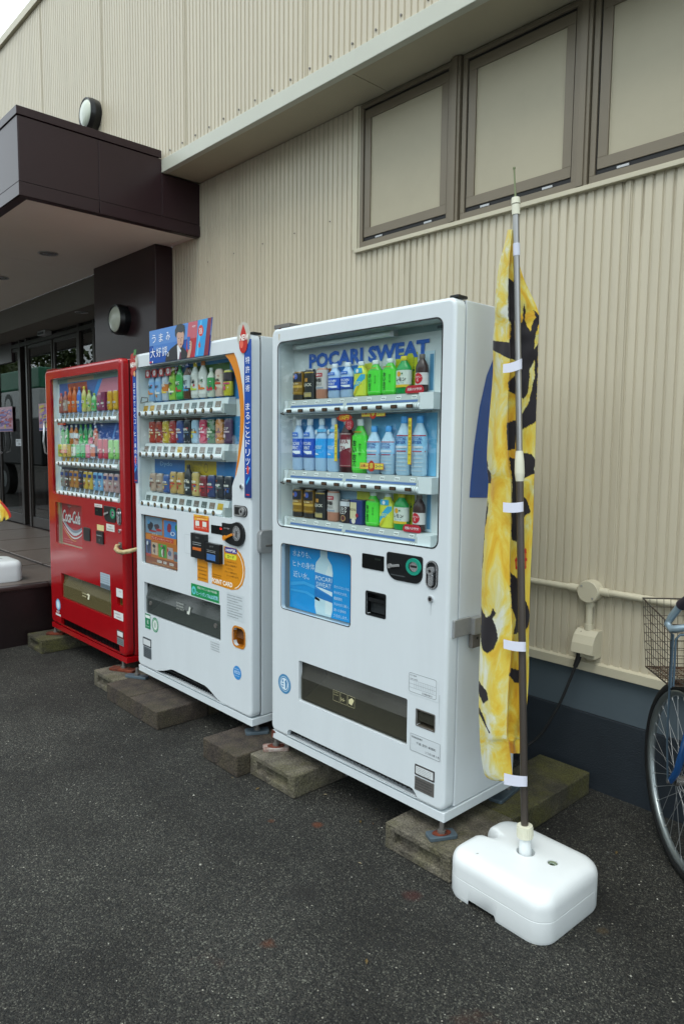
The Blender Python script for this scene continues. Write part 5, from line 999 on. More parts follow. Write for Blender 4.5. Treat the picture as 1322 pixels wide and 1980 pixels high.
b.m('#e0ece6'); b.text('環境にやさしい省エネ自販機', (-1.578, Y-.0005, .727), .012, .175); b.m('#9ad4ea'); b.text('ヒートポンプ&LED照明', (-1.585, Y-.0005, .694), .022, .19, bold=.02); b.build('eco_sticker', M2)
recess_box(M2, -2.139, -1.373, .499, .679, .004, .16, dark_in, 'pickup_chute')
b = MB().m(mat('chute_metal', '#5e5e54', .4)); b.poly([(-2.13, .03, .503), (-1.38, .03, .503), (-1.38, .15, .58), (-2.13, .15, .58)]); b.build('chute_tray', M2)
b = MB().m(glass_mat('smoked_flap_grey', tint='#8a9290', ior=1.7, rough=.06, veil=.35, veil_col='#5c6462')); b.poly([(-2.134, .010, .504), (-1.378, .010, .504), (-1.378, .010, .590), (-2.134, .010, .590)]); b.poly([(-2.134, .010, .590), (-1.378, .010, .590), (-1.378, .030, .674), (-2.134, .030, .674)]); b.m(steel_d)
for x in (-2.08, -1.43): b.cyl((x, .009, .565), (x, .005, .565), .012, n=14)
b.build('pickup_flap', M2)
b = MB(); scribble(b, M('#a5aba4'), -1.80, -1.72, .612, 0, .010, .0075, 2); scribble(b, M('#a5aba4'), -1.80, -1.72, .597, 0, .010, .0075, 3); scribble(b, M('#a5aba4'), -1.80, -1.72, .582, 0, .010, .0075, 4); b.m('#d0d6cc'); b.flat([(-1.695, .575), (-1.672, .575), (-1.660, .612), (-1.672, .618), (-1.682, .590), (-1.695, .590)], .0075); b.build('flap_sticker', M2)
b = MB().m(M('#1a7a50')); b.flat(rr(-2.132, -2.070, .418, .502, .002, 2), Y); b.m('#dfe8e2'); b.flat([(-2.127, .478), (-2.075, .478), (-2.075, .494), (-2.127, .494)], Y-.0003); b.text('省', (-2.101, Y-.0004, .445), .024, .02, align='c'); scribble(b, M('#c9dcd0'), -2.124, -2.078, .428, 0, .006, Y-.0004, 2); b.build('green_label', M2)
b = MB().m('#1d8a5c'); b.flat(circ(-2.018, .455, .036, 26, 1.15), Y); b.m('#d4dcd8'); ring(b, circ(-2.018, .455, .030, 26, 1.15), circ(-2.018, .455, .028, 26, 1.15), Y-.0003); b.flat(circ(-2.018, .455, .024, 22, 1.15), Y-.0003); b.m('#1d7a54'); b.text('8', (-2.018, Y-.0006, .440), .030, .014, align='c'); b.build('round_sticker', M2)
b = MB().m('#3a4046'); b.prism(rr(-2.160, -2.066, .312, .362, .002, 2), -.002, .001); b.m('#c9d0d2'); b.flat(rr(-2.154, -2.072, .320, .354, .001, 2), -.0023); b.m('#565f64'); b.prism(rr(-2.156, -2.066, .248, .308, .001, 2), -.0016, .001)
for i in range(5): scribble(b, M('#1f2629'), -2.152, -2.070, .253+.010*i, 0, .005, -.0019, i+2)
b.build('rating_plate', M2)
b = MB().m('#c0cace'); b.flat(rr(-1.322, -1.181, .628, .752, .002, 2), -.0005)
for i in range(9): scribble(b, M('#565e62'), -1.315, -1.19-(.03 if i % 3 == 2 else 0), .738-.0125*i, 0, .0048, -.0008, i)
b.build('notice_sticker', M2)
b = MB()
for i in range(4): scribble(b, M('#6a7276'), -1.46, -1.38, .478-.012*i, 0, .006, -.0008, i+20)
b.build('small_print', M2)
b = MB().m(M('#c27a1a', .3)); ring(b, rr(-1.275, -1.167, .501, .605, .032, 4), rr(-1.266, -1.176, .510, .596, .026, 4), -.002); b.build('coin_return_bezel', M2)
recess_box(M2, -1.269, -1.173, .507, .599, .003, .05, mat('amber_plastic', '#a8661c', .25), 'coin_return_tray'); b = MB().m(mat('amber_dark', '#5a3410', .25)); b.poly([(-1.266, .012, .545), (-1.176, .012, .545), (-1.176, .03, .594), (-1.266, .03, .594)]); b.build('coin_return_flap', M2)
b = MB().m(M('#2f86c8')); b.flat(circ(-1.235, .380, .033, 26), Y); b.m('#cfe2f0'); b.text('eco', (-1.235, Y-.0004, .374), .016, .045, align='c'); scribble(b, M('#cfe2f0'), -1.257, -1.213, .395, 0, .005, Y-.0004, 1); scribble(b, M('#cfe2f0'), -1.257, -1.213, .363, 0, .004, Y-.0004, 2); b.build('blue_sticker', M2)
b = MB().m(black); b.box(-2.03, -1.34, .045, .049, .19, .252); b.build('vent_back', M2)
b = MB().m(blackp)
for i in range(30): x = -2.0+i*.0215; b.box(x, x+.003, .034, .044, .191, .246)
b.box(-2.02, -1.36, .026, .030, .215, .219); b.build('vent_grille', M2)
b = MB().m(steel); b.prism(rr(.033, .113, .955, 1.060, .022, 5), A1+.0005, A1+.028, 'yz'); b.m(steel_d); b.box(A1+.028, A1+.031, .062, .108, .985, .995); b.build('hasp_lock', M2, bevel=.006)
b = MB().m(blackp); b.prism(rr(-1.165, -1.135, .020, .070, .006, 3), 1.9305, 1.941, 'xy'); b.build('top_hinge', M2, bevel=.002)
foot(M2, -1.165, .062, .030, .055, -30, foot_m, False); foot(M2, -2.262, -.010+.02, .022, .070, -62, foot_m, False); foot(M2, -1.17, .40, .03, .05, 0, foot_m, False); foot(M2, -2.18, .40, .03, .05, 0, foot_m, False)
# ================================================================== VENDING MACHINE 3 (red cola)
M3 = empty('vending_machine', (-2.95, .2, .10), 'red cola vending machine farthest away beside the entrance porch', 'vending machine', 'vending machines along the wall')
B0, B1 = -3.523, -2.3795
cabinet(M3, B0, B1, red_p)
gl3 = rr(-3.425, -2.412, 1.098, 1.867, .020, 4); ps3 = rr(-3.392, -2.962, .760, 1.042, .008, 3); pk3 = rr(-3.323, -2.560, .392, .562, .003, 2); cr3 = rr(-2.480, -2.406, .488, .535, .002, 2)
vn3 = [(-3.345, .1935), (-2.45, .1935), (-2.465, .246), (-3.340, .250)]
d = MB().m(red_p); plate(d, B0, B1, .187, 1.93, 0, .050, [gl3, ps3, pk3, cr3, vn3], b=.020, hd=.02); d.build('door', M3)
recess_box(M3, -3.426, -2.411, 1.097, 1.868, .012, .052, white_in, 'display_case')
glass_pane(M3, rr(-3.4245, -2.4125, 1.0985, 1.8665, .019, 4), .006)
b = MB().m('#7f9a94'); b.box(-3.42, -2.415, .0495, .0518, 1.835, 1.865); b.m('#c9a890'); b.box(-3.25, -2.85, .0490, .0494, 1.838, 1.862); b.build('case_top_strip', M3)
pc = MB().m('#4f6aa8'); pc.box(-3.39, -2.415, .0485, .0515, 1.64, 1.835); pc.m('#c27a8c'); pc.flat([(-2.85, 1.70), (-2.42, 1.70), (-2.42, 1.832), (-2.74, 1.832)], .0480); pc.m('#3a8ad0'); pc.flat([(-2.90, 1.69), (-2.85, 1.69), (-2.72, 1.832), (-2.78, 1.832)], .0478); pc.m('#b0503c'); pc.flat([(-3.2, 1.69), (-2.92, 1.69), (-2.95, 1.83), (-3.25, 1.83)], .0480)
pc.m('#2b4f96'); pc.box(-3.39, -2.415, .0485, .0515, 1.33, 1.575); pc.m('#5c88c8'); pc.flat([(-2.62, 1.45), (-2.60, 1.45), (-2.52, 1.57), (-2.55, 1.57)], .0482); pc.flat([(-2.50, 1.44), (-2.44, 1.44), (-2.415, 1.50), (-2.415, 1.53)], .0482)
pc.m('#3a3f52'); pc.box(-3.39, -2.415, .0485, .0515, 1.13, 1.285); pc.m('#8a5a34'); pc.flat([(-3.15, 1.14), (-3.0, 1.14), (-2.92, 1.27), (-3.12, 1.28)], .0482); pc.build('price_card', M3)
for zb in (1.588, 1.305, 1.108):
    shelf2(zb, (0, 1, 2, 3) if abs(zb-1.305) < .01 else (), '#a8862c', n=12, x0=-3.318, dx=.0712, mroot=M3, xa=-3.375, xb=-2.44, tw=.050, th=.026, rb=.0155, kn=.0128, strip='#9fb0c4')
G3 = 'drinks on display in the red machine'
t3 = [('bottle', .150, '#9c5a50', '#b8505a', ('#a06058', .1, .6), 'red soda bottle at left end of top shelf, red machine'), ('bottle', .160, '#a0584c', '#c05a40', ('#a89488', .1, .6), 'red soda bottle, second along top shelf, red machine'), ('bottle', .185, '#c0602c', '#c86a30', ('#c8581c', .1, .66), 'orange soda bottle with orange cap, left of pair, red machine'), ('bottle', .185, '#c46a34', '#c86a30', ('#cc6424', .1, .66), 'orange soda bottle beside the blue sports bottle, red machine'),
      ('bottle', .180, '#5a84c8', '#2a4a94', ('#4a7ad0', .1, .66), 'blue sports drink bottle with navy cap, top shelf, red machine'), ('bottle', .180, '#c9c078', '#d0b83a', ('#b8c45a', .15, .6), 'pale lemon bottle with yellow cap, left of pair, red machine'), ('bottle', .150, '#b4b87a', '#9ab04a', ('#a8b864', .15, .6), 'pale lemon bottle beside the green one, red machine'), ('bottle', .125, '#8fc48a', '#8fa84a', ('#58b46a', .1, .6), 'small green bottle on top shelf of red machine'),
      ('can', .115, '#8a4a64', None, ('#a05a7a', .2, .8), 'mauve can beside the purple carton, top shelf, red machine'), ('carton', .125, '#7a2c50', None, ('#84305c', .2, .7), 'purple and magenta carton on top shelf of red machine'), ('can', .128, '#c09424', None, ('#c89a24', .1, .85), 'golden yellow can, left of the pair, top shelf, red machine'), ('can', .128, '#c49a2a', None, ('#cca02a', .1, .85), 'golden yellow can at right end of top shelf, red machine')]
for i, (k, h_, bd, cp_, lb, l) in enumerate(t3): drink(k, -3.325+i*.0735, 1.640, .054, h_*.88, l, bd, cp_ or '#cccccc', lb, busy(l, 6, .12, .6) + [('r', '#d8d4cc', -.7, .7, .34, .44), ('t', '#2c2a30', ('サイダー', 'ファンタ', 'レモン', '青春')[i % 4], 0, .36, .06, 1.2)], G3, yc=.034, ry=.014)
t4 = [('bottle', .200, '#3a9a4a', '#d4dcd8', ('#3fa04e', .1, .6), 'tall green tea bottle at left end of middle shelf, red machine'), ('bottle', .200, '#3a944a', '#d4dcd8', ('#48a454', .1, .6), 'tall green tea bottle, second on middle shelf, red machine'), ('bottle', .205, '#b8702c', '#dce0e0', ('#c8d0d4', .35, .6), 'amber tea bottle with white label, left of pair, red machine'), ('bottle', .205, '#b06a2a', '#dce0e0', ('#c0ccd0', .35, .6), 'amber tea bottle with white label beside green capped bottle'),
      ('bottle', .205, '#3f8a5c', '#58a84a', ('#38b05a', .1, .5), 'green capped bottle, leftmost of three on middle shelf, red machine'), ('bottle', .205, '#44905e', '#58a84a', ('#3cb45e', .1, .5), 'green capped bottle, centre of three on middle shelf, red machine'), ('bottle', .205, '#4a9062', '#5aaa4c', ('#d0607c', .1, .4), 'green capped bottle with pink label on middle shelf, red machine'), ('bottle', .190, '#b04a2a', '#c8d4e4', ('#c44a2c', .3, .6), 'orange-brown tea bottle with pale cap, middle shelf, red machine'),
      ('can', .120, '#b82c44', None, ('#c0304c', .1, .85), 'crimson can with white oval, left of pair, middle shelf, red machine'), ('can', .120, '#b42a40', None, ('#bc2e48', .1, .85), 'crimson can with white oval beside the pale green can'), ('can', .115, '#7ab85a', None, ('#86c466', .1, .85), 'pale green can, left of pair, middle shelf, red machine'), ('can', .115, '#7cba5c', None, ('#88c668', .1, .85), 'pale green can at right end of middle shelf, red machine')]
for i, (bd, lb, l) in enumerate((('#c8c03a', '#b0b848', 'small yellow-green can in front of the tall green tea bottles, far left, red machine'), ('#c9b040', '#cfa030', 'small golden can, second in the front tier, middle shelf, red machine'), ('#b8a050', '#d0b060', 'small tan can in front of amber tea bottle, red machine'), ('#6fae6a', '#d8dcd0', 'small pale green can in the front tier, red machine middle shelf'), ('#3f9a5a', '#58b878', 'small green carton-like can, fifth in front tier, red machine'), ('#2f9a52', '#3fae62', 'small vivid green can, sixth in the front tier, red machine'), ('#c85a7a', '#d87a94', 'small pink can in the front tier of the red machine'), ('#b8bcc4', '#c86a4a', 'small silver and orange can in front tier beside crimson can'))):
    drink('can', -3.335+i*.0735, 1.350, .058, .085, l, bd, '#cccccc', (lb, .12, .8), busy(l, 6), G3, yc=.022, ry=.010)
for i, (k, h_, bd, cp_, lb, l) in enumerate(t4): drink(k, -3.325+i*.0735, 1.350 if k == 'can' else 1.425, .056, h_ if k == 'can' else h_*.66, l, bd, cp_ or '#cccccc', lb, busy(l, 6, .12, .6) + [('c', '#d8ccc4', 0, .42, .35), ('t', '#2c3a30', ('茶', '爽', '健', '紅')[i % 4], 0, .30, .07, .6)], G3, yc=.038 if k == 'bottle' else .034, ry=.010 if k == 'bottle' else .014)
t5 = [('#8a8480', 'grey coffee can at left end of bottom shelf, red machine'), ('#4a3a34', 'dark brown can, second on bottom shelf of red machine'), ('#a8702c', 'amber can with gold band on bottom shelf, red machine'), ('#b07a34', 'bronze can beside the black can, bottom shelf, red machine'), ('#23252e', 'black can on bottom shelf, left of two yellow cans, red machine'), ('#c0a03a', 'yellow can beside the black one, bottom shelf, red machine'), ('#bfa23e', 'yellow can beside the sky blue can, bottom shelf, red machine'), ('#6aa0c8', 'sky blue can, left of pair, bottom shelf, red machine'), ('#74a6cc', 'sky blue can beside the pinkish cans, bottom shelf, red machine'), ('#b89a98', 'pinkish grey can, leftmost of three, bottom shelf, red machine'), ('#b49694', 'pinkish grey can, centre of three, bottom shelf, red machine'), ('#a88c8c', 'pinkish grey can at right end of bottom shelf, red machine')]
for i, (bd, l) in enumerate(t5): drink('can', -3.325+i*.0735, 1.152, .058, .112, l, bd, '#cccccc', (bd, .1, .85), busy(l, 6) + [('r', '#28407c', -.8, .8, .66, .84), ('t', '#e8e4dc', '珈琲', 0, .42, .12, 1.1), ('c', '#8a3a34', .1, .28, .25)], G3, yc=.034, ry=.014)
for x_, z_ in ((-3.345, 1.560), (-3.34, 1.375)):
    b = MB().m('#c83c24'); b.box(x_, x_+.13, .0125, .0135, z_, z_+.022); b.m('#f0d8a0'); b.text('つめた〜い', (x_+.065, .0122, z_+.005), .011, .10, align='c'); b.build('cold_strip', M3)
# poster with script lettering
recess_box(M3, -3.393, -2.961, .759, 1.043, .010, .040, mat('cream_well', '#a99f8a', .5), 'poster_case')
p = MB().m(M('#b3242f', .25)); Y = .0372; p.box(-3.375, -2.963, .038, .0395, .762, 1.040)
p.m('#8f1a26'); p.flat([(-3.28, 1.04), (-3.24, 1.04), (-3.235, .98), (-3.26, .95)], Y)
def curve_band(pts, w0, w1, col, y):
    n_ = len(pts); U = []; D_ = []
    for i, (a, c) in enumerate(pts):
        w = w0+(w1-w0)*i/(n_-1); w *= math.sin(math.pi*(i+.6)/(n_+.2))*.9+.1; U.append((a, y, c+w)); D_.append((a, y, c-w))
    p.m(col); p.add(D_+U, [(i, i+1, i+1+n_, i+n_) for i in range(n_-1)])
cv = lambda s0: [(-3.37+.405*t, .93-.085*math.sin(math.pi*min(t*1.25, 1)*.75)*(1)-s0+.05*max(0, t-.45)) for t in [i/14 for i in range(15)]]
curve_band(cv(0), .020, .012, '#7a8290', Y-.0002); curve_band(cv(.012), .012, .006, '#c9ccd2', Y-.0004); curve_band(cv(.038), .006, .004, '#d8d4d4', Y-.0005); curve_band(cv(.056)[:9], .004, .003, '#d8a03a', Y-.0006)
p.m('#5a0f18'); p.text('Coca-Cola', (-3.358, Y-.0007, .903), .085, .29, shear=.35, bold=.03); p.m('#dcd8d8'); p.text('Coca-Cola', (-3.363, Y-.0009, .908), .085, .29, shear=.35, bold=.018); p.text('ENJOY', (-3.27, Y-.0009, 1.012), .012, .06)
scribble(p, M('#d08a8c'), -3.35, -3.18, .79, 0, .006, Y-.0006, 2); scribble(p, M('#d08a8c'), -3.35, -3.2, .775, 0, .006, Y-.0006, 5); p.build('advert_poster', M3)
glass_pane(M3, rr(-3.3915, -2.9625, .7605, 1.0415, .007, 3), .005, 'poster_window')
b = MB().m(mat('display_black', '#0a0d0e', .12)); b.prism(rr(-2.760, -2.650, 1.003, 1.052, .003, 2), -.002, .002); b.m('#2a4a34'); b.text('お金を', (-2.75, -.0023, 1.030), .008, .04); b.build('price_display', M3)
b = MB().m('#cfd0cc'); b.flat(rr(-2.764, -2.655, 1.054, 1.073, .001, 2), -.0008); scribble(b, M('#20242a'), -2.755, -2.665, 1.059, 0, .007, -.0011, 2); b.build('display_sticker', M3)
b = MB().m(blackp); b.prism(rr(-2.631, -2.466, .977, 1.070, [.045, .03, .01, .01], 5), -.004, .003); b.build('coin_panel', M3, bevel=.0015)
b = MB().m(M('#138a5c', .35)); ring(b, circ(-2.505, 1.030, .033, 24, .92), circ(-2.505, 1.030, .020, 24, .92), -.0065); b.build('coin_ring', M3)
b = MB().m(chrome); b.prism(circ(-2.505, 1.030, .0195, 20, .92), -.0050, -.0042); b.m(black); b.box(-2.517, -2.493, -.0056, -.0051, 1.027, 1.033); b.build('coin_slot', M3)
b = MB().m(steel); b.cyl((-2.607, -.004, 1.020), (-2.607, -.012, 1.020), .0085, n=12); b.obox((-2.585, -.010, 1.026), (.026, 0, .007), (0, .0025, 0), (-.001, 0, .0055)); b.build('return_lever', M3, bevel=.001)
lock(M3, -2.427, 1.019, .027, .050)
b = MB().m(chrome); b.cyl((-2.426, 0, .935), (-2.426, -.006, .935), .011, n=16); b.m(black); b.cyl((-2.426, -.006, .935), (-2.426, -.0066, .935), .006, n=12); b.build('keyhole', M3)
b = MB().m(blackp); b.prism(rr(-2.930, -2.832, .829, .913, .012, 4), -.006, .002); b.build('card_reader', M3, bevel=.003)
b = MB().m(blackp); b.prism(rr(-2.734, -2.640, .832, .908, .004, 3), -.008, .002); b.m('#8a9090'); b.box(-2.725, -2.65, -.0092, -.0082, .880, .884); b.box(-2.690, -2.686, -.0092, -.0082, .845, .862); b.m('#d0c489'); b.flat(rr(-2.734, -2.638, .912, .947, .001, 2), -.0008); b.build('bill_slot', M3)
b = MB().m('#cdd0cb'); b.flat(rr(-2.603, -2.494, .921, .963, .001, 2), -.0008); scribble(b, M('#2a2e30'), -2.57, -2.53, .945, 0, .008, -.0011, 2); scribble(b, M('#2a2e30'), -2.59, -2.50, .929, 0, .007, -.0011, 4); b.build('white_sticker', M3)
recess_box(M3, -3.324, -2.559, .391, .563, .004, .14, mat('olive_chute', '#57523a', .5), 'pickup_chute')
b = MB().m(glass_mat('smoked_flap_olive', tint='#b8b290', ior=1.5, rough=.15, veil=.55, veil_col='#6e6646')); b.poly([(-3.318, .010, .396), (-2.565, .010, .396), (-2.565, .010, .480), (-3.318, .010, .480)]); b.poly([(-3.318, .010, .480), (-2.565, .010, .480), (-2.565, .030, .556), (-3.318, .030, .556)]); b.build('pickup_flap', M3)
b = MB(); scribble(b, M('#c9c49c'), -3.0, -2.93, .470, 0, .010, .0075, 2); scribble(b, M('#c9c49c'), -3.0, -2.93, .452, 0, .010, .0075, 4); b.m('#e0dcc0'); b.flat([(-2.92, .445), (-2.895, .445), (-2.885, .478), (-2.905, .484), (-2.93, .478), (-2.93, .470), (-2.908, .472)], .0075); b.build('flap_sticker', M3)
b = MB().m('#9fb0bc'); b.flat(rr(-2.703, -2.568, .560, .654, .006, 3), -.0008)
for i in range(5): scribble(b, M('#5a6a78' if i < 3 else '#2a3844'), -2.697, -2.575, .640-.014*i, 0, .005, -.0011, i+3)
b.m('#56656f'); b.flat([(-2.703, .561), (-2.568, .561), (-2.568, .585), (-2.703, .585)], -.0010); b.build('grey_sticker', M3)
b = MB().m('#d0d4d4'); b.flat(rr(-2.486, -2.403, .538, .589, .001, 2), -.0008); scribble(b, M('#2a2e30'), -2.45, -2.42, .570, 0, .005, -.0011, 2); b.build('upper_white_sticker', M3)
recess_box(M3, -2.4805, -2.4055, .4875, .5355, .003, .035, mat('olive_tray', '#6a6030', .4), 'coin_return_tray')
b = MB().m('#d4d6d4'); b.flat(rr(-2.524, -2.402, .400, .447, .001, 2), -.0008); scribble(b, M('#20242a'), -2.51, -2.44, .428, 0, .007, -.0011, 2); scribble(b, M('#20242a'), -2.49, -2.42, .410, 0, .007, -.0011, 3); b.build('address_sticker', M3)
b = MB().m('#46201f'); b.prism(rr(-2.488, -2.402, .295, .338, .002, 2), -.002, .001); b.m('#cfd4d4'); b.flat(rr(-2.481, -2.409, .302, .331, .001, 2), -.0023); b.m('#6f7a7c'); b.prism(rr(-2.487, -2.403, .249, .292, .001, 2), -.0016, .001)
for i in range(3): scribble(b, M('#1f2629'), -2.483, -2.409, .255+.011*i, 0, .006, -.0019, i+2)
b.build('rating_plate', M3)
b = MB().m('#3f6f9c'); b.flat(circ(-3.389, .330, .042, 24), -.0008); b.m('#9fc6dc'); b.flat(circ(-3.389, .330, .035, 24), -.0011); b.m('#d4e6ee'); b.flat(circ(-3.389, .330, .018, 16, 1.3), -.0014); b.build('round_sticker', M3)
b = MB().m('#cfd4d6'); b.flat([(-3.435, .252), (-3.350, .252), (-3.350, .266), (-3.435, .266)], -.0008); b.m('#e6e8e8'); b.text('自販機', (-3.42, -.001, .270), .018, .05); b.build('base_sticker', M3)
b = MB().m(black); b.box(-3.36, -2.44, .045, .049, .19, .256); b.build('vent_back', M3)
b = MB().m(blackp)
for i in range(40): x = -3.335+i*.0215; b.box(x, x+.006, .024, .044, .191, .248)
b.build('vent_grille', M3)
# improvised yellowish padded strap handle
hd = empty('strap_handle', (-2.30, -.03, .84), parent=M3)
b = MB().m(mat('yellowed_foam', '#d6c79c', .8, var=.45, vscale=30, bump=.6, bscale=70, col2='#7a5f2c')); b.tube([(-2.425, -.002, .853), (-2.415, -.026, .852), (-2.385, -.045, .838), (-2.340, -.052, .828), (-2.300, -.044, .828), (-2.268, -.020, .836), (-2.256, .02, .846), (-2.262, .06, .850)], [.007, .010, .013, .013, .012, .013, .010, .008], 10); b.build('strap', hd)
b = MB().m(steel_d); b.box(-2.438, -2.404, -.004, .001, .838, .868); b.m(mat('dirt_stain', '#5e1712', .5)); b.flat([(-2.43, .800), (-2.385, .796), (-2.388, .836), (-2.43, .838)], -.0006); b.build('strap_plate', hd)
b = MB().m(rust); b.box(-3.515, -3.40, .012, .09, 1.9302, 1.938); b.build('top_bracket', M3, bevel=.003)
foot(M3, -3.50, .018, .028, .06, -40, rust, True); foot(M3, -2.435, .01, .030, .085, -62, rust, True); foot(M3, -2.43, .40, .03, .05, 0, foot_m, False)
# ================================================================== BANNER, POLE, BASES
wp = mat('blow_moulded_plastic', '#dde3e4', .33, var=.05, vscale=7, bump=.02, bscale=30, coat=.15)
def tank(cx, cy, z0, ang, label, wx=.188, wy=.168, H=.150, cols=True):
    t = empty('flag_stand', (cx, cy, z0), label, 'banner base', 'white water-filled flag stands')
    ca, sa = math.cos(R(ang)), math.sin(R(ang))
    def T(a, c, z_): return (cx+ca*a-sa*c, cy+sa*a+ca*c, z0+z_)
    base = rr(-wx, wx, -wy, wy, .062, 8)
    def outline_(inset, notch=1.0):
        P = []
        base = rr(-wx+inset, wx-inset, -wy+inset, wy-inset, max(.062-inset*.4, .02), 8)
        k = len(base); ins_ = [(x_, -wy+inset) for x_ in (-.098, -.092, -.088, -.02, .012, .016, .022)]; base = base[:18]+[] + base[18:]
        j9 = 9; base = base[:j9]+ins_+base[j9:]
        # insert the carrying notch in the -x side (between the top-left and bottom-left corners)
        P = list(base)
        nt_ = [(-wx+inset, .062), (-wx+inset+.006, .050), (-wx+inset+.030*notch, .046), (-wx+inset+.048*notch, .034), (-wx+inset+.052*notch, .018), (-wx+inset+.048*notch, .002), (-wx+inset+.030*notch, -.010), (-wx+inset+.006, -.014), (-wx+inset, -.026)]
        return P + nt_
    prof = [(.004, 0), (.0, .012), (0, .069), (0, .0705), (.0007, .0712), (.0007, .0720), (.0, .0728), (0, .0745), (0, .100), (0, .110), (.0022, .123), (.007, .134), (.015, .1425), (.026, .1475), (.040, .1497), (.055, .150)]
    loops = [outline_(i, 1 if i < .03 else 1.0) for i, _ in prof]; n = len(loops[0])
    b = MB().m(wp); b.smooth = True
    vs = [T(a, c, (.016 if z_ == 0 else .019) if (z_ < .02 and c < -wy+.006 and -.090 < a < .014) else z_) for (i, z_), l in zip(prof, loops) for a, c in l]
    # arched hand hold in the front and right lower edges: lift bottom vertices
    b.add(vs, [(j*n+k, j*n+(k+1) % n, (j+1)*n+(k+1) % n, (j+1)*n+k) for j in range(len(prof)-1) for k in range(n)])
    # top with a hole for the pole and filler
    hc, fc = (-.003, .012), (.088, .024)
    hole = [(hc[0]+.030*math.cos(-a), hc[1]+.030*math.sin(-a)) for a in [2*math.pi*i/24 for i in range(24)]]; hole2 = [(fc[0]+.0165*math.cos(-a), fc[1]+.0165*math.sin(-a)) for a in [2*math.pi*i/18 for i in range(18)]]
    polys = [[Vector((a, c, 0)) for a, c in loops[-1]], [Vector((a, c, 0)) for a, c in hole], [Vector((a, c, 0)) for a, c in hole2]]
    fl = [v for l in polys for v in l]; tr = tessellate_polygon(polys); fs = []
    for q in tr:
        A, B, C_ = fl[q[0]], fl[q[1]], fl[q[2]]; fs.append(q if ((B-A).cross(C_-A)).z > 0 else (q[0], q[2], q[1]))
    b.smooth = False; b.add([T(v.x, v.y, .150) for v in fl], fs)
    for h, r_, dz in ((hole, .024, .03), (hole2, .014, .02)):
        m = len(h); cc = hc if h is hole else fc
        inn_ = [(cc[0]+(a-cc[0])*r_/(.030 if h is hole else .0165), cc[1]+(c-cc[1])*r_/(.030 if h is hole else .0165)) for a, c in h]
        b.smooth = True; b.add([T(a, c, .150) for a, c in h]+[T(a, c, .150-dz) for a, c in inn_], [(i, (i+1) % m, (i+1) % m+m, i+m) for i in range(m)])
        b.smooth = False; b.add([T(a, c, .150-dz) for a, c in inn_], [tuple(range(m))[::-1]])
    b.build('tank', t)
    f = MB().m(M('#8f9a80', .5)); p0 = Vector(T(*fc, .148)); f.cyl(p0-Vector((0, 0, .016)), p0, .0135, n=18, cap=False); f.m(M('#4a5a48', .5)); f.cyl(p0-Vector((0, 0, .016)), p0-Vector((0, 0, .012)), .0125, .011, n=14)
    f.m(M('#8fa090', .4)); f.tube([p0+Vector((.012*math.cos(a), .012*math.sin(a), -.010+.001*k)) for k, a in enumerate([i*.7 for i in range(10)])], .0018, 5); f.build('filler', t)
    s = MB().m(wp); q = Vector(T(*hc, .118)); ax = (PT-PB).normalized() if cols else Vector((0, 0, 1))
    s.cyl(q, q+ax*.085, .0215, .0175, n=24); s.m(mat('yellowed_collar', '#d6d6c2', .45)); s.cyl(q+ax*.080, q+ax*.118, .0255, .0245, n=24)
    for k in range(24):
        a = 2*math.pi*k/24; s.cyl(q+ax*.084+Vector((.0252*math.cos(a), .0252*math.sin(a), 0)), q+ax*.114+Vector((.0245*math.cos(a), .0245*math.sin(a), 0)), .0015, n=4)
    s.build('pole_socket', t)
    return t
PB = Vector((.2816, .070, .13)); PT = Vector((.1665, .070, 2.19))
def notch_tank(t):      # cut the two hand holds through the foot of the tank with a boolean
    ob = [c for c in t.children if c.name.startswith('tank')][0]; me = ob.data; ox, oy, oz = ob['_w']
    bm = bmesh.new(); bm.from_mesh(me)
    return bm
tank(.2870, .056, 0, -2, 'white water-filled banner base on the asphalt, right of nearest machine')
tank(-4.035, -.245, .435, 90, 'white banner base standing on the tiled porch at left edge', cols=False)
ax = (PT-PB).normalized()
def at(t): return PB+(PT-PB)*t
P_ = empty('banner_pole', tuple(at(.02)), 'telescopic steel banner pole rising from the white base', 'pole', 'banner poles')
b = MB().m(mat('pole_lower_steel', '#5f5852', .35, metal=.5, var=.25, vscale=12, stretch=(1, 1, .2))); b.cyl(at(.0), at(.60), .0118, n=20); b.build('lower_tube', P_)
b = MB().m(mat('pole_upper_steel', '#a5a5a3', .28, metal=.75, var=.25, vscale=12, stretch=(1, 1, .2))); b.cyl(at(.60), at(.985), .0098, n=20); b.build('upper_tube', P_)
b = MB().m(mat('yellowed_collar', '#d6d6c2', .45)); b.cyl(at(.588), at(.600), .0125, .0155, n=20); b.cyl(at(.600), at(.618), .0155, .0145, n=20); b.cyl(at(.618), at(.634), .0145, .0115, n=20); b.build('locking_collar', P_)
b = MB().m(mat('yellowed_collar', '#d6d6c2', .45)); b.cyl(at(.985), at(1.0), .0125, n=20); b.cyl(at(1.001), at(1.010), .0140, .0125, n=20); b.build('top_clamp', P_)
b = MB().m(M('#6f7a55', .5)); q = at(1.0); b.cyl(q, q+Vector((-.010, 0, .108)), .0032, .0026, n=10); b.cyl(q+Vector((-.010, 0, .108)), q+Vector((-.0103, 0, .113)), .0042, n=10); b.build('cross_arm', P_)
b = MB().m(M('#c9cfdd', .7)); b.cyl(at(.925), at(.943), .0108, n=20); b.build('tape_band', P_)
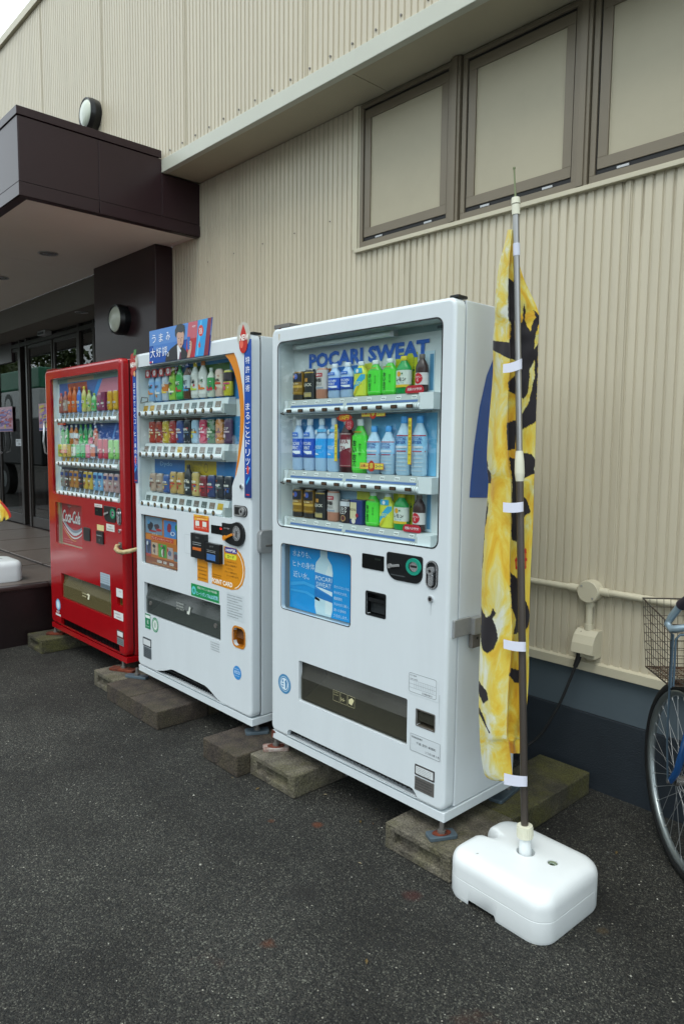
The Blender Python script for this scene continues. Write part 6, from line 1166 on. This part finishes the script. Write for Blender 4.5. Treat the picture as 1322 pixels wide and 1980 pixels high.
ROWS = [[[0.0997, 0.1449, 2.1457], [0.1627, 0.0609, 2.1154], [0.1459, 0.0884, 2.1245], [0.1303, 0.1171, 2.1336]], [[0.0833, 0.1218, 2.0588], [0.1611, 0.0542, 2.0325], [0.1443, 0.0815, 2.0405], [0.1432, 0.1257, 2.0487]], [[0.0802, 0.1141, 1.9914], [0.1613, 0.0506, 1.9682], [0.1445, 0.0778, 1.9752], [0.1585, 0.1381, 1.9828]], [[0.0755, 0.103, 1.8958], [0.166, 0.0502, 1.8769], [0.1493, 0.0773, 1.8827], [0.1921, 0.1684, 1.8894]], [[0.0761, 0.1005, 1.8462], [0.1692, 0.0508, 1.8295], [0.1527, 0.078, 1.8347], [0.1989, 0.1727, 1.8408]], [[0.0774, 0.0979, 1.7833], [0.1725, 0.0507, 1.7694], [0.156, 0.0779, 1.7737], [0.1996, 0.1696, 1.779]], [[0.0807, 0.096, 1.6969], [0.1768, 0.0504, 1.6867], [0.1604, 0.0775, 1.69], [0.2032, 0.1683, 1.6941]], [[0.0829, 0.0906, 1.575], [0.1777, 0.0444, 1.5701], [0.1614, 0.0713, 1.5718], [0.2056, 0.1635, 1.5743]], [[0.083, 0.0795, 1.3967], [0.1866, 0.0437, 1.3997], [0.1705, 0.0705, 1.399], [0.2109, 0.1583, 1.3992]], [[0.0862, 0.0785, 1.3275], [0.1951, 0.049, 1.3335], [0.1791, 0.0758, 1.3319], [0.2119, 0.1552, 1.3311]], [[0.0864, 0.0699, 1.1882], [0.2007, 0.0469, 1.2002], [0.1848, 0.0737, 1.1969], [0.2161, 0.1512, 1.1943]], [[0.0867, 0.0591, 1.012], [0.2067, 0.0433, 1.0316], [0.191, 0.0699, 1.0261], [0.2187, 0.1432, 1.0211]], [[0.0934, 0.055, 0.8337], [0.22, 0.0475, 0.8609], [0.2046, 0.074, 0.8531], [0.2242, 0.1383, 0.8458]], [[0.0994, 0.0502, 0.6547], [0.22, 0.0372, 0.6893], [0.2046, 0.0635, 0.6792], [0.2307, 0.1344, 0.6698]], [[0.1058, 0.0471, 0.4983], [0.223, 0.0314, 0.5393], [0.2077, 0.0575, 0.5273], [0.2276, 0.1215, 0.5159]], [[0.1084, 0.0473, 0.4562], [0.2298, 0.0363, 0.499], [0.2146, 0.0625, 0.4865], [0.2226, 0.1136, 0.4743]], [[0.1236, 0.0572, 0.3541], [0.241, 0.0425, 0.4011], [0.226, 0.0687, 0.3873], [0.2238, 0.1087, 0.3737]], [[0.147, 0.0811, 0.3333], [0.2363, 0.0362, 0.3807], [0.2213, 0.0623, 0.3666], [0.2097, 0.0922, 0.3526]]]
BLK = [[(0.968, 1.992), (1.379, 2.197), (1.197, 5.668), (1.038, 5.64), (0.005, 5.218), (-0.005, 4.874), (1.001, 4.974), (1.034, 4.065), (0.962, 3.594)], [(1.512, 2.828), (1.598, 3.106), (1.518, 3.692), (1.69, 4.45), (1.883, 3.594), (1.865, 3.057), (2.034, 3.497), (2.0, 3.985), (1.875, 4.604), (1.836, 5.274), (2.008, 4.99), (1.997, 5.668), (2.012, 7.254), (1.533, 7.392), (1.29, 7.475), (1.235, 7.723), (0.981, 7.737), (0.933, 7.281), (1.317, 7.226), (1.528, 7.088), (1.754, 6.847), (1.904, 6.205), (1.891, 5.668), (1.705, 6.004), (1.665, 6.686), (1.514, 6.807), (0.997, 6.606), (0.968, 6.365), (1.204, 6.125), (1.224, 5.668), (1.201, 4.142), (1.433, 3.887)], [(1.512, 7.778), (1.846, 7.806), (2.002, 7.917), (2.0, 8.141), (1.512, 8.141)], [(-0.02, 7.834), (0.095, 8.141), (0.009, 8.141)],
 [(1.023, 7.868), (1.317, 7.933), (1.309, 8.161), (1.939, 7.868), (2.011, 8.496), (1.604, 8.748), (1.295, 9.041), (1.301, 9.335), (1.611, 9.377), (1.896, 9.712), (1.624, 9.775), (1.316, 10.004), (1.254, 10.321), (1.026, 10.271), (1.048, 8.58)], [(-0.022, 7.998), (0.198, 8.496), (0.149, 8.999), (-0.004, 8.999)], [(0.029, 9.418), (0.113, 9.67), (0.009, 10.071), (0.048, 10.638), (-0.003, 11.005), (-0.062, 10.538), (-0.034, 10.004)], [(1.007, 10.871), (1.338, 11.005), (1.547, 11.237), (1.871, 11.502), (1.996, 11.668), (1.889, 11.901), (1.525, 12.0), (1.005, 12.034), (1.182, 11.768), (1.015, 11.536)], [(-0.005, 11.502), (0.214, 11.708), (0.359, 11.668), (0.461, 11.536), (0.552, 11.629), (0.415, 11.735), (0.553, 11.901), (0.597, 12.1), (0.487, 12.3), (0.26, 12.377), (0.112, 12.3), (0.009, 12.134)], [(1.029, 12.65), (1.492, 12.7), (1.555, 12.933), (1.263, 12.933), (0.976, 12.8)], [(-0.003, 12.883), (0.329, 13.115), (0.365, 13.269), (0.18, 13.346), (0.003, 13.154)], [(0.005, 13.384), (0.516, 13.999), (0.452, 13.999), (0.007, 13.538)]]
REDP = [[(1.189, 10.638), (1.384, 10.438), (1.793, 10.438), (1.842, 10.671), (1.789, 10.804), (1.198, 10.804)]]
def inpoly(u, v, P):
    ins = np.zeros(u.shape, bool); n = len(P)
    for i in range(n):
        x1, y1 = P[i]; x2, y2 = P[(i+1) % n]
        c = ((y1 > v) != (y2 > v)) & (u < (x2-x1)*(v-y1)/((y2-y1) or 1e-9)+x1); ins ^= c
    return ins
def flag_material():
    m = bpy.data.materials.new('printed_banner_cloth'); m.use_nodes = True; n = m.node_tree; b = n.nodes['Principled BSDF']; N = n.nodes.new; L = n.links.new
    at_ = N('ShaderNodeAttribute'); at_.attribute_name = 'print'; uv = N('ShaderNodeAttribute'); uv.attribute_name = 'cloth'
    t = N('ShaderNodeTexNoise'); t.inputs['Scale'].default_value = 9; t.inputs['Detail'].default_value = 7; t.inputs['Roughness'].default_value = .62; t.inputs['Distortion'].default_value = .8; L(uv.outputs['Vector'], t.inputs[0])
    r = N('ShaderNodeValToRGB'); e = r.color_ramp.elements; e[0].position = .22; e[0].color = lin('#c07a1e'); e[1].position = .70; e[1].color = lin('#dde2d4')
    for p_, c in ((.32, '#cf9a1c'), (.43, '#dcb42c'), (.52, '#dfc950'), (.60, '#d9d38a')): q = e.new(p_); q.color = lin(c)
    # the lower left of the cloth is paler and greener, the hem is amber with flowers
    sh = N('ShaderNodeSeparateXYZ'); L(uv.outputs['Vector'], sh.inputs[0]); 
    adj = N('ShaderNodeMath'); adj.operation = 'ADD'; L(t.outputs[0], adj.inputs[0])
    sp = N('ShaderNodeSeparateColor'); L(at_.outputs['Color'], sp.inputs[0]); mm = N('ShaderNodeMath'); mm.operation = 'SUBTRACT'; mm.inputs[1].default_value = .5; L(sp.outputs[2], mm.inputs[0]); L(mm.outputs[0], adj.inputs[1]); L(adj.outputs[0], r.inputs[0])
    x1 = N('ShaderNodeMixRGB'); x1.inputs[2].default_value = lin('#17121a'); L(sp.outputs[0], x1.inputs[0]); L(r.outputs[0], x1.inputs[1])
    x2 = N('ShaderNodeMixRGB'); x2.inputs[2].default_value = lin('#b82818'); L(sp.outputs[1], x2.inputs[0]); L(x1.outputs[0], x2.inputs[1]); L(x2.outputs[0], b.inputs['Base Color'])
    b.inputs['Roughness'].default_value = .75; b.inputs['Sheen Weight'].default_value = .2
    # light coming through the thin cloth
    tl = N('ShaderNodeBsdfTranslucent'); L(x2.outputs[0], tl.inputs[0]); ms = N('ShaderNodeMixShader'); ms.inputs[0].default_value = .22; o = n.nodes['Material Output']; L(b.outputs[0], ms.inputs[1]); L(tl.outputs[0], ms.inputs[2]); L(ms.outputs[0], o.inputs[0])
    return m
def cloth(rows, name, root, black_polys, red_polys, fm, nr=56, nu=58):
    A = np.array(rows); K = len(A)
    tt = np.linspace(0, K-1, (K-1)*nr+1)
    # Catmull-Rom along the height
    def cr_(t):
        i = np.clip(t.astype(int), 0, K-2); f = (t-i)[:, None, None]; g_ = lambda j: A[np.clip(j, 0, K-1)]
        P0, P1, P2, P3 = g_(i-1), g_(i), g_(i+1), g_(i+2); return .5*((2*P1)+(-P0+P2)*f+(2*P0-5*P1+4*P2-P3)*f**2+(-P0+3*P1-3*P2+P3)*f**3)
    Q = cr_(tt); segs = []
    us = []
    a = np.linspace(0, 1, nu); 
    L_, F_, G_, R_ = Q[:, 0], Q[:, 1], Q[:, 2], Q[:, 3]
    nrm = np.cross((F_-L_), np.array([0, 0, 1.0])); nrm /= np.linalg.norm(nrm, axis=1)[:, None]
    left = L_[:, None]*(1-a)[None, :, None] + F_[:, None]*a[None, :, None]
    wav = (.010*np.sin(a*math.pi)[None, :] + .0028*np.sin(a*9+tt[:, None]*1.1)+.0022*np.sin(a*3-tt[:, None]*2.3)) * (1-a[None, :]**6)
    left = left + nrm[:, None]*wav[..., None]
    # tuck behind the left edge (cloth doubles back)
    nt2 = 10; s = np.linspace(0, 1, nt2)[:-1]
    back = L_ + (F_-L_)*.35 - nrm*.022
    tuck = back[:, None]*(1-s)[None, :, None] + L_[:, None]*s[None, :, None] - nrm[:, None]*(.006*np.sin(s*math.pi))[None, :, None]
    m2 = 8; s2 = np.linspace(0, 1, m2)[1:-1]; mid = F_[:, None]*(1-s2)[None, :, None]+G_[:, None]*s2[None, :, None]
    nr2 = np.cross((R_-G_), np.array([0, 0, 1.0])); nr2 /= np.maximum(np.linalg.norm(nr2, axis=1), 1e-6)[:, None]
    c = np.linspace(0, 1, nu); right = G_[:, None]*(1-c)[None, :, None]+R_[:, None]*c[None, :, None]
    w2 = (.004*np.sin(c*7+tt[:, None]*1.7)+.003*np.sin(c*4-tt[:, None]*2.9)+.002*np.sin(tt[:, None]*7+c*2))*np.sin(c*math.pi)[None, :]**.5
    right = right + nr2[:, None]*w2[..., None]
    V = np.concatenate([tuck, left, mid, right], 1)
    U = np.concatenate([-.35*(1-s), a, np.full(len(s2), 1.0), 1+c]); nU = len(U); nT = len(tt)
    UU, TT = np.meshgrid(U, tt)
    jig = .010*np.sin(TT*17)+.006*np.sin(TT*61+UU*20)
    mask = np.zeros(UU.shape); red = np.zeros(UU.shape)
    lo = np.zeros(UU.shape, bool)
    for P in black_polys: lo |= inpoly(UU+jig, TT+.4*jig*np.sin(UU*31), P)
    mask[lo] = 1
    for P in red_polys: red[inpoly(UU, TT, P)] = 1
    # white strokes inside the red seal
    z1 = (np.sin(UU*60) > .3) & (np.sin(TT*40) > -.2); red[z1] *= .25
    sm = lambda a_, b_, x: np.clip((x-a_)/(b_-a_), 0, 1); Lf = 1.0-sm(.97, 1.0, UU)
    tone = .52 + .10*Lf*sm(10.5, 13, TT) - .13*sm(.45, .62, UU+.12*np.sin(TT*3))*Lf*sm(15.0, 15.5, TT) - .10*(1-Lf)*sm(11, 13, TT) + .09*Lf*(1-sm(4.5, 8.5, TT+.5*np.sin(UU*6))) - .03*(1-Lf)*(1-sm(3, 5, TT)) - .02*Lf
    keep = np.ones((nT-1, nU-1), bool)
    tm = (TT[:-1, :-1]); um = UU[:-1, :-1]; keep &= ~((um >= 1.0) & (tm > 15.3))
    me = bpy.data.meshes.new(name); idx = np.arange(nT*nU).reshape(nT, nU)
    q = np.stack([idx[:-1, :-1], idx[1:, :-1], idx[1:, 1:], idx[:-1, 1:]], -1)[keep]
    c0 = V.reshape(-1, 3).mean(0); me.from_pydata((V.reshape(-1, 3)-c0).tolist(), [], q.tolist())
    ca = me.color_attributes.new('print', 'FLOAT_COLOR', 'POINT'); arr = np.stack([mask.ravel(), red.ravel(), tone.ravel(), np.ones(mask.size)], 1); ca.data.foreach_set('color', arr.ravel().astype(np.float32))
    va = me.attributes.new('cloth', 'FLOAT_VECTOR', 'POINT'); va.data.foreach_set('vector', np.stack([UU.ravel()*.16, TT.ravel()*.11, 0*UU.ravel()], 1).ravel().astype(np.float32))
    me.materials.append(fm); me.polygons.foreach_set('use_smooth', [True]*len(me.polygons)); me.update()
    o = bpy.data.objects.new(name, me); COL.objects.link(o); o.parent = root; o['_w'] = tuple(c0); o.location = tuple(c0-np.array(root['_w'])); return o
FM = flag_material()
FL = empty('banner_flag', (.18, .06, .34), 'folded yellow banner with black brush calligraphy tied along the steel pole', 'banner', 'yellow shop banners')
cloth(ROWS, 'cloth', FL, BLK, REDP, FM)
for T4 in ([[0.1748, 0.0165, 1.7015], [0.2162, 0.0622, 1.721], [0.2176, 0.0618, 1.6895], [0.176, 0.0162, 1.6747]], [[0.1939, 0.0119, 1.2766], [0.2398, 0.0614, 1.2789], [0.2412, 0.0611, 1.2483], [0.1953, 0.0116, 1.246]], [[0.2143, 0.0084, 0.8459], [0.2657, 0.0631, 0.8368], [0.2671, 0.0628, 0.8055], [0.2157, 0.0081, 0.8163]], [[0.2348, 0.005, 0.416], [0.289, 0.0627, 0.405], [0.2905, 0.0624, 0.3714], [0.2364, 0.0046, 0.379]]):
    A_, B_, C_, D_ = map(Vector, T4); B_ = A_.lerp(B_, .93); C_ = D_.lerp(C_, .93); back = Vector((-.030, .034, 0))
    b = MB().m(mat('white_loop_tape', '#d5d8e6', .75)); b.smooth = True; vs = []; n_ = 7
    for i in range(n_): t = i/(n_-1); o_ = Vector((0, 0, -.003*math.sin(math.pi*t))); vs += [D_.lerp(C_, t)+o_, A_.lerp(B_, t)+o_]
    for i in range(1, 6): t = i/5; s_ = Vector((.003, .002, 0))*math.sin(math.pi*t); vs += [C_+back*t+s_, B_+back*t+s_]
    k = len(vs)//2; b.add(vs, [(2*i, 2*i+2, 2*i+3, 2*i+1) for i in range(k-1)]); b.build('tie_loop', FL)
# second banner, mostly outside the frame on the left
P2 = empty('banner_pole', (-4.40, -.22, .56), 'steel banner pole on the second base, just outside the left frame edge', 'pole', 'banner poles')
b = MB().m(MATS['pole_lower_steel']); b.cyl((-4.40, -.42, .40), (-4.40, -.42, 2.6), .0115, n=14); b.build('tube', P2)
F2 = empty('banner_flag', (-4.38, -.3, .8), 'second yellow banner, only its wind-blown corner showing at left picture edge', 'banner', 'yellow shop banners')
ns_, nt_ = 40, 90; vs = []; pr = []; cl = []
for j in range(nt_+1):
    t = j/nt_; flare = math.exp(-(t*9)**2); e = Vector((-4.455+.235*flare, -.16+.150*flare, .93+1.40*t-.055*flare)); q0 = Vector((-4.40, -.42, .78+1.55*t))
    for i in range(ns_+1):
        s_ = i/ns_; P = q0.lerp(e, s_)+Vector((.02*math.sin(s_*9+t*5), -.02*math.sin(s_*7-t*6), -.03*math.sin(s_*3.1)*flare)); vs.append(tuple(P))
        k_ = 1.0 if (t < .03+.02*math.sin(s_*14) and s_ < .86) or (math.sin(s_*9+t*31) > .75 and t > .10) else 0.0; pr += [k_, 1.0 if (s_ > .93 and t < .07) else 0.0, .48, 1]; cl += [s_*.45, t*1.6+5, 0]
me = bpy.data.meshes.new('cloth'); c0 = np.array(vs).mean(0); me.from_pydata((np.array(vs)-c0).tolist(), [], [(j*(ns_+1)+i, j*(ns_+1)+i+1, (j+1)*(ns_+1)+i+1, (j+1)*(ns_+1)+i) for j in range(nt_) for i in range(ns_)])
me.color_attributes.new('print', 'FLOAT_COLOR', 'POINT').data.foreach_set('color', pr); me.attributes.new('cloth', 'FLOAT_VECTOR', 'POINT').data.foreach_set('vector', cl); me.materials.append(FM); me.polygons.foreach_set('use_smooth', [True]*len(me.polygons))
o = bpy.data.objects.new('cloth', me); COL.objects.link(o); o.parent = F2; o['_w'] = tuple(c0); o.location = tuple(c0-np.array(F2['_w']))
# ================================================================== BICYCLE
BK = empty('bicycle', (.577, .569, 0), 'blue city bicycle with rusty wire basket, cut off at right edge', 'bicycle')
H = Vector((.577, .569, .330)); fw = Vector((-.7046, .7096, 0)); lf = Vector((-.7096, -.7046, 0)); up = Vector((0, 0, 1)); RW = .322
def bp(a, l, z_): return Vector((H.x, H.y, 0))+fw*a+lf*l+up*z_
tyre = mat('tyre_rubber', '#121314', .7, bump=.3, bscale=150); rimm = mat('alloy_rim', '#9ca5a6', .3, metal=.75, var=.15, vscale=20); bluep = mat('blue_frame_paint', '#1b4a80', .25, coat=.4)
def wheel(a0, name='front_wheel'):
    w = empty('wheel', tuple(bp(a0, 0, .33)), parent=BK); c = bp(a0, 0, .33); n = 72
    def torus(mb, prof, nn=n):
        vs = []
        for i in range(nn):
            t = 2*math.pi*i/nn; rad = fw*math.cos(t)+up*math.sin(t)
            vs += [c+rad*r_+lf*s_ for r_, s_ in prof]
        m = len(prof); mb.smooth = True; mb.add(vs, [(i*m+j, ((i+1) % nn)*m+j, ((i+1) % nn)*m+(j+1) % m, i*m+(j+1) % m) for i in range(nn) for j in range(m)])
    b = MB().m(tyre); torus(b, [(.311+.0185*math.cos(q), .0175*math.sin(q)) for q in [2*math.pi*k/12 for k in range(12)]]); b.build('tyre', w)
    b = MB().m(rimm); torus(b, [(.300, -.013), (.300, .013), (.290, .0125), (.281, .008), (.279, 0), (.281, -.008), (.290, -.0125)]); b.build('rim', w)
    b = MB().m(steel)
    for k in range(36):
        t = 2*math.pi*k/36; side = .028 if k % 2 else -.028; t0 = t+(.75 if (k//2) % 2 else -.75)
        b.cyl(c+(fw*math.cos(t0)+up*math.sin(t0))*.018+lf*side, c+(fw*math.cos(t)+up*math.sin(t))*.281, .0010, n=5, cap=False)
        b.cyl(c+(fw*math.cos(t)+up*math.sin(t))*.281, c+(fw*math.cos(t)+up*math.sin(t))*.268, .0024, n=6)
    b.build('spokes', w)
    b = MB().m(steel_d); b.cyl(c-lf*.036, c+lf*.036, .016, n=16); b.cyl(c-lf*.062, c+lf*.062, .005, n=10); b.cyl(c+lf*.045, c+lf*.062, .010, n=6); b.cyl(c-lf*.045, c-lf*.062, .010, n=6); b.build('hub', w)
wheel(0); wheel(-1.06)
b = MB().m(bluep)
for s_ in (-1, 1): b.tube([bp(0, s_*.050, .33), bp(-.045, s_*.050, .385), bp(-.095, s_*.048, .52), bp(-.135, s_*.040, .665)], [.011, .012, .013, .013], 10)
b.tube([bp(-.135, .045, .665), bp(-.137, 0, .672), bp(-.135, -.045, .665)], .014, 10); b.build('fork', BK)
b = MB().m(bluep); b.tube([bp(-.138, 0, .67), bp(-.19, 0, .83)], .019, 12); b.tube([bp(-.150, 0, .70), bp(-.35, 0, .47), bp(-.60, 0, .29)], .017, 12); b.tube([bp(-.18, 0, .80), bp(-.40, 0, .56), bp(-.62, 0, .42)], .015, 12); b.tube([bp(-.60, 0, .27), bp(-.73, 0, .78)], .016, 12)
for s_ in (-1, 1): b.tube([bp(-.60, s_*.03, .28), bp(-1.06, s_*.06, .33)], .010, 8); b.tube([bp(-.70, s_*.02, .68), bp(-1.06, s_*.06, .34)], .008, 8)
b.build('frame', BK)
b = MB().m(mat('painted_alloy_bar', '#8fa3ae', .35, metal=.5)); b.tube([bp(-.19, 0, .82), bp(-.205, 0, .93)], .012, 10)
for s_ in (1, -1): b.tube([bp(-.205, 0, .925), bp(-.205, s_*.06, .925), bp(-.19, s_*.12, .905), bp(-.160, s_*.142, .893), bp(-.125, s_*.141, .900), bp(-.135, s_*.135, .925), bp(-.165, s_*.120, .972)], .0115, 12)
b.build('handlebar', BK)
for s_ in (1, -1): b = MB().m(mat('purple_grip', '#2c2430', .6)); b.tube([bp(-.165, s_*.120, .970), bp(-.21, s_*.115, 1.0), bp(-.30, s_*.13, 1.01)], .0165, 14); b.build('grip', BK)
b = MB().m(blackp); b.tube([bp(-.78, 0, .83), bp(-.74, 0, .845), bp(-.60, 0, .835), bp(-.52, 0, .83)], [.09, .10, .05, .025], 14); b.build('saddle', BK)
b = MB().m(steel_d); b.cyl(bp(-.60, -.06, .28), bp(-.60, .06, .28), .022, n=14); b.cyl(bp(-.60, -.055, .28), bp(-.60, -.06, .28), .09, n=32); b.tube([bp(-.60, -.07, .28), bp(-.47, -.08, .17)], .008, 8); b.tube([bp(-.60, .07, .28), bp(-.73, .08, .39)], .008, 8); b.m(blackp); b.cyl(bp(-.47, -.09, .17), bp(-.47, -.17, .17), .014, n=10); b.cyl(bp(-.73, .09, .39), bp(-.73, .17, .39), .014, n=10); b.build('crankset', BK)
b = MB().m(mat('mudguard_steel', '#5c6468', .35, metal=.8)); vs = []
for i in range(30):
    t = R(62+i*3.6); rad = fw*math.cos(t)+up*math.sin(t); vs += [bp(0, 0, .33)+rad*(.340-.008*abs(q))+lf*(.024*q) for q in (-1, -.4, .4, 1)]
b.smooth = True; b.add(vs, [(i*4+j, i*4+j+1, (i+1)*4+j+1, (i+1)*4+j) for i in range(29) for j in range(3)]); b.build('mudguard', BK)
# basket
bas = empty('basket', tuple(bp(.02, 0, .70)), parent=BK)
z0b, z1b = .697, .932
def bpt(u, v, h):      # u,v in -1..1 (fore/aft, left/right), h 0..1
    a = -.015 + .100*u + (.010+.015*u)*h; l_ = (.119+.012*h)*v; return bp(a, l_, z0b+(z1b-z0b)*h - (.018*(1-u))*h)
wire = mat('rusty_wire', '#4c4f4a', .6, metal=.4, var=.5, vscale=40, col2='#4a3323'); wire2 = mat('rusty_bottom_wire', '#5a3a22', .8, var=.5, vscale=40)
b = MB().m(wire)
def per(t): # perimeter param 0..4
    k = int(t) % 4; q = (t-int(t))*2-1; return [(q, 1), (1, -q), (-q, -1), (-1, q)][k]
for i in range(44):
    u, v = per(i/11); b.tube([bpt(u, v, h) for h in (0, .5, 1)], .0011, 4, cap=False)
for h in [j/8 for j in range(9)]:
    b.tube([bpt(*per(i/6), h) for i in range(25)], .0011 if 0 < h < 1 else .0028, 5, cap=False)
b.build('wire_mesh', bas)
b = MB().m(wire2)
for i in range(12): q = -1+2*i/11; b.tube([bpt(q, -1, 0), bpt(q, 1, 0)], .0012, 4); b.tube([bpt(-1, q, 0), bpt(1, q, 0)], .0012, 4)
for i in range(14): q = -1+2*i/13; b.tube([bpt(q, -1, 0)+up*.002, bpt(min(1, q+.5), 1, 0)+up*.002], .0010, 4)
b.build('basket_bottom', bas)
b = MB().m(mat('grey_blue_steel', '#5c7180', .4, metal=.5))
for s_ in (-1, 1): b.obox(bp(-.119, s_*.121, .782), fw*.009, lf*.0018, up*.086); b.tube([bp(0, s_*.060, .33), bp(-.035, s_*.085, .5), bp(-.112, s_*.119, .70)], .0036, 8)
b.tube([bp(-.123, .112, .70), bp(-.123, .112, .852), bp(-.123, .100, .866), bp(-.123, -.100, .866), bp(-.123, -.112, .852), bp(-.123, -.112, .70)], .0040, 8); b.build('basket_stay', BK)
b = MB().m(blackp); b.cyl(bp(-.12, -.045, .42), bp(-.09, -.045, .50), .018, n=14); b.m(white_pl); b.cyl(bp(-.10, -.03, .455), bp(-.05, -.02, .455), .026, .030, n=18); b.build('dynamo_lamp', BK)
# ================================================================== behind the camera (seen in reflections)
TK = empty('box_truck', (-18, -3.2, 0), 'green and white box truck parked across the lot, seen in reflections', 'truck')
b = MB().m(M('#1d2022', .5)); b.box(-20.59, -16.21, -4.19, -2.21, .85, 2.0); b.m(M('#b9bebc', .4)); b.box(-20.6, -16.2, -4.2, -2.2, 2.0, 2.75); b.m(M('#2f7a5a', .4)); b.box(-20.605, -16.195, -4.205, -2.195, 2.752, 3.25); b.build('cargo_box', TK, bevel=.04)
b = MB().m(M('#d4d8d6', .3)); b.prism([(-16.1, .5), (-14.5, .5), (-14.5, 1.35), (-14.8, 2.3), (-16.1, 2.35)], -4.1, -2.3); b.build('cab', TK, bevel=.05)
b = MB().m(mat('dark_glass', '#0c1012', .08)); b.prism([(-15.8, 1.45), (-14.85, 1.45), (-15.0, 2.1), (-15.8, 2.12)], -2.296, -2.285); b.build('side_window', TK)
for x in (-15.1, -19.2):
    for y in (-4.1, -2.5): b = MB().m(tyre); b.cyl((x, y, .42), (x, y+.22, .42), .42, n=28); b.m(rimm); b.cyl((x, y+.221, .42), (x, y+.226, .42), .22, n=20); b.build('wheel', TK)
b = MB().m('#1a2a24'); b.cyl((-18.4, -2.195, 2.38), (-18.4, -2.185, 2.38), .30, n=30); b.m(M('#b9bebc', .4)); b.cyl((-18.4, -2.184, 2.34), (-18.4, -2.18, 2.34), .22, n=30); b.build('cargo_emblem', TK)
leafm = mat('tree_leaves', '#4c5c26', .6, var=.5, vscale=1.2, col2='#2a3a18'); bark = mat('bark', '#3c3128', .9, var=.4, vscale=8)
lm = MB().m(leafm); rs = random.Random(2)
for k in range(60):
    c = Vector((rs.gauss(0, 1.5), rs.gauss(0, 1.5), 4.4+rs.gauss(0, 1.5)))
    for j in range(90):
        p0 = c+Vector((rs.gauss(0, .38), rs.gauss(0, .38), rs.gauss(0, .30))); a = Vector((rs.gauss(0, 1), rs.gauss(0, 1), rs.gauss(0, 1))).normalized()*.19; b2 = a.orthogonal().normalized()*.11
        lm.add([p0-a, p0+b2, p0+a, p0-b2], [(0, 1, 2, 3)])
tm_ = MB().m(bark); tm_.tube([(0, 0, 0), (.05, 0, 1.5), (0, .05, 3.2), (.05, 0, 5.0)], [.2, .16, .12, .05], 10)
for k in range(6): a = k*1.05; tm_.tube([(0, 0, 2.2+.3*k), (.7*math.cos(a), .7*math.sin(a), 3.0+.3*k), (1.4*math.cos(a), 1.4*math.sin(a), 3.9+.3*k)], [.08, .05, .02], 6)
T0 = empty('tree', (0, 0, 0), 'x', 'tree', 'trees across the car park'); cr0 = lm.build('crown', T0); tr0 = tm_.build('trunk', T0)
spots = [(-70+6.2*k, -15.5-1.5*(k % 3)) for k in range(13)]
side = ['leftmost', 'second from the left', 'third from the left', 'fourth from the left', 'fifth from the left', 'sixth from the left', 'in the middle', 'sixth from the right', 'fifth from the right', 'fourth from the right', 'third from the right', 'second from the right', 'rightmost']
for i, (x, y) in enumerate(spots):
    if i == 0: r, kids = T0, []
    else:
        r = T0.copy(); COL.objects.link(r)
        for ch in (cr0, tr0): c = ch.copy(); COL.objects.link(c); c.parent = r
    r.location = (x, y, 0); r.rotation_euler = (0, 0, i*1.3); s_ = 1.0+.15*math.sin(i*2.1); r.scale = (s_, s_, s_)
    r['label'] = 'leafy olive green tree across the car park, %s of the row' % side[i]
for o in list(bpy.data.objects):
    if '_w' in o: del o['_w']
